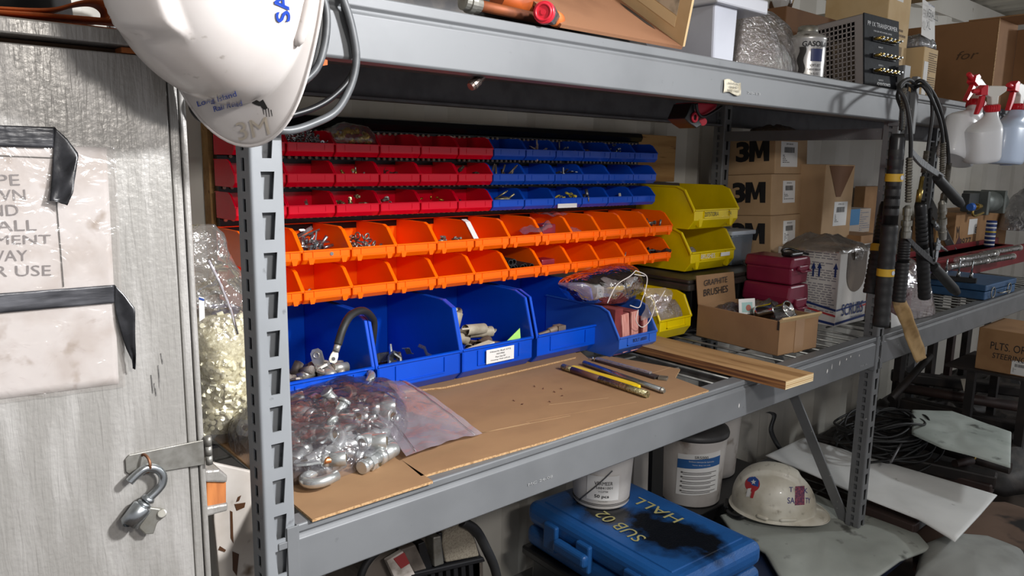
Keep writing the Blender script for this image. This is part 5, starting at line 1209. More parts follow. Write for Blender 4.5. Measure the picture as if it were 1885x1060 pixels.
text('lettering', 'SCRUBS', FR(.100, .050, -.0016), DKBLUE, sb, w=.135, h=.038, bold=.01); text('lettering', 'IN-A-BUCKET', FR(.130, .022, -.0016), DKBLUE, sb, w=.07, h=.006)
# cutout: shown as the brown inner wall framed by the hole
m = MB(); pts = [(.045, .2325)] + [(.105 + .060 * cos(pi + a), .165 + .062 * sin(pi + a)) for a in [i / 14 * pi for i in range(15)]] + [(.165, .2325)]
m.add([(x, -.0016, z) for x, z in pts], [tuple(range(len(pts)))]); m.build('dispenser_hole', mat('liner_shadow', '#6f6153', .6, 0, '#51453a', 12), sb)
g = thing('plastic_liner', 'crumpled clear liner bulging out of the open top of the white wipes carton', 'bag', M=sb.matrix_world @ T(0, 0, H)); m = MB()
lump(m, [(.0, -.004), (.09, -.004), (.180, .0), (.184, .10), (.17, .20), (.08, .21), (-.01, .19), (-.02, .09)], -.002, .036, 12, 50, .022, 16, 11, ex=2.4, close=False); m.build('liner', film('liner_film', haze=.55, gloss=.3, rough=.15, haze_col='#b3a698', bump=.9, bscale=22), g)
m = MB(); patch(m, [(.08, -.003, -.025), (.13, -.003, -.030), (.14, -.004, .0), (.07, -.004, .0)], 10, 10, .006, 40, 2, ndir=(0, -1, 0)); m.build('liner_fold', MATS['liner_film'], g)

# 3M cartons in the far bay
B3 = mat('tan_3m_carton', '#b39470', .85, 0, '#a98a66', 8, bump=.05, bscale=100)
up3 = Vector((.03, .055, 1)).normalized()
base = Vector((1.905, .405, 0))
HB = .1385
zb_ = 1.100
names = ('bottom', 'middle', 'top')
# support carton under the stack (mostly hidden behind the maroon cases)
carton('cardboard_box', 'plain brown carton supporting the stack of three lettered boxes, mostly hidden', 'box', (1.900, .388, ZD), (1, 0, 0), None, zb_ - ZD - .002, .225, .20, CARDD)
for k in range(3):
    c = Vector((base.x, base.y + .0, zb_)) + up3 * (HB + .0008) * k + Vector(((.0, -.006, .012)[k], (0, .0, .002)[k], 0))
    b = carton('respirator_box', 'brown carton with big black letters, %s of the stack of three' % names[k], 'box', c, (1, .02, 0), None, HB, .225, .195, B3, lean=up3, group='lettered cartons stacked in the far rack bay')
    lg = MB(); text_mb(lg, '3', FL(.121, .078), w=.052, h=.070, bold=.045)
    Mm = FL(.096, .043); q = [(0, 0), (0, 1), (.34, 1), (.5, .50), (.66, 1), (1, 1), (1, 0), (.74, 0), (.74, .66), (.58, .16), (.42, .16), (.26, .66), (.26, 0)]
    lg.add([(x * .075, y * .070, .0004) for x, y in q], [tuple(range(len(q)))][:0] + [(0, 1, 2, 12), (2, 11, 12)][:0] + [(0, 12, 2, 1), (12, 11, 2), (11, 10, 3, 2), (10, 9, 3), (9, 8, 4, 3), (8, 7, 4), (7, 6, 5, 4)], M=Mm); lg.build('lettering', INK, b)
    ship_label(b, FR((.125, .118, .095)[k], (.078, .078, .066)[k]), (.085, .085, .115)[k], (.080, .075, .085)[k], k)
m = MB(); Mx = Matrix.Translation(Vector((base.x, base.y, zb_)) + up3 * (HB * 3 + .004)); lump(m, [(.03, .01), (.17, .01), (.19, .1), (.1, .14), (.02, .1)], 0, .02, 6, 30, .012, 30, 5, close=False, M=Mx)
tag(m.build('plastic_packet', film('brown_torn_wrap', haze=.6, gloss=.3, haze_col='#8d7a66')), 'crumpled wrap stuffed in the torn top of the uppermost black-lettered carton', 'packet')
# tall carton with a triangular dispenser cut
tc_ = carton('cardboard_box', 'tall tan carton with a pointed dispenser cut and white label', 'box', (2.105, .335, 1.150), (.205, -.006, 0), None, .262, .205, .13, B3)
carton('cardboard_box', 'low brown carton under the tall carton, mostly hidden', 'box', (2.10, .335, ZD), (1, 0, 0), None, 1.148 - ZD, .21, .13, CARDD)
m = MB(); m.add([(.02, -.0012, .258), (.195, -.0012, .258), (.115, -.0012, .150), (.085, -.0012, .150)], [(0, 1, 2, 3)]); m.build('dispenser_cut', mat('carton_inside_brown', '#6d4a30', .9), tc_)
ship_label(tc_, FR(.125, .090), .095, .085, 5, 'STD 22')
# white/blue tissue carton behind
wb = carton('tissue_box', 'white and blue paper carton standing behind the tall tan carton', 'box', (2.12, .50, 1.30), (1, 0, 0), None, .19, .10, .10, SCR)
MB().box((-.0008, -.0008, .155), (.1008, .04, .19)).build('blue_band', DKBLUE, wb); MB().box((-.0008, -.0008, .0), (.1008, .04, .03)).build('blue_band', DKBLUE, wb); text('lettering', 'P', FR(.055, .10), DKBLUE, wb, w=.04, h=.05, bold=.08)
carton('cardboard_box', 'brown carton carrying the white and blue paper carton, hidden', 'box', (2.12, .50, ZD), (1, 0, 0), None, 1.298 - ZD, .12, .14, CARDD)
# blue panel carton, film, brown carton behind the right post
bl = carton('printed_carton', 'carton with a blue panel and grey printed side behind the hanging grease guns', 'box', at(1552, 425, Y=.475) + Vector((0, 0, 0)), (1, 0, 0), None, .10, .24, .15, mat('greyish_carton', '#a59789', .7), )
bl.location.z = 1.135; MB().box((-.001, -.0012, .035), (.135, .0, .100)).build('blue_panel', mat('blue_panel', '#2f6f9c', .5), bl); rows(bl, FR(.19, .05, -.0014), .09, .09, 10, mat('grey_small_print', '#8f8c90'), 'print', .9, 8)
carton('cardboard_box', 'brown carton under the blue panelled carton, hidden by the wipes carton', 'box', (bl.location.x, bl.location.y, ZD), (1, 0, 0), None, 1.133 - ZD, .24, .15, CARDD)
g = thing('plastic_bag', 'clear inflated plastic bag bulging in front of the blue panelled carton', 'bag', (2.36, .26, 1.05)); m = MB(); lump(m, [(-.10, -.02), (.0, -.03), (.12, -.02), (.13, .03), (0, .034), (-.1, .03)], 0, .085, 10, 44, .012, 20, 4, ex=2.2, close=False); m.build('bag_film', film('inflated_film', haze=.45, gloss=.35, haze_col='#a9b2bb', bump=.5, bscale=20), g)
carton('cardboard_box', 'brown carton against the wall behind the blue panelled carton', 'box', Vector((at(1590, 382, Y=.64).x, .64, ZD)), (1, 0, 0), None, .405, .18, .05, CARDD)

# ------------------------------------------------------------------ hydraulic grease guns and hoses on the right post
GG = mat('black_gun_paint', '#1a1a1b', .32, .1, '#242425', 30); GY = mat('yellow_warning_band', '#c8a02a', .5)
def grip_mb(a, b, r0, r1, ribs=9):
    m = MB(); a, b = Vector(a), Vector(b); pts = []; rs = []
    for i in range(ribs * 4 + 1):
        t = i / (ribs * 4); pts.append(a.lerp(b, t)); base_ = r0 + (r1 - r0) * t; rs.append(base_ * (1.0 if i % 4 in (1, 2, 3) else .93))
    m.tube(pts, rs, 22); return m
def gun(label, top, bot, r, bands, y, lever=None, grip=None, grip_r=.012, lever_mat=None):
    """one hand pump: steel barrel with ribbed rubber sleeve hung from its hose"""
    A = at(*top, Y=y); B = at(*bot, Y=y); g = thing('grease_gun', label, 'grease gun', A)
    B = B - A; A0 = Vector((0, 0, 0)); d = B.normalized(); L = B.length
    MB().tube([A0, d * .012, d * (L * .48)], [r * .82, r, r], 24).build('barrel', GG, g)
    grip_mb(d * (L * .46), B, r * 1.12, r * 1.12, 10).build('ribbed_sleeve', RUBBER, g)
    grip_mb(d * .035, d * (L * .42), r * 1.02, r * 1.03, 7).build('upper_sleeve', RUBBER, g)
    for t in bands:
        MB().tube([d * (L * t), d * (L * t + .020)], r * 1.16, 24, caps=False).build('warning_band', GY, g)
        Mz = frame(d * (L * t + .010) + Vector((-.25, -1, 0)).normalized() * (r * 1.19), Vector((1, -.25, 0)), z=(-.25, -1, 0)); m = MB(); m.frust((0, 0, 0), (0, 0, .0006), .006, .006, 12, M=Mz); m.build('warning_symbol', mat('pale_blue_spot', '#c0c6d2', .5), g)
    if lever:
        pts = [at(x, yy, Y=y - .012) - g.location for x, yy in lever]
        m = MB(); P = smooth_path(pts, 5)
        for i in range(len(P) - 1):
            a, b = P[i], P[i + 1]; n_ = Vector((b.z - a.z, 0, -(b.x - a.x))).normalized() * (.0095 - .003 * abs(2 * i / len(P) - 1)); yv = Vector((0, .0045, 0))
            n2 = n_; m.add([a - n_ - yv, b - n2 - yv, b + n2 - yv, a + n_ - yv, a - n_ + yv, b - n2 + yv, b + n2 + yv, a + n_ + yv], [(0, 1, 2, 3), (7, 6, 5, 4), (0, 4, 5, 1), (2, 6, 7, 3), (0, 3, 7, 4), (1, 5, 6, 2)])
        m.build('lever', lever_mat or GREY, g, bevel=.001)
    if grip:
        a, b = [at(x, yy, Y=y - .012) - g.location for x, yy in grip]; d2 = (b - a)
        m = MB(); m.tube([a, a + d2 * .06, a + d2 * .3, a + d2 * .85, b], [grip_r * .8, grip_r, grip_r * 1.02, grip_r * 1.08, grip_r * .8], 20); m.build('lever_grip', RUBBER, g)
    return g
g1 = gun('tallest black grease gun hanging in front of the right post, with silver lever', (1653, 246), (1621, 600), .0190, (.20, .69), -.085, [(1676, 277), (1686, 290), (1703, 305), (1734, 326)], [(1724, 326), (1769, 376)], .0140, GREY)
g2 = gun('black grease gun slanting left behind the tallest one', (1636, 372), (1606, 541), .0225, (.46,), -.045)
g3 = gun('black grease gun half hidden right of the tallest one, with black lever', (1668, 420), (1654, 555), .0165, (), -.050, [(1668, 436), (1684, 454), (1706, 474), (1728, 491)], [(1718, 490), (1761, 538)], .0150, GG)
g4 = gun('short black grease gun at the right of the group', (1694, 372), (1702, 548), .0165, (), -.045, [(1712, 384), (1714, 440), (1718, 490)], None, .015, GG)
SPR = mat('spring_steel', '#8f8b83', .35, .8, '#6b675e', 60)
def hose(label, pts, y, r, spring=None, coup=None, brass=None, ys=None):
    h = thing('grease_hose', label, 'hose'); P = [at(x, yy, Y=(y if ys is None else ys[i])) for i, (x, yy) in enumerate(pts)]
    MB().tube(smooth_path(P, 8), r, 10).build('hose', RUBBER, h)
    if spring:
        a, b = [at(x, yy, Y=y) for x, yy in spring]; m = MB(); n = 16; pts_ = []; rs = []
        for i in range(n * 2 + 1): pts_.append(a.lerp(b, i / (2 * n))); rs.append(r * (1.75 if i % 2 else 1.35))
        m.tube(pts_, rs, 12, smooth=False); m.build('spring_guard', SPR, h)
    if coup:
        a, b = [at(x, yy, Y=y) for x, yy in coup]; d = b - a
        MB().tube([a, a + d * .08, a + d * .3, a + d * .31, a + d * .45, a + d * .46, a + d * .62, a + d * .63, a + d * .78, a + d * .8, b], [r * 1.0, r * 2.2, r * 2.2, r * 1.7, r * 1.7, r * 2.6, r * 2.6, r * 2.1, r * 2.1, r * 2.5, r * 2.2], 16, smooth=False).build('quick_coupler', ZINCD, h)
    if brass:
        a, b = [at(x, yy, Y=y) for x, yy in brass]; d = b - a; MB().tube([a, a + d * .5, a + d * .52, b], [r * 1.2, r * 1.2, r * 1.7, r * 1.5], 12).build('brass_stem', BRASS, h)
    return h
hose('black hose arching over the post top and down in front of the tallest gun', [(1688, 158), (1672, 146), (1655, 160), (1668, 190), (1676, 240), (1676, 300), (1674, 330)], -.11, .0052, ((1674, 290), (1672, 372)), ((1671, 378), (1667, 438)), ys=[-.02, -.04, -.08, -.10, -.11, -.11, -.11])
hose('black hose with a metal sleeve entering the top of the tallest gun', [(1684, 165), (1666, 152), (1652, 175), (1660, 205), (1658, 240)], -.085, .0045, ((1664, 162), (1660, 240)), ys=[-.02, -.03, -.06, -.085, -.085])
hose('black hose curving right then down to a brass stem', [(1680, 160), (1694, 148), (1712, 170), (1716, 210), (1710, 260), (1704, 300), (1694, 350)], -.07, .0048, ((1706, 278), (1700, 318)), None, ((1698, 325), (1690, 372)), ys=[-.02, -.04, -.06, -.07, -.07, -.07, -.07])
hose('outermost black hose arching right and ending in quick couplers', [(1678, 158), (1700, 150), (1725, 185), (1740, 240), (1746, 290), (1744, 340)], -.06, .0050, ((1747, 300), (1742, 340)), ((1740, 352), (1730, 420)), ys=[-.02, -.04, -.05, -.06, -.06, -.06])
hose('black hose beside the outermost one ending in a long spring guard', [(1682, 164), (1698, 158), (1716, 185), (1732, 230), (1736, 280), (1734, 330)], -.08, .0048, ((1736, 262), (1734, 330)), ((1734, 368), (1735, 440)), ys=[-.02, -.05, -.07, -.08, -.08, -.08])
def nozzle(label, a, b, r, y=-.07):
    A, B = at(*a, Y=y), at(*b, Y=y); d = B - A; o = MB().tube([A, A + d * .2, A + d * .22, A + d * .5, A + d * .52, A + d * .8, B], [r, r, r * 1.4, r * 1.4, r * .9, r * .9, r * .5], 12, smooth=False).build('grease_nozzle', ZINC); return tag(o, label, 'nozzle')
nozzle('small steel grease nozzle pointing down right under the couplers', (1718, 408), (1735, 432), .006); nozzle('steel grease nozzle stem hanging below the couplers', (1728, 438), (1722, 482), .006); nozzle('second small steel nozzle lower right of the stem', (1722, 448), (1744, 462), .004)
hk = tag(MB().box((1.8785, -.02, 1.50), (1.90, -.004, 1.66)).build('hose_hook', GREYD, bevel=.002), 'grey steel hanger strip beside the post top carrying the hoses', 'hook')

# ------------------------------------------------------------------ far bay: things on its deck
def onz(px, py, z=ZD): return at(px, py, Z=z)
# torn brown envelope strip hanging over the beam
tg = thing('torn_cardboard_strip', 'torn tan cardboard strip hanging over the front beam of the far bay', 'cardboard')
vs = [((1641, 548), (1664, 545)), ((1647, 572), (1676, 568)), ((1660, 600), (1684, 590)), ((1668, 625), (1695, 620)), ((1678, 648), (1703, 645)), ((1688, 668), (1706, 658))]
m = MB()
def tf(u, v):
    t = u * 5; i = min(int(t), 4); f = t - i; yy = -.030 - .012 * sin(u * 5) * v
    A = at(*vs[i][0], Y=yy).lerp(at(*vs[i + 1][0], Y=yy), f); B = at(*vs[i][1], Y=yy - .01).lerp(at(*vs[i + 1][1], Y=yy - .01), f); return A.lerp(B, v) + Vector((0, .004 * nz((u * 6, v * 3, 1)), 0))
m.grid(tf, 20, 6); m.build('strip', mat('torn_tan_card', '#a98a5c', .8, 0, '#8d6f45', 20), tg, solid=.0016)
tag(MB().add([at(1640, 575, Y=.03), at(1668, 592, Y=.03), at(1664, 600, Y=.03), at(1640, 620, Y=.03)], [(0, 1, 2, 3)]).build('paper_scrap', WHITEL, solid=.0006), 'white paper scrap behind the torn tan strip at the right post', 'paper')
# plastic wrapped maroon box
p = onz(1690, 584); g = thing('wrapped_packet', 'maroon packet in a loose pinkish clear bag on the far bay deck', 'packet', (p.x - .02, p.y + .02, ZD))
MB().box((-.07, .02, .0), (.06, .12, .085)).build('maroon_box', mat('maroon_card', '#6b2a33', .6), g, bevel=.004)
m = MB(); lump(m, [(-.10, -.01), (0, -.03), (.13, -.035), (.14, .02), (.09, .14), (-.09, .14)], 0, .19, 14, 50, .03, 12, 6, ex=1.5, close=False); m.build('bag_film', film('pink_film', haze=.32, gloss=.4, rough=.1, haze_col='#cdb3ae', bump=.9, bscale=18), g)
# blue tool case
a = onz(1812, 553); b = onz(1850, 540); c = onz(1733, 535)
ex = Vector((1, -.02, 0)); bc_ = thing('blue_tool_case', 'flat blue steel tool case with wire latches on the far bay deck', 'case', M=frame(a, ex, z=(0, 0, 1)))
BLUM = mat('blue_case_paint', '#34587e', .4, .2, '#2c4c6e', 20)
MB().box((0, 0, 0), (.34, .30, .032)).build('body', BLUM, bc_, bevel=.004); MB().box((-.002, -.002, .034), (.342, .302, .058)).build('lid', BLUM, bc_, bevel=.004)
for x in (.06, .24): m = MB(); m.torus((x, -.008, .026), (0, 1, 0), .020, .0022, 18, 6); m.build('wire_latch', ZINCD, bc_)
m = MB(); m.tube([(.12, -.004, .02), (.12, -.018, .02), (.22, -.018, .02), (.22, -.004, .02)], .003, 8); m.build('handle', ZINCD, bc_)
# rail of small valves on the case
vr = thing('valve_rail', 'black rail with five upright steel pins on the blue tool case', 'rail', M=frame(a + Vector((-.02, .06, .0585)), (-.12, .30, 0), z=(0, 0, 1)))
vr.matrix_world = frame(a + Vector((.02, .05, .060)), (-.2, 1, 0), z=(0, 0, 1))
m = MB(); m.box((-.01, -.012, 0), (.20, .012, .018)); m.build('rail', BLACKP, vr, bevel=.002)
for i in range(5): m = MB(); m.frust((.01 + i * .043, 0, .018), (.01 + i * .043, 0, .040), .008, .005, 10); m.frust((.01 + i * .043, 0, .04), (.01 + i * .043, 0, .085), .003, .003, 8); m.build('steel_pin', ZINC, vr)
# long red toolbox
RT_ = mat('dark_red_paint', '#7a1f26', .4, .1, '#6b1a20', 12)
YT = .30
xl = at(1712, 480, Y=YT).x; zt0, zt1 = at(1800, 501, Y=YT).z, at(1800, 462, Y=YT).z
tbx = thing('red_toolbox', 'long dark red steel toolbox with an open black lined lid in the far bay', 'toolbox', (xl, YT, ZD))
MB().box((.10, 0.03, 0), (1.25, .142, .095)).build('body', RT_, tbx, bevel=.004)
m = MB(); m.prism([(-.01, zt0 - ZD), (.0, zt1 - ZD - .012), (.012, zt1 - ZD - .010), (.012, zt0 - ZD + .008), (.14, zt0 - ZD + .008), (.14, zt0 - ZD)], 0, 1.35, 'x'); m.prism([(.128, zt0 - ZD), (.132, zt1 - ZD + .012), (.142, zt1 - ZD + .012), (.142, zt0 - ZD)], 0, 1.35, 'x'); m.build('lid', RT_, tbx, bevel=.002)
MB().box((.01, .013, zt0 - ZD + .009), (1.34, .128, zt0 - ZD + .014)).build('lid_lining', BLACKP, tbx)
MB().box((.12, .05, .095), (1.2, .13, zt0 - ZD - .002)).build('tray', mat('dark_tray', '#3a2a2a', .6), tbx)
TUBEM = film('clear_tube', haze=.35, gloss=.5, rough=.08, haze_col='#b9b4ac')
for i, (y, z, x0, L) in enumerate(((.25, .075, at(1745, 505, Y=.25).x, .42), (.24, .103, at(1755, 495, Y=.25).x, .44), (.25, .068, at(1800, 505, Y=.25).x, .42), (.27, .098, at(1812, 500, Y=.25).x, .5))):
    m = MB(); m.tube([(0, 0, 0), (L, -.02, 0)], .014, 14, caps=False); r = thing('clear_tube', ('lower left', 'upper left', 'lower right', 'upper right')[i] + ' of the clear plastic tubes lying against the red toolbox', 'tube', (x0, y, ZD + z), None, 'clear tubes by the red toolbox'); m.build('tube', TUBEM, r); m = MB(); m.torus((L, -.02, 0), (1, -.05, 0), .014, .0018, 16, 6); m.build('tube_rim', mat('pale_tube_rim', '#cfcac0', .4), r)
# brown carton with handwriting, wooden slat, sealant tube, grey actuator, wrapped goods
bxx = carton('cardboard_box', 'brown carton marked 0977 with a diamond label behind the red toolbox', 'box', (at(1757, 430, Y=.45).x, .45, at(1757, 478, Y=.45).z), (1, 0, 0), None, at(1757, 392, Y=.45).z - at(1757, 478, Y=.45).z, at(1852, 430, Y=.45).x - at(1757, 430, Y=.45).x, .20, CARDD)
text('lettering', 'M', FR(.045, .14), INK, bxx, w=.05, h=.06, shear=-.3); text('lettering', '0977', FR(.16, .085), INK, bxx, w=.17, h=.040, shear=.1)
MB().box((.19, -.001, .12), (.31, -.0002, .20)).build('paper_label', WHITEL, bxx); text('lettering', 'E', FR(.30, .14, -.0014), INK, bxx, w=.02, h=.03, bold=.05)
m = MB(); m.add([(.02, -.0012, .07), (.07, -.0012, .02), (.12, -.0012, .07), (.07, -.0012, .12)], [(0, 1, 2, 3)]); m.build('diamond_label', mat('dark_maroon_print', '#4a2630', .6), bxx)
carton('cardboard_box', 'brown carton beneath the 0977 carton, hidden by the toolbox', 'box', (bxx.location.x if False else at(1757, 430, Y=.45).x, .45, ZD), (1, 0, 0), None, at(1757, 478, Y=.45).z - ZD - .002, .40, .20, CARDD)
A, B = at(1722, 470, Y=.30), at(1742, 378, Y=.30); d = (B - A); tag(MB().box((-.010, -.005, 0), (.010, .005, .26), M=frame(Vector((A.x, .30, 1.0)), (1, 0, 0), z=d.normalized())).build('wooden_slat', mat('pale_slat', '#c09a66', .8, 0, '#a67f4c', 6)), 'thin pale wooden slat standing left of the 0977 carton', 'slat')
wbx = carton('printed_carton', 'small brown and white labelled carton between the hanging hoses and the slat', 'box', (2.30, .28, ZD + .12), (1, 0, 0), None, .13, .17, .12, CARDD)
MB().box((.02, -.001, .03), (.15, -.0002, .10)).build('paper_label', WHITEL, wbx); barcode(wbx, FR(.085, .06, -.0014), .10, .045, INK, 9)
carton('cardboard_box', 'brown carton under the labelled carton behind the hoses', 'box', (2.28, .27, ZD), (1, 0, 0), None, .118, .20, .15, CARDD)
sl = thing('sealant_tube', 'blue and white printed sealant tube standing behind the red toolbox', 'tube', (at(1820, 455, Y=.38).x, .38, at(1820, 462, Y=.38).z)); 
m = MB(); m.frust((0, 0, 0), (0, 0, .16), .024, .024, 20); m.build('tube', DKBLUE, sl); 
for k in range(7): m = MB(); m.frust((0, 0, .01 + k * .022), (0, 0, .018 + k * .022), .0243, .0243, 20); m.build('white_band', WHITEL if k != 4 else mat('band_yellow', '#c9b040', .5), sl)
ac = thing('actuator', 'grey metal cylinder actuator with end plates on top of the far cartons', 'actuator', (at(1797, 372, Y=.42).x, .42, at(1797, 373, Y=.42).z)); GA = mat('grey_green_metal', '#6f7470', .45, .3, '#5d625e', 14)
m = MB(); m.tube([(0, 0, 0), (.33, 0, 0)], .055, 20, smooth=True); m.build('cylinder', GA, ac); 
for x in (-.02, .24): MB().box((x, -.06, -.06), (x + .03, .06, .06)).build('end_plate', GA, ac, bevel=.004)
MB().box((-.16, -.02, -.04), (-.02, .02, .05)).build('bracket', mat('dark_bracket', '#3b3d3c', .5), ac, bevel=.004)
carton('cardboard_box', 'brown carton holding up the grey actuator', 'box', (at(1797, 372, Y=.42).x - .05, .47, ZD), (1, 0, 0), None, at(1797, 373, Y=.42).z - .058 - ZD, .45, .10, CARDD)
bf = thing('brass_fitting', 'brass hose fitting with a blue cap beside the black lever grip', 'fitting', at(1800, 380, Y=.22)); m = MB(); m.tube([(-.06, 0, 0), (-.02, 0, 0), (-.02, 0, 0.0001), (.0, 0, 0), (.0, 0, .0001), (.035, 0, 0)], [.006, .006, .014, .014, .010, .010], 16, smooth=False); m.build('brass_body', BRASS, bf); m = MB(); m.tube([(-.10, 0, 0), (-.075, 0, 0)], [.014, .018], 14); m.build('blue_cap', mat('blue_cap', '#2f63b8', .4), bf); m = MB(); m.tube(smooth_path([(-.05, 0, -.002), (-.055, 0, -.03), (-.02, 0, -.04), (.08, 0, -.03)], 5), .005, 8); m.build('brass_pipe', BRASS, bf)
wr = thing('wrapped_goods', 'lumpy goods in shiny clear stretch wrap at the right edge of the far bay', 'wrapped goods', (at(1890, 420, Y=.34).x, .34, at(1875, 425, Y=.34).z)); m = MB(); lump(m, [(-.14, -.05), (.1, -.08), (.3, -.05), (.3, .1), (.0, .12), (-.15, .08)], 0, .22, 12, 50, .05, 9, 2, ex=1.8); m.build('contents', mat('grey_wrapped', '#5a5b5a', .6, 0, '#8c8c88', 12), wr)
m = MB(); lump(m, [(-.15, -.06), (.1, -.09), (.31, -.06), (.31, .11), (.0, .13), (-.16, .09)], 0, .235, 16, 60, .06, 12, 3, ex=1.7, close=False); m.build('stretch_wrap', film('stretch_wrap', haze=.25, gloss=.6, rough=.05, bump=1, bscale=22), wr)
# ------------------------------------------------------------------ things on the top shelf
ZT2 = 1.6145
# tilted carton at the front edge
C0 = at(1257, 86, Y=.006)
e1 = Vector((-1, 0, 0)); e2 = Vector((-.06, .82, .57)).normalized(); e3 = e2.cross(e1).normalized(); e3 = e3 if e3.z > 0 else -e3
e4 = (Vector((-.20, -.33, .92))).normalized()
tb_ = thing('opened_carton', 'opened brown carton propped on the top shelf edge, its taped flap standing at the right', 'box')
def slab(name, o, a, b, n_, mm, u0, u1, v0, v1, th, off=0.0):
    P = lambda u, v, w_: o + a * u + b * v + n_ * w_
    m = MB(); m.add([P(u0, v0, off), P(u1, v0, off), P(u1, v1, off), P(u0, v1, off), P(u0, v0, off + th), P(u1, v0, off + th), P(u1, v1, off + th), P(u0, v1, off + th)], [(0, 3, 2, 1), (4, 5, 6, 7), (0, 1, 5, 4), (1, 2, 6, 5), (2, 3, 7, 6), (3, 0, 4, 7)])
    return m.build(name, mm, tb_)
CBR = mat('brown_carton_inside', '#8a6043', .85, 0, '#7c5439', 7, bump=.05, bscale=80)
slab('main_panel', C0, e1, e2, -e3, CBR, 0, .33, 0, .40, .006)
n4 = e4.cross(e2).normalized(); n4 = n4 if n4.x < 0 else -n4
slab('taped_flap', C0, e2, e4, -n4, CARDL, 0, .40, 0, .15, .006)
PT = mat('tan_paper_tape', '#d3bd92', .7); GL = mat('grimy_box_label', '#bdb29c', .7, 0, '#8f8877', 30)
slab('paper_tape', C0, e2, e4, n4, PT, .03, .40, .022, .042, .0008); slab('grimy_label', C0, e2, e4, n4, GL, .03, .40, .044, .125, .0006); slab('paper_tape', C0, e2, e4, n4, PT, .05, .40, .128, .140, .0008)
P_ = lambda u, v: C0 + e1 * u + e2 * v + e3 * .0008
m = MB(); m.add([P_(.020, .06), P_(.014, .08), P_(.016, .15), P_(.024, .165), P_(.030, .14), P_(.028, .08)], [tuple(range(6))]); m.build('hand_hole', mat('dark_gap', '#2a211a'), tb_)

ho = thing('impact_coupling', 'steel coupling with an orange-brown shaft lying on the top shelf front edge', 'coupling')
a = at(852, 2, Y=.03); b = at(882, 10, Y=.03); c = at(1000, 36, Y=.05)
m = MB(); m.tube([a, a.lerp(b, .3), a.lerp(b, .31), a.lerp(b, .6), a.lerp(b, .61), b], [.013, .013, .0155, .0155, .0135, .012], 18, smooth=False); m.build('steel_collar', ZINCD, ho)
m = MB(); m.tube([b, c], .0085, 14); m.build('rusty_shaft', mat('orange_rust', '#8a4a26', .6, .3, '#5d3422', 16), ho)
rc = thing('hose_coupler', 'steel hose coupler with a bright red round cap on the top shelf edge', 'coupler'); a = at(1000, 22, Y=-.012); b = at(1035, 42, Y=.045)
d = (b - a).normalized(); m = MB(); m.tube([a, a + d * .006, a + d * .0061, a + d * .010], [.0165, .0180, .0180, .017], 24); m.build('red_cap', mat('bright_red_cap', '#d3293a', .35), rc)
m = MB(); m.torus(a - d * .0005, d, .0125, .0022, 24, 8); m.tube([a - d * .001, a + d * .001], .0045, 16); m.build('cap_ring', MATS['bright_red_cap'], rc)
m = MB(); m.tube([a + d * .010, a + d * .028, a + d * .0281, a + d * .036, a + d * .0361, a + d * .050], [.014, .014, .0165, .0165, .0135, .0135], 6, smooth=False); m.build('hex_body', ZINC, rc); m = MB(); m.tube([a + d * .05, a + d * .085], .013, 16); m.build('orange_sleeve', mat('orange_sleeve', '#c8682c', .6), rc)
ol = tag(MB().tube([at(915, -6, Y=.09), at(985, 10, Y=.09)], .020, 14).build('orange_tube', mat('orange_plastic_tube', '#b5551f', .5, 0, '#8a3f18', 20)), 'orange plastic tube lying behind the steel coupling on the top shelf', 'tube')
dk = thing('tool_bundle', 'dark bundle of tools on the top shelf behind the orange tube', 'tools', (.50, .26, ZT2)); m = MB(); lump(m, [(-.40, -.12), (.05, -.13), (.42, -.10), (.44, .10), (.1, .20), (-.4, .2)], 0, .12, 10, 40, .02, 20, 4); m.build('heap', mat('dark_tools', '#2c2b2c', .5, .2, '#45403c', 30), dk)
fn = thing('threaded_fitting', 'small threaded steel fitting poking out under the upper front beam', 'fitting'); a = at(866, 160, Y=.030); b = at(888, 140, Y=.030); d = b - a
m = MB(); m.tube([a, a + d * .15, a + d * .16, a + d * .35, a + d * .36, a + d * .6, a + d * .61, b], [.0065, .0075, .0085, .0085, .0075, .0085, .007, .007], 14, smooth=False); m.build('body', mat('oily_steel', '#6e625c', .35, .7, '#4b423e', 60), fn)
tag(MB().prism([(-.006, 0), (.010, .004), (.010, .010), (.0, .012)], 0, .012, 'y').build('orange_scrap', ORST), 'tiny orange plastic scrap', 'scrap')
oo = [o for o in bpy.data.objects if o.name.startswith('orange_scrap')][0]; oo.location = at(590, 124, Y=-.004); oo['label'] = 'small orange webbing end under the top beam beside the white hard hat'
# red and black lamp clipped under the shelf
rl_ = thing('clip_lamp', 'red and black clip-on work lamp hanging under the top shelf near the far post', 'lamp'); Yl = .12
def ql(pts, y0, y1): 
    p = [at(x, y, Y=Yl) for x, y in pts]; m = MB(); m.prism([(v.x, v.z) for v in p], y0, y1, 'y'); return m
ql([(1276, 188), (1322, 191), (1318, 200), (1298, 214), (1290, 216), (1280, 208)], Yl, Yl + .05).build('red_body', mat('lamp_red', '#b81e34', .4), rl_, bevel=.003)
ql([(1270, 190), (1280, 190), (1276, 205), (1285, 222), (1290, 230), (1280, 236), (1268, 228), (1258, 218), (1264, 205)], Yl - .004, Yl + .045).build('black_bracket', BLACKP, rl_, bevel=.002)
m = MB(); m.torus(at(1279, 216, Y=Yl - .006), (0, 1, 0), .009, .003, 18, 8); m.build('red_ring', MATS['lamp_red'], rl_); m = MB(); m.tube(smooth_path([at(1282, 190, Y=Yl - .01), at(1284, 206, Y=Yl - .01), at(1293, 215, Y=Yl - .01), at(1310, 208, Y=Yl - .01), at(1328, 196, Y=Yl - .01)], 5), .0035, 8); m.build('black_loop', BLACKP, rl_)
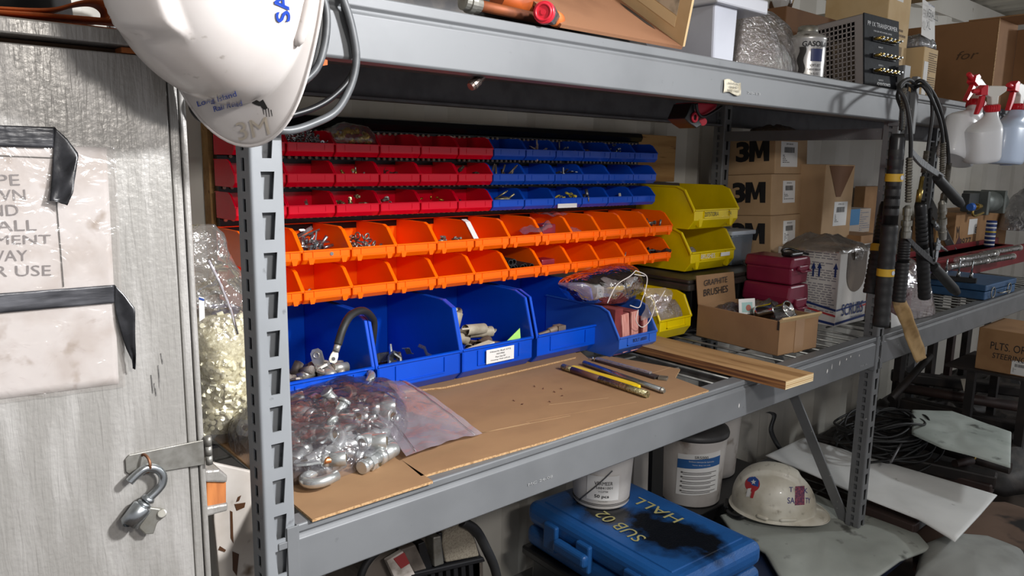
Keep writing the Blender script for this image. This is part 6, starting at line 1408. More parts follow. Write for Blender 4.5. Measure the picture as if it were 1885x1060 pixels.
m = MB(); m.frust(at(1294, 224, Y=Yl), at(1294, 224, Y=Yl + .02), .009, .009, 14); m.build('red_knob', MATS['lamp_red'], rl_)

# grey plastic bin with lid
gb = thing('lidded_bin', 'grey translucent plastic bin with an overhanging lid on the top shelf', 'bin', (at(1311, 100, Y=.045).x, .045, ZT2)); GP = mat('grey_bin_plastic', '#a9abb5', .35, 0, '#9fa1ab', 6)
x1 = at(1352, 100, Y=.045).x - gb.location.x
m = MB(); m.prism([(0.004, 0), (x1 - .002, 0), (x1 + .004, .125), (0, .125)], 0, .26, 'y'); m.build('body', GP, gb, bevel=.005)
m = MB(); m.box((-.012, -.014, .120), (x1 + .10, .27, .150)); m.build('lid', mat('grey_lid_plastic', '#b3b4bb', .4), gb, bevel=.004)
# bubble wrap
bw = thing('bubble_wrap_bundle', 'bundle wrapped in glossy bubble wrap on the top shelf', 'bundle', (1.27, .19, ZT2)); m = MB()
lump(m, [(-.13, -.10), (-.02, -.13), (.10, -.10), (.20, -.06), (.24, .06), (.12, .13), (-.08, .12)], 0, .17, 22, 90, .055, 11, 5, ex=1.7); m.build('contents', mat('brownish_bundle', '#8d827c', .5, 0, '#a39a95', 8), bw)
m = MB(); lump(m, [(-.14, -.11), (-.02, -.14), (.11, -.11), (.21, -.07), (.25, .07), (.12, .14), (-.09, .13)], 0, .18, 30, 120, .062, 11, 5, ex=1.7, close=False); m.build('wrap', film('bubble_film', haze=.25, gloss=.9, rough=.10, haze_col='#cfc4c0', bump=1.0, bscale=70), bw)
cu = thing('clear_cup_stack', 'clear plastic cup standing on the dark carton behind the transformer', 'cup', (1.69, .31, ZT2 + .235 + .0375)); m = MB(); m.lathe([(.042, .05), (.038, 0), (.030, -.035), (.002, -.036)], 28, cap=False); m.build('cup', film('cup_film', haze=.2, gloss=.6, rough=.05, bump=.1), cu)
# can
cn = thing('solvent_can', 'dented metal solvent can with screw cap on the top shelf front edge', 'can'); cb_ = at(1495, 130, Y=.075); cn.location = (cb_.x, .095, ZT2); R_ = .0475
CANM = mat('can_side_print', '#c9c7c4', .28, .7, '#a9a6a2', 20, col3='#5b5148', n3=24, n3lo=.58, n3hi=.7)
m = MB(); m.lathe([(R_ - .002, 0), (R_, .003), (R_ - .001, .006), (R_ - .001, .105), (R_ + .0005, .108), (R_ - .006, .116), (.026, .122), (.026, .126)], 40); m.build('body', CANM, cn); m = MB(); m.lathe([(.024, .122), (.0245, .124), (.0245, .139), (.020, .141)], 28); m.build('screw_cap', ZINCD, cn)
def wrapz(R, a0): 
    def fn(v): a = a0 + v.x / R; return Vector((R * 1.008 * cos(a), R * 1.008 * sin(a), v.y))
    return fn
a0 = -pi / 2 - .55
def cantext(s, z, w_, h_, bold=0, mm=INK):
    m = MB(); text_mb(m, s, None, w=w_, h=h_, bold=bold, depth=0, wrapfn=lambda v: wrapz(R_, a0)(Vector((v.x, v.y + z, 0)))); m.build('lettering', mm, cn)
cantext('GASOILA', .092, .072, .013, .02); cantext('SOFT-SET', .040, .030, .006); cantext('THREAD SEALANT', .030, .040, .005); cantext('16 FL OZ', .020, .022, .005)
m = MB(); m.grid(lambda u, v: wrapz(R_, a0)(Vector((-.014 + .032 * u, .050 + .030 * v, 0))), 8, 2); m.build('blue_panel', mat('can_blue', '#27305c', .4), cn)
m = MB(); m.grid(lambda u, v: wrapz(R_, a0 - .75)(Vector((-.008 + .016 * u + .003 * sin(v * 9), .02 + .065 * v, 0))), 6, 10); m.build('black_drip', mat('tar_drip', '#1f1b19', .5), cn)

# transformer
tr = thing('transformer', 'grey perforated transformer box with a black terminal panel on the top shelf', 'transformer', M=frame((at(1592, 150, Y=.030).x, .032, ZT2), (1, -.06, 0), z=(.03, .10, 1)))
PG = mat('perforated_grey', '#8d8684', .5, .2); Ht, Wt, Dt = .195, .190, .15
m = MB()   # perforated side: a lattice
n1, n2 = 9, 13; b0 = .022
ys = [b0 + (Dt - 2 * .012 - .016) * i / n1 for i in range(n1 + 1)]; zs = [.014 + (Ht - .028) * i / n2 for i in range(n2 + 1)]
m.box((0, 0, 0), (.0015, b0, Ht)); m.box((0, Dt - .014, 0), (.0015, Dt, Ht)); m.box((0, b0, 0), (.0015, Dt - .014, .014)); m.box((0, b0, Ht - .014), (.0015, Dt - .014, Ht))
for y in ys: m.box((0.0001, y - .0017, .012), (.0014, y + .0017, Ht - .012))
for z in zs: m.box((0.0001, b0, z - .0018), (.0014, Dt - .012, z + .0018))
m.build('perforated_side', PG, tr)
m = MB(); m.box((.0, 0, 0), (Wt, Dt, .0015)); m.box((0, 0, Ht - .0015), (Wt, Dt, Ht)); m.box((Wt - .0015, 0, 0), (Wt, Dt, Ht)); m.box((0, Dt - .0015, 0), (Wt, Dt, Ht)); m.build('casing', PG, tr)
m = MB(); m.box((.05, .03, .02), (.15, .12, .15)); m.build('core', mat('transformer_core', '#6f6256', .6, .1, '#8d7a62', 20), tr, bevel=.005); 
m = MB(); m.tube([(.04, .03, .03), (.04, .03, .17)], .012, 12); m.build('white_winding', mat('white_winding', '#c9c2b8', .5), tr)
MB().box((-.002, -.004, -.002), (Wt + .002, 0, Ht + .002)).build('terminal_panel', mat('black_panel_speckled', '#15171b', .7, 0, '#22252a', 60, spec=.3), tr, bevel=.001)
WT = mat('white_panel_print', '#d5d6d8', .5)
text('lettering', 'PP 1X TRANSFORMER', FR(.097, .172, -.0048), WT, tr, w=.165, h=.012, bold=.01); text('lettering', 'FOR USE WITH MODEL SERIES', FR(.097, .155, -.0048), WT, tr, w=.10, h=.004)
for z, s in ((.118, 'INPUT'), (.070, 'OUTPUT A'), (.030, 'OUTPUT B')): text('lettering', s, FR(.085, z - .004, -.0048), WT, tr, w=.025, h=.004)
text('lettering', 'ADVENTRONICS', FR(.100, .016, -.0048), WT, tr, w=.075, h=.008, bold=.02)
for r__ in range(3):
    z = (.132, .088, .048)[r__]
    MB().box((.035, -.010, z - .006), (.16, -.004, z + .006)).build('terminal_block', BLACKP, tr, bevel=.001)
    for i in range(6):
        x = .045 + i * .021; m = MB(); m.frust((x, -.004, z), (x, -.026, z), .0042, .0042, 10); m.frust((x, -.026, z), (x, -.034, z), .0025, .0025, 8); m.build('terminal_post', ZINC if i % 2 else BRASS, tr)
carton('cardboard_box', 'dark brown carton behind the transformer on the top shelf', 'box', (1.62, .25, ZT2), (1, 0, 0), None, .235, .30, .20, mat('dark_carton', '#6d4b2e', .85, 0, '#5f4027', 8))
# far bay top shelf
cc = carton('cardboard_box', 'tall pale carton with a barcode behind the post top', 'box', (2.02, .14, ZT2), (1, .02, 0), None, .34, .17, .20, CARDL)
ship_label(cc, FR(.08, .315, -.0008), .05, .03, 4, 'LOT'); barcode(cc, FR(.09, .145, -.0008), .075, .045, mat('brown_print', '#6b5233', .7), 6); rows(cc, FR(.09, .205, -.0008), .12, .03, 2, MATS['brown_print'], 'print', .9, 4); rows(cc, FR(.11, .075, -.0008), .08, .05, 3, MATS['brown_print'], 'print', .8, 7)
text('lettering', '((', FR(.05, .075, -.0008), MATS['brown_print'], cc, w=.022, h=.032)
c2_ = carton('cardboard_box', 'short tan carton with fine printed lines beside the spray bottles', 'box', (2.22, .10, ZT2), (1, .02, 0), None, .175, .12, .20, CARDL)
rows(c2_, FR(.078, .085, -.0008), .075, .15, 22, MATS['brown_print'], 'print', .97, 2); MB().box((.006, -.0012, .02), (.040, -.0002, .13)).build('paper_label', WHITEL, c2_)
ov = thing('coverall_pack', 'clear-wrapped white coverall pack hand-marked XL on a carton', 'pack', (2.22, .115, ZT2 + .177)); m = MB(); lump(m, [(.0, .0), (.06, -.008), (.125, .0), (.13, .1), (.06, .13), (.0, .11)], 0, .045, 8, 36, .012, 26, 3); m.build('wrap', film('pack_wrap', haze=.6, gloss=.6, rough=.08, bump=1, bscale=40, haze_col='#b9bcc4'), ov)
m = MB(); m.add([(.0, .0, .035), (.115, .0, .025), (.118, .012, .135), (.012, .012, .150)], [(0, 1, 2, 3)]); m.build('paper_sheet', WHITEL, ov, solid=.001)
Mo = frame((.062, -.0015, .100), (1, .0, -.07), z=(0, -1, .1)); text('lettering', 'VERALLS', Mo @ T(0, .004, .002), INK, ov, w=.095, h=.026); text('lettering', 'XL', Mo @ T(-.030, -.034, .002), INK, ov, w=.035, h=.026); text('lettering', 'EverCoverall', Mo @ T(-.012, .032, .002), INKB, ov, w=.05, h=.007)
bo = carton('cardboard_box', 'large brown carton lying on its side, open end to the right, on the far top shelf', 'box', (at(1820, 200, Y=.045).x, .045, ZT2), (1, -.02, 0), None, .318, .20, .44, mat('big_brown_carton', '#8a6340', .85, 0, '#7b5736', 5, bump=.04, bscale=60))
MB().box((.0, -.10, .318), (.20, .10, .323)).build('top_flap', CARDD, bo, bevel=.002); MB().box((-.001, -.0022, 0), (.005, -.0002, .318)).build('flap_edge', CARDE, bo); MB().box((.196, -.09, 0), (.201, .0, .300)).build('side_flap', MATS['big_brown_carton'], bo, bevel=.002); MB().box((.1955, -.092, 0), (.2015, -.09, .300)).build('flap_edge', CARDE, bo)
text('lettering', 'for', FL(.09, .20, -.001), mat('faint_marker', '#4f3824', .8), bo, w=.075, h=.03, shear=.3)
carton('cardboard_box', 'brown carton at the far right end of the far top shelf', 'box', (3.05, .14, ZT2), (1, 0, 0), None, .235, .06, .22, CARDD)
carton('cardboard_box', 'plain brown carton beyond the large open carton on the far top shelf', 'box', (3.14, .16, ZT2), (1, 0, 0), None, .16, .30, .22, MATS['big_brown_carton'])
fc = tag(MB().box((0, 0, 0), (.30, .28, .022)).build('cardboard_sheet', CARDL, bevel=.002), 'flattened corrugated cardboard pack lying across the cartons at the top right', 'cardboard'); fc.location = (2.08, .12, 1.958); 
sg2 = carton('cardboard_box', 'white carton under the flattened cardboard at the top right', 'box', (2.42, .40, ZT2), (1, 0, 0), None, .36, .20, .18, mat('white_carton', '#c3c0b6', .7))

# ------------------------------------------------------------------ spray bottles hooked on the far bay's upper beam
BOT = mat('milky_bottle', '#dfe0e2', .28, 0, coat=.15); BOTB = mat('bluish_bottle', '#c3d3ea', .28, 0, coat=.15); REDT = mat('red_trigger', '#cf2330', .35); WHT = mat('white_sprayer', '#dcd8d0', .4)
def spray(label, neck, foot, W, y, body, trig, yaw=0.0, scale=1.0, D=None):
    """local: z up the bottle axis, x across its face; the nozzle points to -x"""
    A = at(*neck, Y=y); B = at(*foot, Y=y); ax = (A - B); L = ax.length; zz = ax.normalized()
    M = frame(B, Vector((cos(yaw), sin(yaw), 0)), z=zz)
    xa = Vector((cos(yaw), sin(yaw), 0)); xa = (xa - zz * xa.dot(zz)).normalized(); yv = zz.cross(xa)
    M = Matrix(((xa.x, yv.x, zz.x, B.x), (xa.y, yv.y, zz.y, B.y), (xa.z, yv.z, zz.z, B.z), (0, 0, 0, 1)))
    r = thing('spray_bottle', label, 'spray bottle', M=M, group='spray bottles hooked on the beam'); D = D or W * .62
    m = MB(); n = 36; sh = L * .64
    prof = [(0, .84, 0), (.004, .95, 0), (.014, 1, 0), (sh * .98, 1, 0), (sh, .99, 0), (sh + L * .07, .88, .10), (sh + L * .15, .66, .26), (sh + L * .22, .46, .42), (sh + L * .28, .36, .50), (L, .32, .54)]
    vs = []; fs = []
    for z, k, off in prof:
        for j in range(n):
            a = 2 * pi * j / n; c, s_ = cos(a), sin(a); e = 2.6 if k > .6 else 2.0
            q = (abs(c) ** e + abs(s_) ** e) ** (-1 / e)
            hw = W / 2 * k; hd = min(D / 2 * (k if k > .95 else max(k, .36)), D / 2) if k > .6 else W / 2 * k
            vs.append((c * q * hw + off * W / 2, s_ * q * hd, z))
    for i in range(len(prof) - 1):
        for j in range(n): fs.append((i * n + j, i * n + (j + 1) % n, (i + 1) * n + (j + 1) % n, (i + 1) * n + j))
    m.add(vs, fs, 0, True); m.add([vs[j] for j in range(n)], [tuple(range(n - 1, -1, -1))]); m.build('bottle', body, r)
    cx = .54 * W / 2; rn = W * .19; m = MB()
    m.frust((cx, 0, L - .002), (cx, 0, L + .018), rn, rn * .95, 24)
    for j in range(20): a = j / 20 * 2 * pi; m.box((-.0012, -.0012, L), (.0012, .0012, L + .016), M=T(cx + rn * cos(a), rn * sin(a), 0))
    m.build('screw_collar', trig, r)
    h = L + .018; s = scale
    m = MB(); m.prism([(cx - .012 * s, h), (cx + .010 * s, h), (cx + .011 * s, h + .022 * s), (cx + .036 * s, h + .034 * s), (cx + .038 * s, h + .046 * s), (cx + .030 * s, h + .050 * s), (cx - .022 * s, h + .056 * s), (cx - .030 * s, h + .050 * s), (cx - .030 * s, h + .030 * s), (cx - .014 * s, h + .022 * s)], -.010 * s, .010 * s, 'y'); m.build('sprayer_head', WHT, r, bevel=.003)
    m = MB(); m.prism([(cx - .028 * s, h + .030 * s), (cx - .028 * s, h + .058 * s), (cx - .040 * s, h + .060 * s), (cx - .052 * s, h + .050 * s), (cx - .052 * s, h + .032 * s)], -.011 * s, .011 * s, 'y'); m.frust((cx - .052 * s, 0, h + .044 * s), (cx - .072 * s, 0, h + .046 * s), .008 * s, .006 * s, 12); m.build('nozzle', trig, r, bevel=.0015)
    m = MB(); P = [(cx - .030 * s, h + .030 * s), (cx - .044 * s, h + .030 * s), (cx - .050 * s, h + .008 * s), (cx - .060 * s, h - .022 * s), (cx - .050 * s, h - .022 * s), (cx - .036 * s, h + .004 * s)]; m.prism(P, -.006 * s, .006 * s, 'y'); m.build('trigger', trig, r, bevel=.002)
    return r
spray('left white spray bottle with red trigger hooked on the beam', (1785, 188), (1757, 296), .135, -.060, BOT, REDT, yaw=-.15, scale=1.15)
spray('middle white spray bottle with red trigger, its round base towards the camera', (1812, 206), (1806, 298), .100, -.125, BOT, REDT, yaw=-.5, scale=1.0, D=.085)
spray('right bluish white spray bottle with red trigger hooked on the beam', (1862, 200), (1848, 302), .150, -.070, BOTB, REDT, yaw=-.15, scale=1.2)
spray('blue-triggered spray bottle mostly hidden behind the right white one', (1862, 222), (1852, 304), .11, .0 - .028, mat('blue_liquid_bottle', '#2f62b0', .3), mat('blue_trigger', '#2b5fc0', .35), yaw=.1, scale=1.0, D=.04)
# ------------------------------------------------------------------ bottom shelves
ZB2 = .2005
NAVY = mat('navy_plastic', '#1c2a48', .45, 0, '#16223c', 8); BLUC = mat('blue_case_plastic', '#1c4f87', .42, 0, '#184274', 6, bump=.35, bscale=260, col3='#14202e', n3=7, n3lo=.60, n3hi=.72)
def poly_sheet(name, px, z, h, material, label, cat, amp=.006, fr=10, seed=1, ex=3.0, nr=10, kind=None, sharp=True):
    pts = [at(x, y, Z=z) for x, y in px]; c = Vector((sum(p.x for p in pts) / len(pts), sum(p.y for p in pts) / len(pts), z))
    m = MB(); lump(m, [(p.x - c.x, p.y - c.y) for p in pts], 0, h, nr, 70, amp, fr, seed, ex=ex, sharp=sharp); o = m.build(name, material); o.location = c
    return tag(o, label, cat, kind=kind)
# black tote and blue case
zc = .475
pA = at(1212, 905, Z=zc); pB = at(1408, 995, Z=zc); pL = at(976, 925, Z=zc)
dl = (pB - pA); dl.z = 0; dl.normalize(); dn = Vector((-dl.y, dl.x, 0)); 
if dn.dot(pL - pA) < 0: dn = -dn
Wc = abs((pL - pA).dot(dn)); Lback = max((pA - pL).dot(dl), 0) + .02
corner = pB                                              # near right top corner
Lc = (pB - pL).dot(dl) + .02
Mc = Matrix(((-dl.x, dn.x, 0, pB.x), (-dl.y, dn.y, 0, pB.y), (0, 0, 1, .345), (0, 0, 0, 1)))
if Mc.to_3x3().determinant() < 0: Mc = Matrix(((dn.x, -dl.x, 0, pB.x), (dn.y, -dl.y, 0, pB.y), (0, 0, 1, .345), (0, 0, 0, 1))); SW = True
else: SW = False
def cb(a, b, z): return (b, a, z) if SW else (a, b, z)      # a along the length, b across
cs = thing('blue_tool_case', 'large blue moulded plastic tool case under the shelf, chalk-marked and stained black', 'case', M=Mc)
hc = zc - .345
def cbox(m, a0, a1, b0, b1, z0, z1): m.box(tuple(min(p, q) for p, q in zip(cb(a0, b0, z0), cb(a1, b1, z1))), tuple(max(p, q) for p, q in zip(cb(a0, b0, z0), cb(a1, b1, z1))))
m = MB(); cbox(m, 0, Lc, 0, Wc, 0, hc * .46); m.build('lower_shell', BLUC, cs, bevel=.022, seg=4)
m = MB(); cbox(m, 0, Lc, 0, Wc, hc * .48, hc); m.build('upper_shell', BLUC, cs, bevel=.026, seg=4)
m = MB(); cbox(m, .04, Lc - .04, .035, Wc - .035, hc - .002, hc + .003); m.build('raised_panel', BLUC, cs, bevel=.003)
for a in (.10, Lc * .5, Lc - .14): m = MB(); cbox(m, a, a + .05, Wc - .006, Wc + .012, hc * .25, hc * .82); m.build('latch', BLUC, cs, bevel=.005)
m = MB(); cbox(m, Lc * .50, Lc * .50 + .12, Wc + .004, Wc + .030, hc * .40, hc * .66); m.build('handle', BLUC, cs, bevel=.010, seg=3)
m = MB()
# oily stain, a thin glossy film on the lid
def stained(name, base, stains):
    m_ = mat(name, base, .40, 0, '#194a82', 6, bump=.3, bscale=260); nt = m_.node_tree; N = nt.nodes.new; L = nt.links.new; b_ = nt.nodes['Principled BSDF']
    src = b_.inputs['Base Color'].links[0].from_socket; tc = N('ShaderNodeTexCoord'); acc = None
    nn = N('ShaderNodeTexNoise'); nn.inputs['Scale'].default_value = 16; nn.inputs['Detail'].default_value = 6; L(tc.outputs['Object'], nn.inputs['Vector'])
    for (x, y, rx, ry) in stains:
        mp = N('ShaderNodeMapping'); mp.vector_type = 'POINT'; mp.inputs['Location'].default_value = (-x / rx, -y / ry, 0); mp.inputs['Scale'].default_value = (1 / rx, 1 / ry, 0); L(tc.outputs['Object'], mp.inputs['Vector'])
        ln = N('ShaderNodeVectorMath'); ln.operation = 'LENGTH'; L(mp.outputs[0], ln.inputs[0])
        ad = N('ShaderNodeMath'); ad.operation = 'MULTIPLY_ADD'; ad.inputs[1].default_value = 1.5; L(nn.outputs['Fac'], ad.inputs[0]); L(ln.outputs['Value'], ad.inputs[2])
        mr = N('ShaderNodeMapRange'); mr.inputs['From Min'].default_value = 1.9; mr.inputs['From Max'].default_value = 1.35; L(ad.outputs[0], mr.inputs['Value'])
        if acc is None: acc = mr.outputs[0]
        else: mx = N('ShaderNodeMath'); mx.operation = 'MAXIMUM'; L(acc, mx.inputs[0]); L(mr.outputs[0], mx.inputs[1]); acc = mx.outputs[0]
    mm_ = N('ShaderNodeMix'); mm_.data_type = 'RGBA'; L(acc, mm_.inputs[0]); L(src, mm_.inputs[6]); mm_.inputs[7].default_value = lin('#0f1218'); L(mm_.outputs[2], b_.inputs['Base Color'])
    r2 = N('ShaderNodeMapRange'); r2.inputs['To Min'].default_value = .40; r2.inputs['To Max'].default_value = .18; L(acc, r2.inputs['Value']); L(r2.outputs[0], b_.inputs['Roughness'])
    return m_
sts = [cb(.17, Wc * .50, 0)[:2] + cb(.16, .10, 0)[:2], cb(.36, Wc * .60, 0)[:2] + cb(.13, .08, 0)[:2], cb(.08, Wc * .40, 0)[:2] + cb(.07, .05, 0)[:2]]
STM = stained('stained_blue_plastic', '#1c5390', sts)
for o in bpy.data.objects:
    if o.parent == cs and o.name.split('.')[0] in ('upper_shell', 'raised_panel'): o.data.materials[0] = STM
CHK = mat('yellow_chalk', '#a39a63', .9)
def on_lid(px, py, ang): 
    p = Mc.inverted() @ at(px, py, Z=.345 + hc + .0042); ex = Mc.inverted().to_3x3() @ (at(px + 20 * cos(ang), py - 20 * sin(ang), Z=zc) - at(px, py, Z=zc)); ey = Mc.inverted().to_3x3() @ (at(px - 20 * sin(ang), py - 20 * cos(ang), Z=zc) - at(px, py, Z=zc)); ex.z = ey.z = 0
    return frame(p, ex, ey)
for s, px, py, ang, w_ in (('HALL', 1208, 938, radians(180 - 26), .16), ('SUB 02', 1140, 968, radians(180 - 33), .17)):
    Mf2 = on_lid(px, py, ang); Mf2 = Matrix(((Mf2[0][0], Mf2[0][1], 0, Mf2[0][3]), (Mf2[1][0], Mf2[1][1], 0, Mf2[1][3]), (0, 0, 1, hc + .0045), (0, 0, 0, 1)))
    text('chalk_lettering', s, Mf2, CHK, cs, w=w_, h=.040)
bt = thing('storage_tote', 'black plastic tote underneath the large blue tool case', 'tote', M=Matrix(((-dl.x, dn.x, 0, pB.x), (-dl.y, dn.y, 0, pB.y), (0, 0, 1, ZB2), (0, 0, 0, 1))) if not SW else Matrix(((dn.x, -dl.x, 0, pB.x), (dn.y, -dl.y, 0, pB.y), (0, 0, 1, ZB2), (0, 0, 0, 1))))
m = MB(); cbox(m, .02, Lc - .02, .02, Wc - .01, 0, .118); m.build('tub', TOTE, bt, bevel=.008); m = MB(); cbox(m, .0, Lc + .0, .0, Wc + .012, .118, .1435); m.build('rim', TOTE, bt, bevel=.006)
# VERMEER bucket
def bucket(label, x, y, z, r0, r1, h, lid, body, sticker=None, a0=-pi / 2, rib=True):
    b = thing('bucket', label, 'bucket', (x, y, z)); m = MB()
    prof = [(r0 - .003, 0), (r0, .004), (r0 + (r1 - r0) * .75, h * .75)] + ([(r1 - .002, h * .80), (r1 + .003, h * .81), (r1 + .003, h * .84), (r1 - .001, h * .85), (r1, h * .97), (r1 + .003, h * .98), (r1 + .003, h)] if rib else [(r1, h * .9), (r1 + .002, h)])
    m.lathe(prof, 48); m.build('body', body, b)
    if lid: m = MB(); m.lathe([(r1 + .005, h - .014), (r1 + .006, h - .004), (r1 + .002, h + .006), (r1 * .8, h + .014), (.005, h + .016)], 48); m.build('lid', lid, b)
    return b
def bwrap(r0, r1, h, a0):
    def fn(v):
        t = max(0, min(1, v.y / h)); R = (r0 + (r1 - r0) * t) * 1.004 + .0006; a = a0 + v.x / R; return Vector((R * cos(a), R * sin(a), v.y))
    return fn
DIRT = mat('dirty_white_bucket', '#c9c3bd', .5, 0, '#b3aaa2', 7, col3='#7d7064', n3=14, n3lo=.60, n3hi=.74)
vz = .345 + hc + .0035
pv = at(1116, 920, Z=vz)
vb = bucket('small white round parts bucket standing on the large blue tool case', pv.x, pv.y + .02, vz, .078, .090, .20, None, mat('white_bucket', '#d6d1cb', .45, 0, '#c3bcb4', 9, col3='#8b7f72', n3=26, n3lo=.66, n3hi=.76), rib=False)
fa = atan2(CAM.y - pv.y, CAM.x - pv.x) + .15
fw = bwrap(.0785, .0925, .20, fa)
m = MB(); m.grid(lambda u, v: fw(Vector((-.052 + .090 * u, .028 + .072 * v, 0))) , 14, 2); m.build('paper_label', WHITEL, vb)
fw2 = lambda v: fw(v) * 1.004 if False else bwrap(.0785, .0845, .20, fa)(v)
for s, x, z, w_, h_, bo_ in (('VERMEER', -.006, .079, .050, .0105, .05), ('158841001', -.006, .066, .050, .007, 0), ('V CUTTER', -.006, .055, .026, .005, 0), ('50 pcs', -.010, .040, .040, .012, .015), ('Warranty part', -.006, .026, .026, .003, 0)):
    m = MB(); text_mb(m, s, None, w=w_, h=h_, bold=bo_, depth=0, wrapfn=lambda v: bwrap(.0795, .0935, .20, fa)(Vector((v.x + x, v.y + z, 0)))); m.build('lettering', INK, vb)
for z in (.012, .016): m = MB(); m.torus((0, 0, z), (0, 0, 1), .0785 + .06 * z, .0009, 48, 5); m.build('black_ring', INK, vb)
m = MB(); m.tube([bwrap(.082, .096, .20, fa)(Vector((-.075 + .09 * i / 10, .018 + .10 * i / 10, 0))) for i in range(11)], .0018, 6); m.build('wire_bail', DARKST, vb)
# SR5000 bucket and the one behind
zS = .285
ps = at(1283, 925, Z=zS)
sr = bucket('stained white bucket with blue-striped label under the shelf', ps.x + .03, ps.y + .05, zS, .098, .112, .245, mat('grey_lid', '#4b4a4a', .45, 0, '#3c3b3b', 9), DIRT, rib=False)
fa2 = atan2(CAM.y - ps.y, CAM.x - ps.x) + .22
B2 = lambda k: bwrap(.098 + k, .112 + k, .245, fa2)
m = MB(); f_ = B2(0); m.grid(lambda u, v: f_(Vector((-.070 + .150 * u, .040 + .145 * v + .014 * u, 0))), 16, 3); m.build('paper_label', WHITEL, sr)
m = MB(); f2 = B2(.0007); m.grid(lambda u, v: f2(Vector((-.070 + .150 * u, .135 + .032 * v + .014 * u, 0))), 16, 2); m.build('blue_band', mat('label_blue', '#2b5b93', .5), sr)
for s, x, z, w_, h_, mm in (('SR5000', .008, .180, .045, .010, INK), ('Synthetic lubricant for hydraulics', .010, .164, .085, .006, WHITEL), ('heavy duty use only', .010, .153, .060, .005, WHITEL)):
    m = MB(); f3 = B2(.0014); text_mb(m, s, None, w=w_, h=h_, depth=0, wrapfn=lambda v: f3(Vector((v.x + x, v.y + z + .0, 0)))); m.build('lettering', mm, sr)
m = MB(); f3 = B2(.0014)
for i in range(5):
    z = .122 - i * .0165
    for j in range(2):
        x0, x1 = -.050, .066 - .02 * (j == 1); m.grid(lambda u, v: f3(Vector((x0 + (x1 - x0) * u, z - j * .006 + .0022 * v + .0060 * u, 0))), 8, 1)
    m.grid(lambda u, v: f3(Vector((-.056 + .006 * u, z - .002 + .006 * v, 0))), 1, 1)
m.build('printed_lines', mat('label_print', '#5b5856', .7), sr)
sup = carton('storage_box', 'grey box carrying the white buckets, hidden behind the blue case', 'box', (ps.x - .10, ps.y - .06, ZB2), (1, 0, 0), None, zS - ZB2 - .001, .55, .27, TOTE)
b2 = bucket('white bucket with black lid and strap behind the blue-labelled bucket', ps.x + .27, ps.y + .14, zS, .095, .108, .275, mat('black_lid', '#262423', .4), DIRT, rib=False)
m = MB()
P = smooth_path([at(1412, 758, Y=b2.location.y - .10), at(1424, 764, Y=b2.location.y - .11), at(1418, 790, Y=b2.location.y - .12), at(1428, 815, Y=b2.location.y - .13), at(1446, 840, Y=b2.location.y - .14)], 6); vs = []; 
for p in P: vs += [p + Vector((-.012, 0, 0)), p + Vector((.012, -.004, 0))]
m.add(vs, [(2 * i, 2 * i + 1, 2 * i + 3, 2 * i + 2) for i in range(len(P) - 1)], 0, True); tag(m.build('webbing_strap', BLACKP, solid=.002), 'black webbing strap hanging from the back bucket lid', 'strap')
pw = at(1178, 885, Y=.60); wb2 = carton('white_bin', 'small white plastic bin between the small and the blue-labelled buckets', 'bin', (pw.x - .06, .58, .21), (1, 0, 0), None, .34, .15, .09, mat('dull_white_plastic', '#b9b5b0', .5)); 
pk = at(1210, 905, Y=.42); tag(MB().prism([(at(1202, 815, Y=.42).x, at(1202, 815, Y=.42).z), (at(1222, 810, Y=.42).x, at(1222, 810, Y=.42).z), (at(1222, 940, Y=.42).x, .21), (at(1200, 940, Y=.42).x, .21)], .42, .435, 'y').build('black_strap', BLACKP), 'upright black bar left of the blue-labelled bucket', 'bar')

# hard hat on the grey cloth
CL = mat('grey_green_cloth', '#a6aaa3', .85, 0, '#979b94', 5, bump=.15, bscale=200, col3='#5a5b56', n3=13, n3lo=.64, n3hi=.72)
poly_sheet('cloth', [(1325, 950), (1400, 925), (1493, 908), (1590, 949), (1691, 984), (1716, 1012), (1657, 1034), (1600, 1075), (1530, 1100), (1440, 1075), (1408, 1020), (1350, 985)], .285, .012, CL, 'grey-green canvas cloth under the dirty white hard hat', 'cloth', amp=.012, fr=9, seed=3, ex=4)
tag(MB().box((-.13, -.10, 0), (.24, .15, .080)).build('navy_bin', NAVY, bevel=.006, M=Matrix.Translation(Vector((at(1560, 1000, Z=.285).x, at(1560, 1000, Z=.285).y, ZB2)))), 'dark navy bin supporting the grey-green cloth', 'bin')
tag(MB().box((-.2, -.16, 0), (.10, .12, .066)).build('navy_bin', NAVY, bevel=.006, M=Matrix.Translation(Vector((at(1430, 1040, Z=.27).x, at(1430, 1040, Z=.27).y, ZB2)))), 'dark navy bin beside the blue case at the bottom edge', 'bin')
zh = .336
ch = at(1421, 928, Z=zh)
rt2 = Vector((RT.x, RT.y, 0)).normalized(); fw_ = Vector((FWD.x, FWD.y, 0)).normalized()
fy = (rt2 * .93 - fw_ * .36); up2 = Vector((0, 0, 1)) - fw_ * .10 - rt2 * .06
fy = (fy - up2 * (fy.dot(up2) / up2.dot(up2))).normalized()
MH2 = frame(ch, fy.cross(up2), z=up2)
hat2, hs2, _ = hard_hat('dirty white hard hat with stickers sitting on the grey-green cloth', MH2, HATY)
hat2.scale = (.93, .93, .93)
bv2 = bvh_of(hs2); INV2 = MH2.copy(); INV2 = (MH2 @ Matrix.Scale(.93, 4)).inverted()
D2 = 1.0; Dd = (ch - CAM).dot(FWD) * 1.0
def ht2(s, px, py, ang, wpx, hpx, mm, bold=.0): hat_text(hat2, bv2, INV2, s, px, py, ang, pxm(wpx, DD2), pxm(hpx, DD2), mm, bold=bold, D=DY2, off=.0012)
DY2 = .25; DD2 = (at(1470, 910, Y=CAM.y + .25) - CAM).dot(FWD)
PURP = mat('purple_ink', '#3a3474', .5)
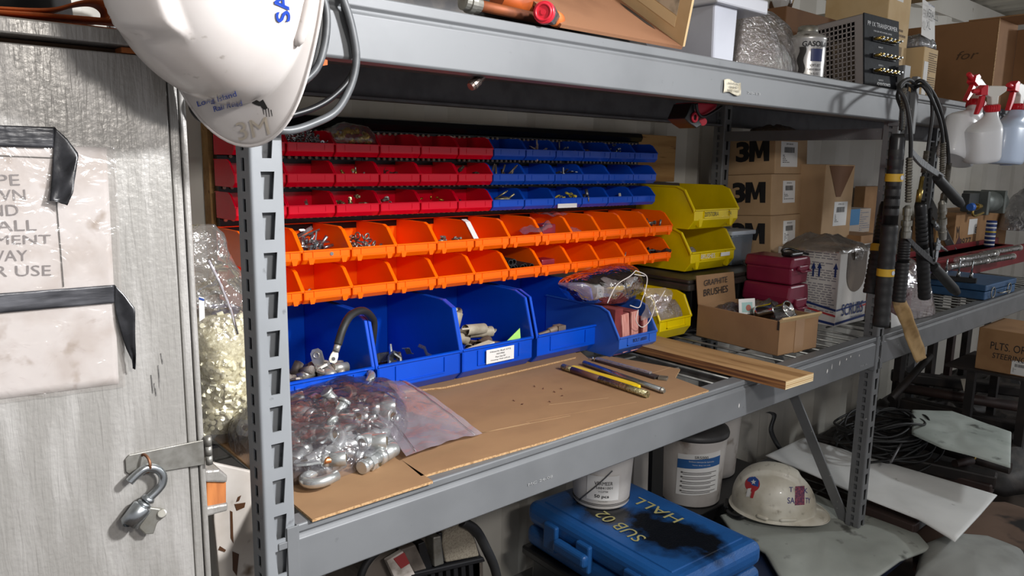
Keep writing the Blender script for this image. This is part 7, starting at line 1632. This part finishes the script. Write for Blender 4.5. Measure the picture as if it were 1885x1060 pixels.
ht2('T', 1456, 901, 0, 7, 9, PURP, .01); ht2('K', 1483, 903, 0, 7, 9, PURP, .01); ht2('SA', 1456, 921, 0, 13, 11, PURP, .01); ht2('TY', 1487, 921, 0, 9, 10, PURP, .01)
def hpatch(root, bv, INVM, pts, mm, name, off=.001):
    o = INVM @ CAM
    def pr(x, y):
        P_ = INVM @ at(x, y, Y=CAM.y + .25); d = (P_ - o).normalized(); h = bv.ray_cast(o, d); return (h[0] - d * off) if h[0] else P_
    m = MB(); n = len(pts)
    if n == 4: m.grid(lambda u, v: pr(*[(pts[0][k] * (1 - u) + pts[1][k] * u) * (1 - v) + (pts[3][k] * (1 - u) + pts[2][k] * u) * v for k in (0, 1)]), 8, 10)
    else:
        cx_, cy_ = sum(p[0] for p in pts) / n, sum(p[1] for p in pts) / n; vs = [pr(cx_, cy_)]; K = 4
        for k in range(1, K + 1): vs += [pr(cx_ + (x - cx_) * k / K, cy_ + (y - cy_) * k / K) for x, y in pts]
        fs = [(0, 1 + j, 1 + (j + 1) % n) for j in range(n)] + [(1 + k * n + j, 1 + (k + 1) * n + j, 1 + (k + 1) * n + (j + 1) % n, 1 + k * n + (j + 1) % n) for k in range(K - 1) for j in range(n)]
        m.add(vs, fs)
    m.build(name, mm, root)
hpatch(hat2, bv2, INV2, [(1464, 895), (1481, 894), (1481, 929), (1463, 930)], mat('purple_red_sticker', '#5b2d4c', .5, 0, '#9a4a58', 160), 'sticker')
cir = [(1385 + 14 * cos(t), 891 + 14 * sin(t)) for t in [i / 16 * 2 * pi for i in range(16)]]
hpatch(hat2, bv2, INV2, cir, mat('sticker_red', '#b23438', .5), 'round_sticker', .0010)
hpatch(hat2, bv2, INV2, [(x, y) for x, y in [(1374, 884), (1380, 878), (1390, 877), (1397, 884), (1396, 896), (1385, 893)]], mat('sticker_blue', '#2c4f95', .5), 'sticker_field', .0018)
hpatch(hat2, bv2, INV2, [(1387 + (5.5 if i % 2 == 0 else 2.3) * sin(i * pi / 5), 887 - (5.5 if i % 2 == 0 else 2.3) * cos(i * pi / 5)) for i in range(10)], WHITEL, 'sticker_star', .0026)
hpatch(hat2, bv2, INV2, [(1376, 899), (1383, 898), (1379, 914), (1373, 914)], WHITEL, 'sticker_stripe', .0020); hpatch(hat2, bv2, INV2, [(1385, 899), (1391, 900), (1386, 917), (1381, 916)], MATS['sticker_red'], 'sticker_stripe', .0020)
m = MB()
m.tube(smooth_path([Vector((x, y, z)) for x, y, z in ((-.07, -.06, -.005), (-.085, -.10, -.018), (-.05, -.135, -.030), (0, -.145, -.032), (.05, -.135, -.030), (.085, -.10, -.018), (.07, -.06, -.005))], 6), .009, 8); m.build('ratchet_strap', BLACKP, hat2)
m = MB(); m.box((-.030, -.158, -.045), (.030, -.140, -.018)); m.build('ratchet_block', BLACKP, hat2, bevel=.004)

# far bay low shelf: sheets, cases, wire coil and boxes
poly_sheet('white_sheet', [(1408, 839), (1478, 806), (1650, 857), (1836, 912), (1803, 950), (1758, 998), (1691, 957), (1597, 920), (1485, 870)], .345, .006, mat('white_sheet', '#eeefed', .6, 0, '#e2e3e1', 4, col3='#8f8f8c', n3=18, n3lo=.70, n3hi=.78), 'clean white sheet laid across the dark tools on the far low shelf', 'sheet', amp=.006, fr=6, seed=5, ex=5)
poly_sheet('cloth', [(1678, 756), (1752, 758), (1800, 775), (1862, 797), (1860, 862), (1790, 840), (1735, 826), (1678, 800)], .46, .010, mat('pale_green_cloth', '#b4bcb6', .8, 0, '#9ea7a1', 6, col3='#5d615d', n3=15, n3lo=.62, n3hi=.74), 'pale grey-green cloth with smudges at the right on the dark tool pile', 'cloth', amp=.010, fr=10, seed=6, ex=4)
DK1 = mat('dark_tool_steel', '#2a2726', .5, .3, '#3a322e', 14); DK2 = mat('dark_brown_case', '#3a2b27', .5, 0, '#2b2220', 10)
def longbar(px0, px1, z, r, mm, label, square=True, name='dark_rail', n=8):
    a = at(*px0, Z=z); b = at(*px1, Z=z); m = MB()
    if square: d = (b - a); M = frame(a, d, z=(0, 0, 1)); m.box((0, -r, -r * .8), (d.length, r, r * .8), M=M); o = m.build(name, mm, bevel=r * .25)
    else: m.tube([a, b], r, 14); o = m.build(name, mm)
    return tag(o, label, 'rail')
longbar((1500, 812), (1835, 885), .325, .030, DK1, 'long dark steel rail along the upper edge of the white sheet')
longbar((1600, 838), (1828, 900), .300, .026, DK2, 'dark brown rail just above the white sheet')
longbar((1640, 800), (1860, 862), .330, .022, DK1, 'dark rail running under the pale cloth to the right', False)
longbar((1660, 740), (1885, 790), .350, .030, DK1, 'dark rail behind the pale cloth at the right')
longbar((1650, 712), (1885, 750), .420, .022, DK2, 'brown-black rod behind the pale cloth', False)
longbar((1640, 690), (1885, 720), .440, .030, DK1, 'dark rail below the marked carton')
longbar((1590, 935), (1688, 972), .300, .022, DK2, 'short dark brown case end sticking out in front of the post foot')
longbar((1600, 925), (1690, 955), .300, .012, mat('brown_case', '#5a3d34', .5), 'brown rod on the case end in front of the post foot', False)
brk = thing('brass_elbow', 'small brass tipped fitting on the dark rails right of the white sheet', 'fitting', at(1778, 850, Z=.36)); m = MB(); m.tube([(-.05, .02, 0), (.03, -.01, 0)], .014, 12); m.build('dark_body', DK2, brk); m = MB(); m.tube([(.03, -.01, 0), (.045, -.016, .012)], .006, 10); m.build('brass_tip', BRASS, brk)
# heap of dark tools as a base for all of it
poly_sheet('tool_pile', [(1480, 840), (1560, 790), (1640, 740), (1760, 700), (1900, 690), (1960, 760), (1960, 900), (1850, 915), (1700, 880), (1600, 870)], .205, .13, mat('dark_pile', '#201d1c', .6, .1, '#3a332e', 22, bump=.6, bscale=40), 'heap of dark tools and straps filling the far low shelf', 'tools', amp=.05, fr=14, seed=8, ex=3, nr=22, kind='stuff')
# wire coil
wc = thing('wire_coil', 'big coil of thin black cable behind the right post', 'cable coil', at(1632, 800, Z=.40)); rd = random.Random(4)
for k in range(16):
    R = rd.uniform(.11, .20); c = Vector((rd.uniform(-.04, .04), rd.uniform(-.04, .04), rd.uniform(-.05, .05))); tl = rd.uniform(-.35, .35); t2 = rd.uniform(-.3, .3)
    pts = [c + Vector((R * cos(a), R * .8 * sin(a), R * (tl * cos(a) + t2 * sin(a)) + .01 * sin(3 * a + k))) for a in [i / 40 * 2 * pi for i in range(40)]]
    m = MB(); m.tube(pts, .0045, 6, closed=True); m.build('cable_turn', RUBBER, wc)
longbar((1668, 800), (1640, 850), .42, .004, DARKST, 'thin grey rod leaning on the cable coil', False, 'thin_rod')
# marked carton on the far low shelf
XM = 2.95; yf, yn = at(1797, 650, X=XM).y, at(1905, 650, X=XM).y; zb3 = at(1840, 686, X=XM).z
mc = carton('cardboard_box', 'brown carton marked PLTS OR STEERING on the far low shelf', 'box', (XM, yn, zb3), (1, 0, 0), None, .17, .30, yf - yn, CARDD)
wl_ = yf - yn
text('lettering', 'PLTS. OR', FL(wl_ * .45, .105), INK, mc, w=wl_ * .62, h=.030); text('lettering', 'STEERING', FL(wl_ * .42, .066), INK, mc, w=wl_ * .58, h=.022, shear=.1); ship_label(mc, FL(wl_ * .22, .032), wl_ * .28, .055, 12, 'LOT')
lk2 = thing('dark_stand', 'dark metal stand carrying the marked carton on the far low shelf', 'stand', (mc.location.x, mc.location.y, ZB2)); hh_ = mc.location.z - ZB2 - .012
MB().box((-.02, -.01, hh_), (.33, .30, hh_ + .011)).build('top_plate', DK1, lk2)
for x in (-.01, .30): 
    for y in (0, .19): MB().box((x, y, 0), (x + .03, y + .03, hh_)).build('leg', DK1, lk2)
# dark uprights behind the hanging envelope
for i, (px, w_, mm, nm) in enumerate(((1655, .035, DK1, 'first dark upright bar behind the far bay beam'), (1672, .020, mat('grey_plate', '#77787a', .5), 'grey upright plate with a white round hole behind the far bay beam'), (1712, .035, DK1, 'second dark upright bar behind the far bay beam'), (1738, .025, DK2, 'brown upright bar behind the far bay beam'), (1772, .040, DK1, 'broad dark upright bar left of the marked carton'))):
    p = at(px, 700, Y=.40); o = MB().box((0, 0, 0), (w_ * 1.6, .03, .62)).build('upright_bar', mm, bevel=.002); o.location = (p.x, .40 - .02 * (i % 2), ZB2); tag(o, nm, 'bar')
    if i == 1: m = MB(); m.frust((w_ * .8, -.001, .40), (w_ * .8, 0, .40), .018, .018, 20); m.build('round_spot', WHITEL, o)
db = MB().tube([at(1640, 735, Y=.30), at(1712, 655, Y=.30)], .016, 12).build('diagonal_bar', DK1); tag(db, 'dark diagonal bar under the far bay beam', 'bar')
tgs = tag(MB().add([at(1768, 697, Y=.12), at(1777, 697, Y=.12), at(1786, 718, Y=.12), at(1774, 720, Y=.12)], [(0, 1, 2, 3)]).build('paper_tag', mat('cream_tag', '#cdc3ae', .7), solid=.0008), 'small cream paper tag among the dark tools', 'tag')
# brown mat and grey covered lump at the bottom right corner
poly_sheet('brown_mat', [(1680, 985), (1760, 925), (1850, 925), (1960, 960), (1990, 1060), (1900, 1120), (1740, 1110), (1680, 1050)], .222, .008, mat('brown_mat', '#70594a', .8, 0, '#5f4b3d', 5, col3='#1f1a18', n3=6, n3lo=.57, n3hi=.64), 'stained brown mat at the bottom right of the far low shelf', 'mat', amp=.004, fr=8, seed=9, ex=6)
poly_sheet('covered_lump', [(1680, 1080), (1692, 1025), (1740, 1006), (1820, 1012), (1885, 1038), (1900, 1080), (1800, 1130)], .235, .075, mat('grey_cover_cloth', '#a0a29e', .7, 0, '#8a8c88', 6, bump=.1, bscale=90), 'grey cloth-covered round bundle at the bottom right corner', 'bundle', amp=.008, fr=8, seed=10, ex=3)
# dirty tool under the left end of the beam
dt = thing('battery_charger', 'dirty grey ribbed machine with a red label under the near shelf', 'machine', (0, 0, 0)); Yd = .30
GR1 = mat('dirty_grey_plastic', '#6b625a', .6, 0, '#4c443d', 14, bump=.3, bscale=120); 
def dpoly(px, y0, y1, name, mm, b=.004): 
    p = [at(x, y, Y=Yd) for x, y in px]; m = MB(); m.prism([(v.x, v.z) for v in p], Yd + y0, Yd + y1, 'y'); return m.build(name, mm, dt, bevel=b)
dpoly([(690, 1200), (672, 1060), (700, 1025), (760, 985), (850, 960), (880, 975), (900, 1030), (905, 1200)], .02, .20, 'body', GR1, .012)
dpoly([(815, 962), (850, 958), (872, 990), (880, 1022), (818, 1034), (812, 1000)], -.006, .03, 'textured_panel', mat('textured_grey', '#7d7566', .8, 0, '#655c50', 300, bump=.6, bscale=400), .004)
dpoly([(792, 985), (806, 982), (812, 1034), (794, 1040)], -.012, .03, 'clasp', ZINCD, .003)
dpoly([(768, 1000), (780, 995), (795, 1042), (775, 1050)], -.004, .02, 'dark_channel', BLACKP, .002); dpoly([(806, 980), (816, 980), (820, 1032), (812, 1034)], -.002, .02, 'dark_channel', BLACKP, .002)
dpoly([(735, 1010), (762, 1000), (783, 1045), (760, 1052)], -.006, .02, 'grey_plate', GR1, .003)
lbp = dpoly([(706, 1028), (736, 1010), (758, 1052), (728, 1075)], -.012, .0, 'red_white_label', mat('white_worn_label', '#b9b0a8', .6, 0, '#8d847b', 40), .001); dpoly([(718, 1024), (738, 1012), (748, 1032), (732, 1042)], -.0135, -.010, 'red_patch', mat('faded_red', '#8d2f30', .6), .0008)
dpoly([(748, 1052), (885, 1022), (888, 1030), (750, 1062)], -.012, .02, 'front_ledge', BLACKP, .003)
for k in range(7): dpoly([(775 + k * 14, 1052 - k * 3), (783 + k * 14, 1050 - k * 3), (786 + k * 14, 1085), (777 + k * 14, 1085)], -.008, .02, 'cooling_rib', BLACKP, .002)
m = MB(); m.tube(smooth_path([at(x, y, Y=Yd - .01) for x, y in ((850, 960), (875, 975), (895, 1010), (912, 1050), (920, 1100))], 6), .011, 10); m.build('hose', RUBBER, dt)
m = MB(); m.tube(smooth_path([at(x, y, Y=Yd + .0) for x, y in ((740, 985), (700, 1010), (670, 1045), (655, 1100))], 6), .008, 10); m.build('cable', RUBBER, dt)
dpoly([(872, 1020), (900, 1040), (905, 1200), (878, 1200)], .02, .16, 'side_block', GR1, .004)

# ------------------------------------------------------------------ labels: keep them within sixteen words
for o in bpy.data.objects:
    if o.parent is None and 'label' in o and len(o['label'].split()) > 16:
        o['label'] = ' '.join(o['label'].replace(' the ', ' ').split()[:16])
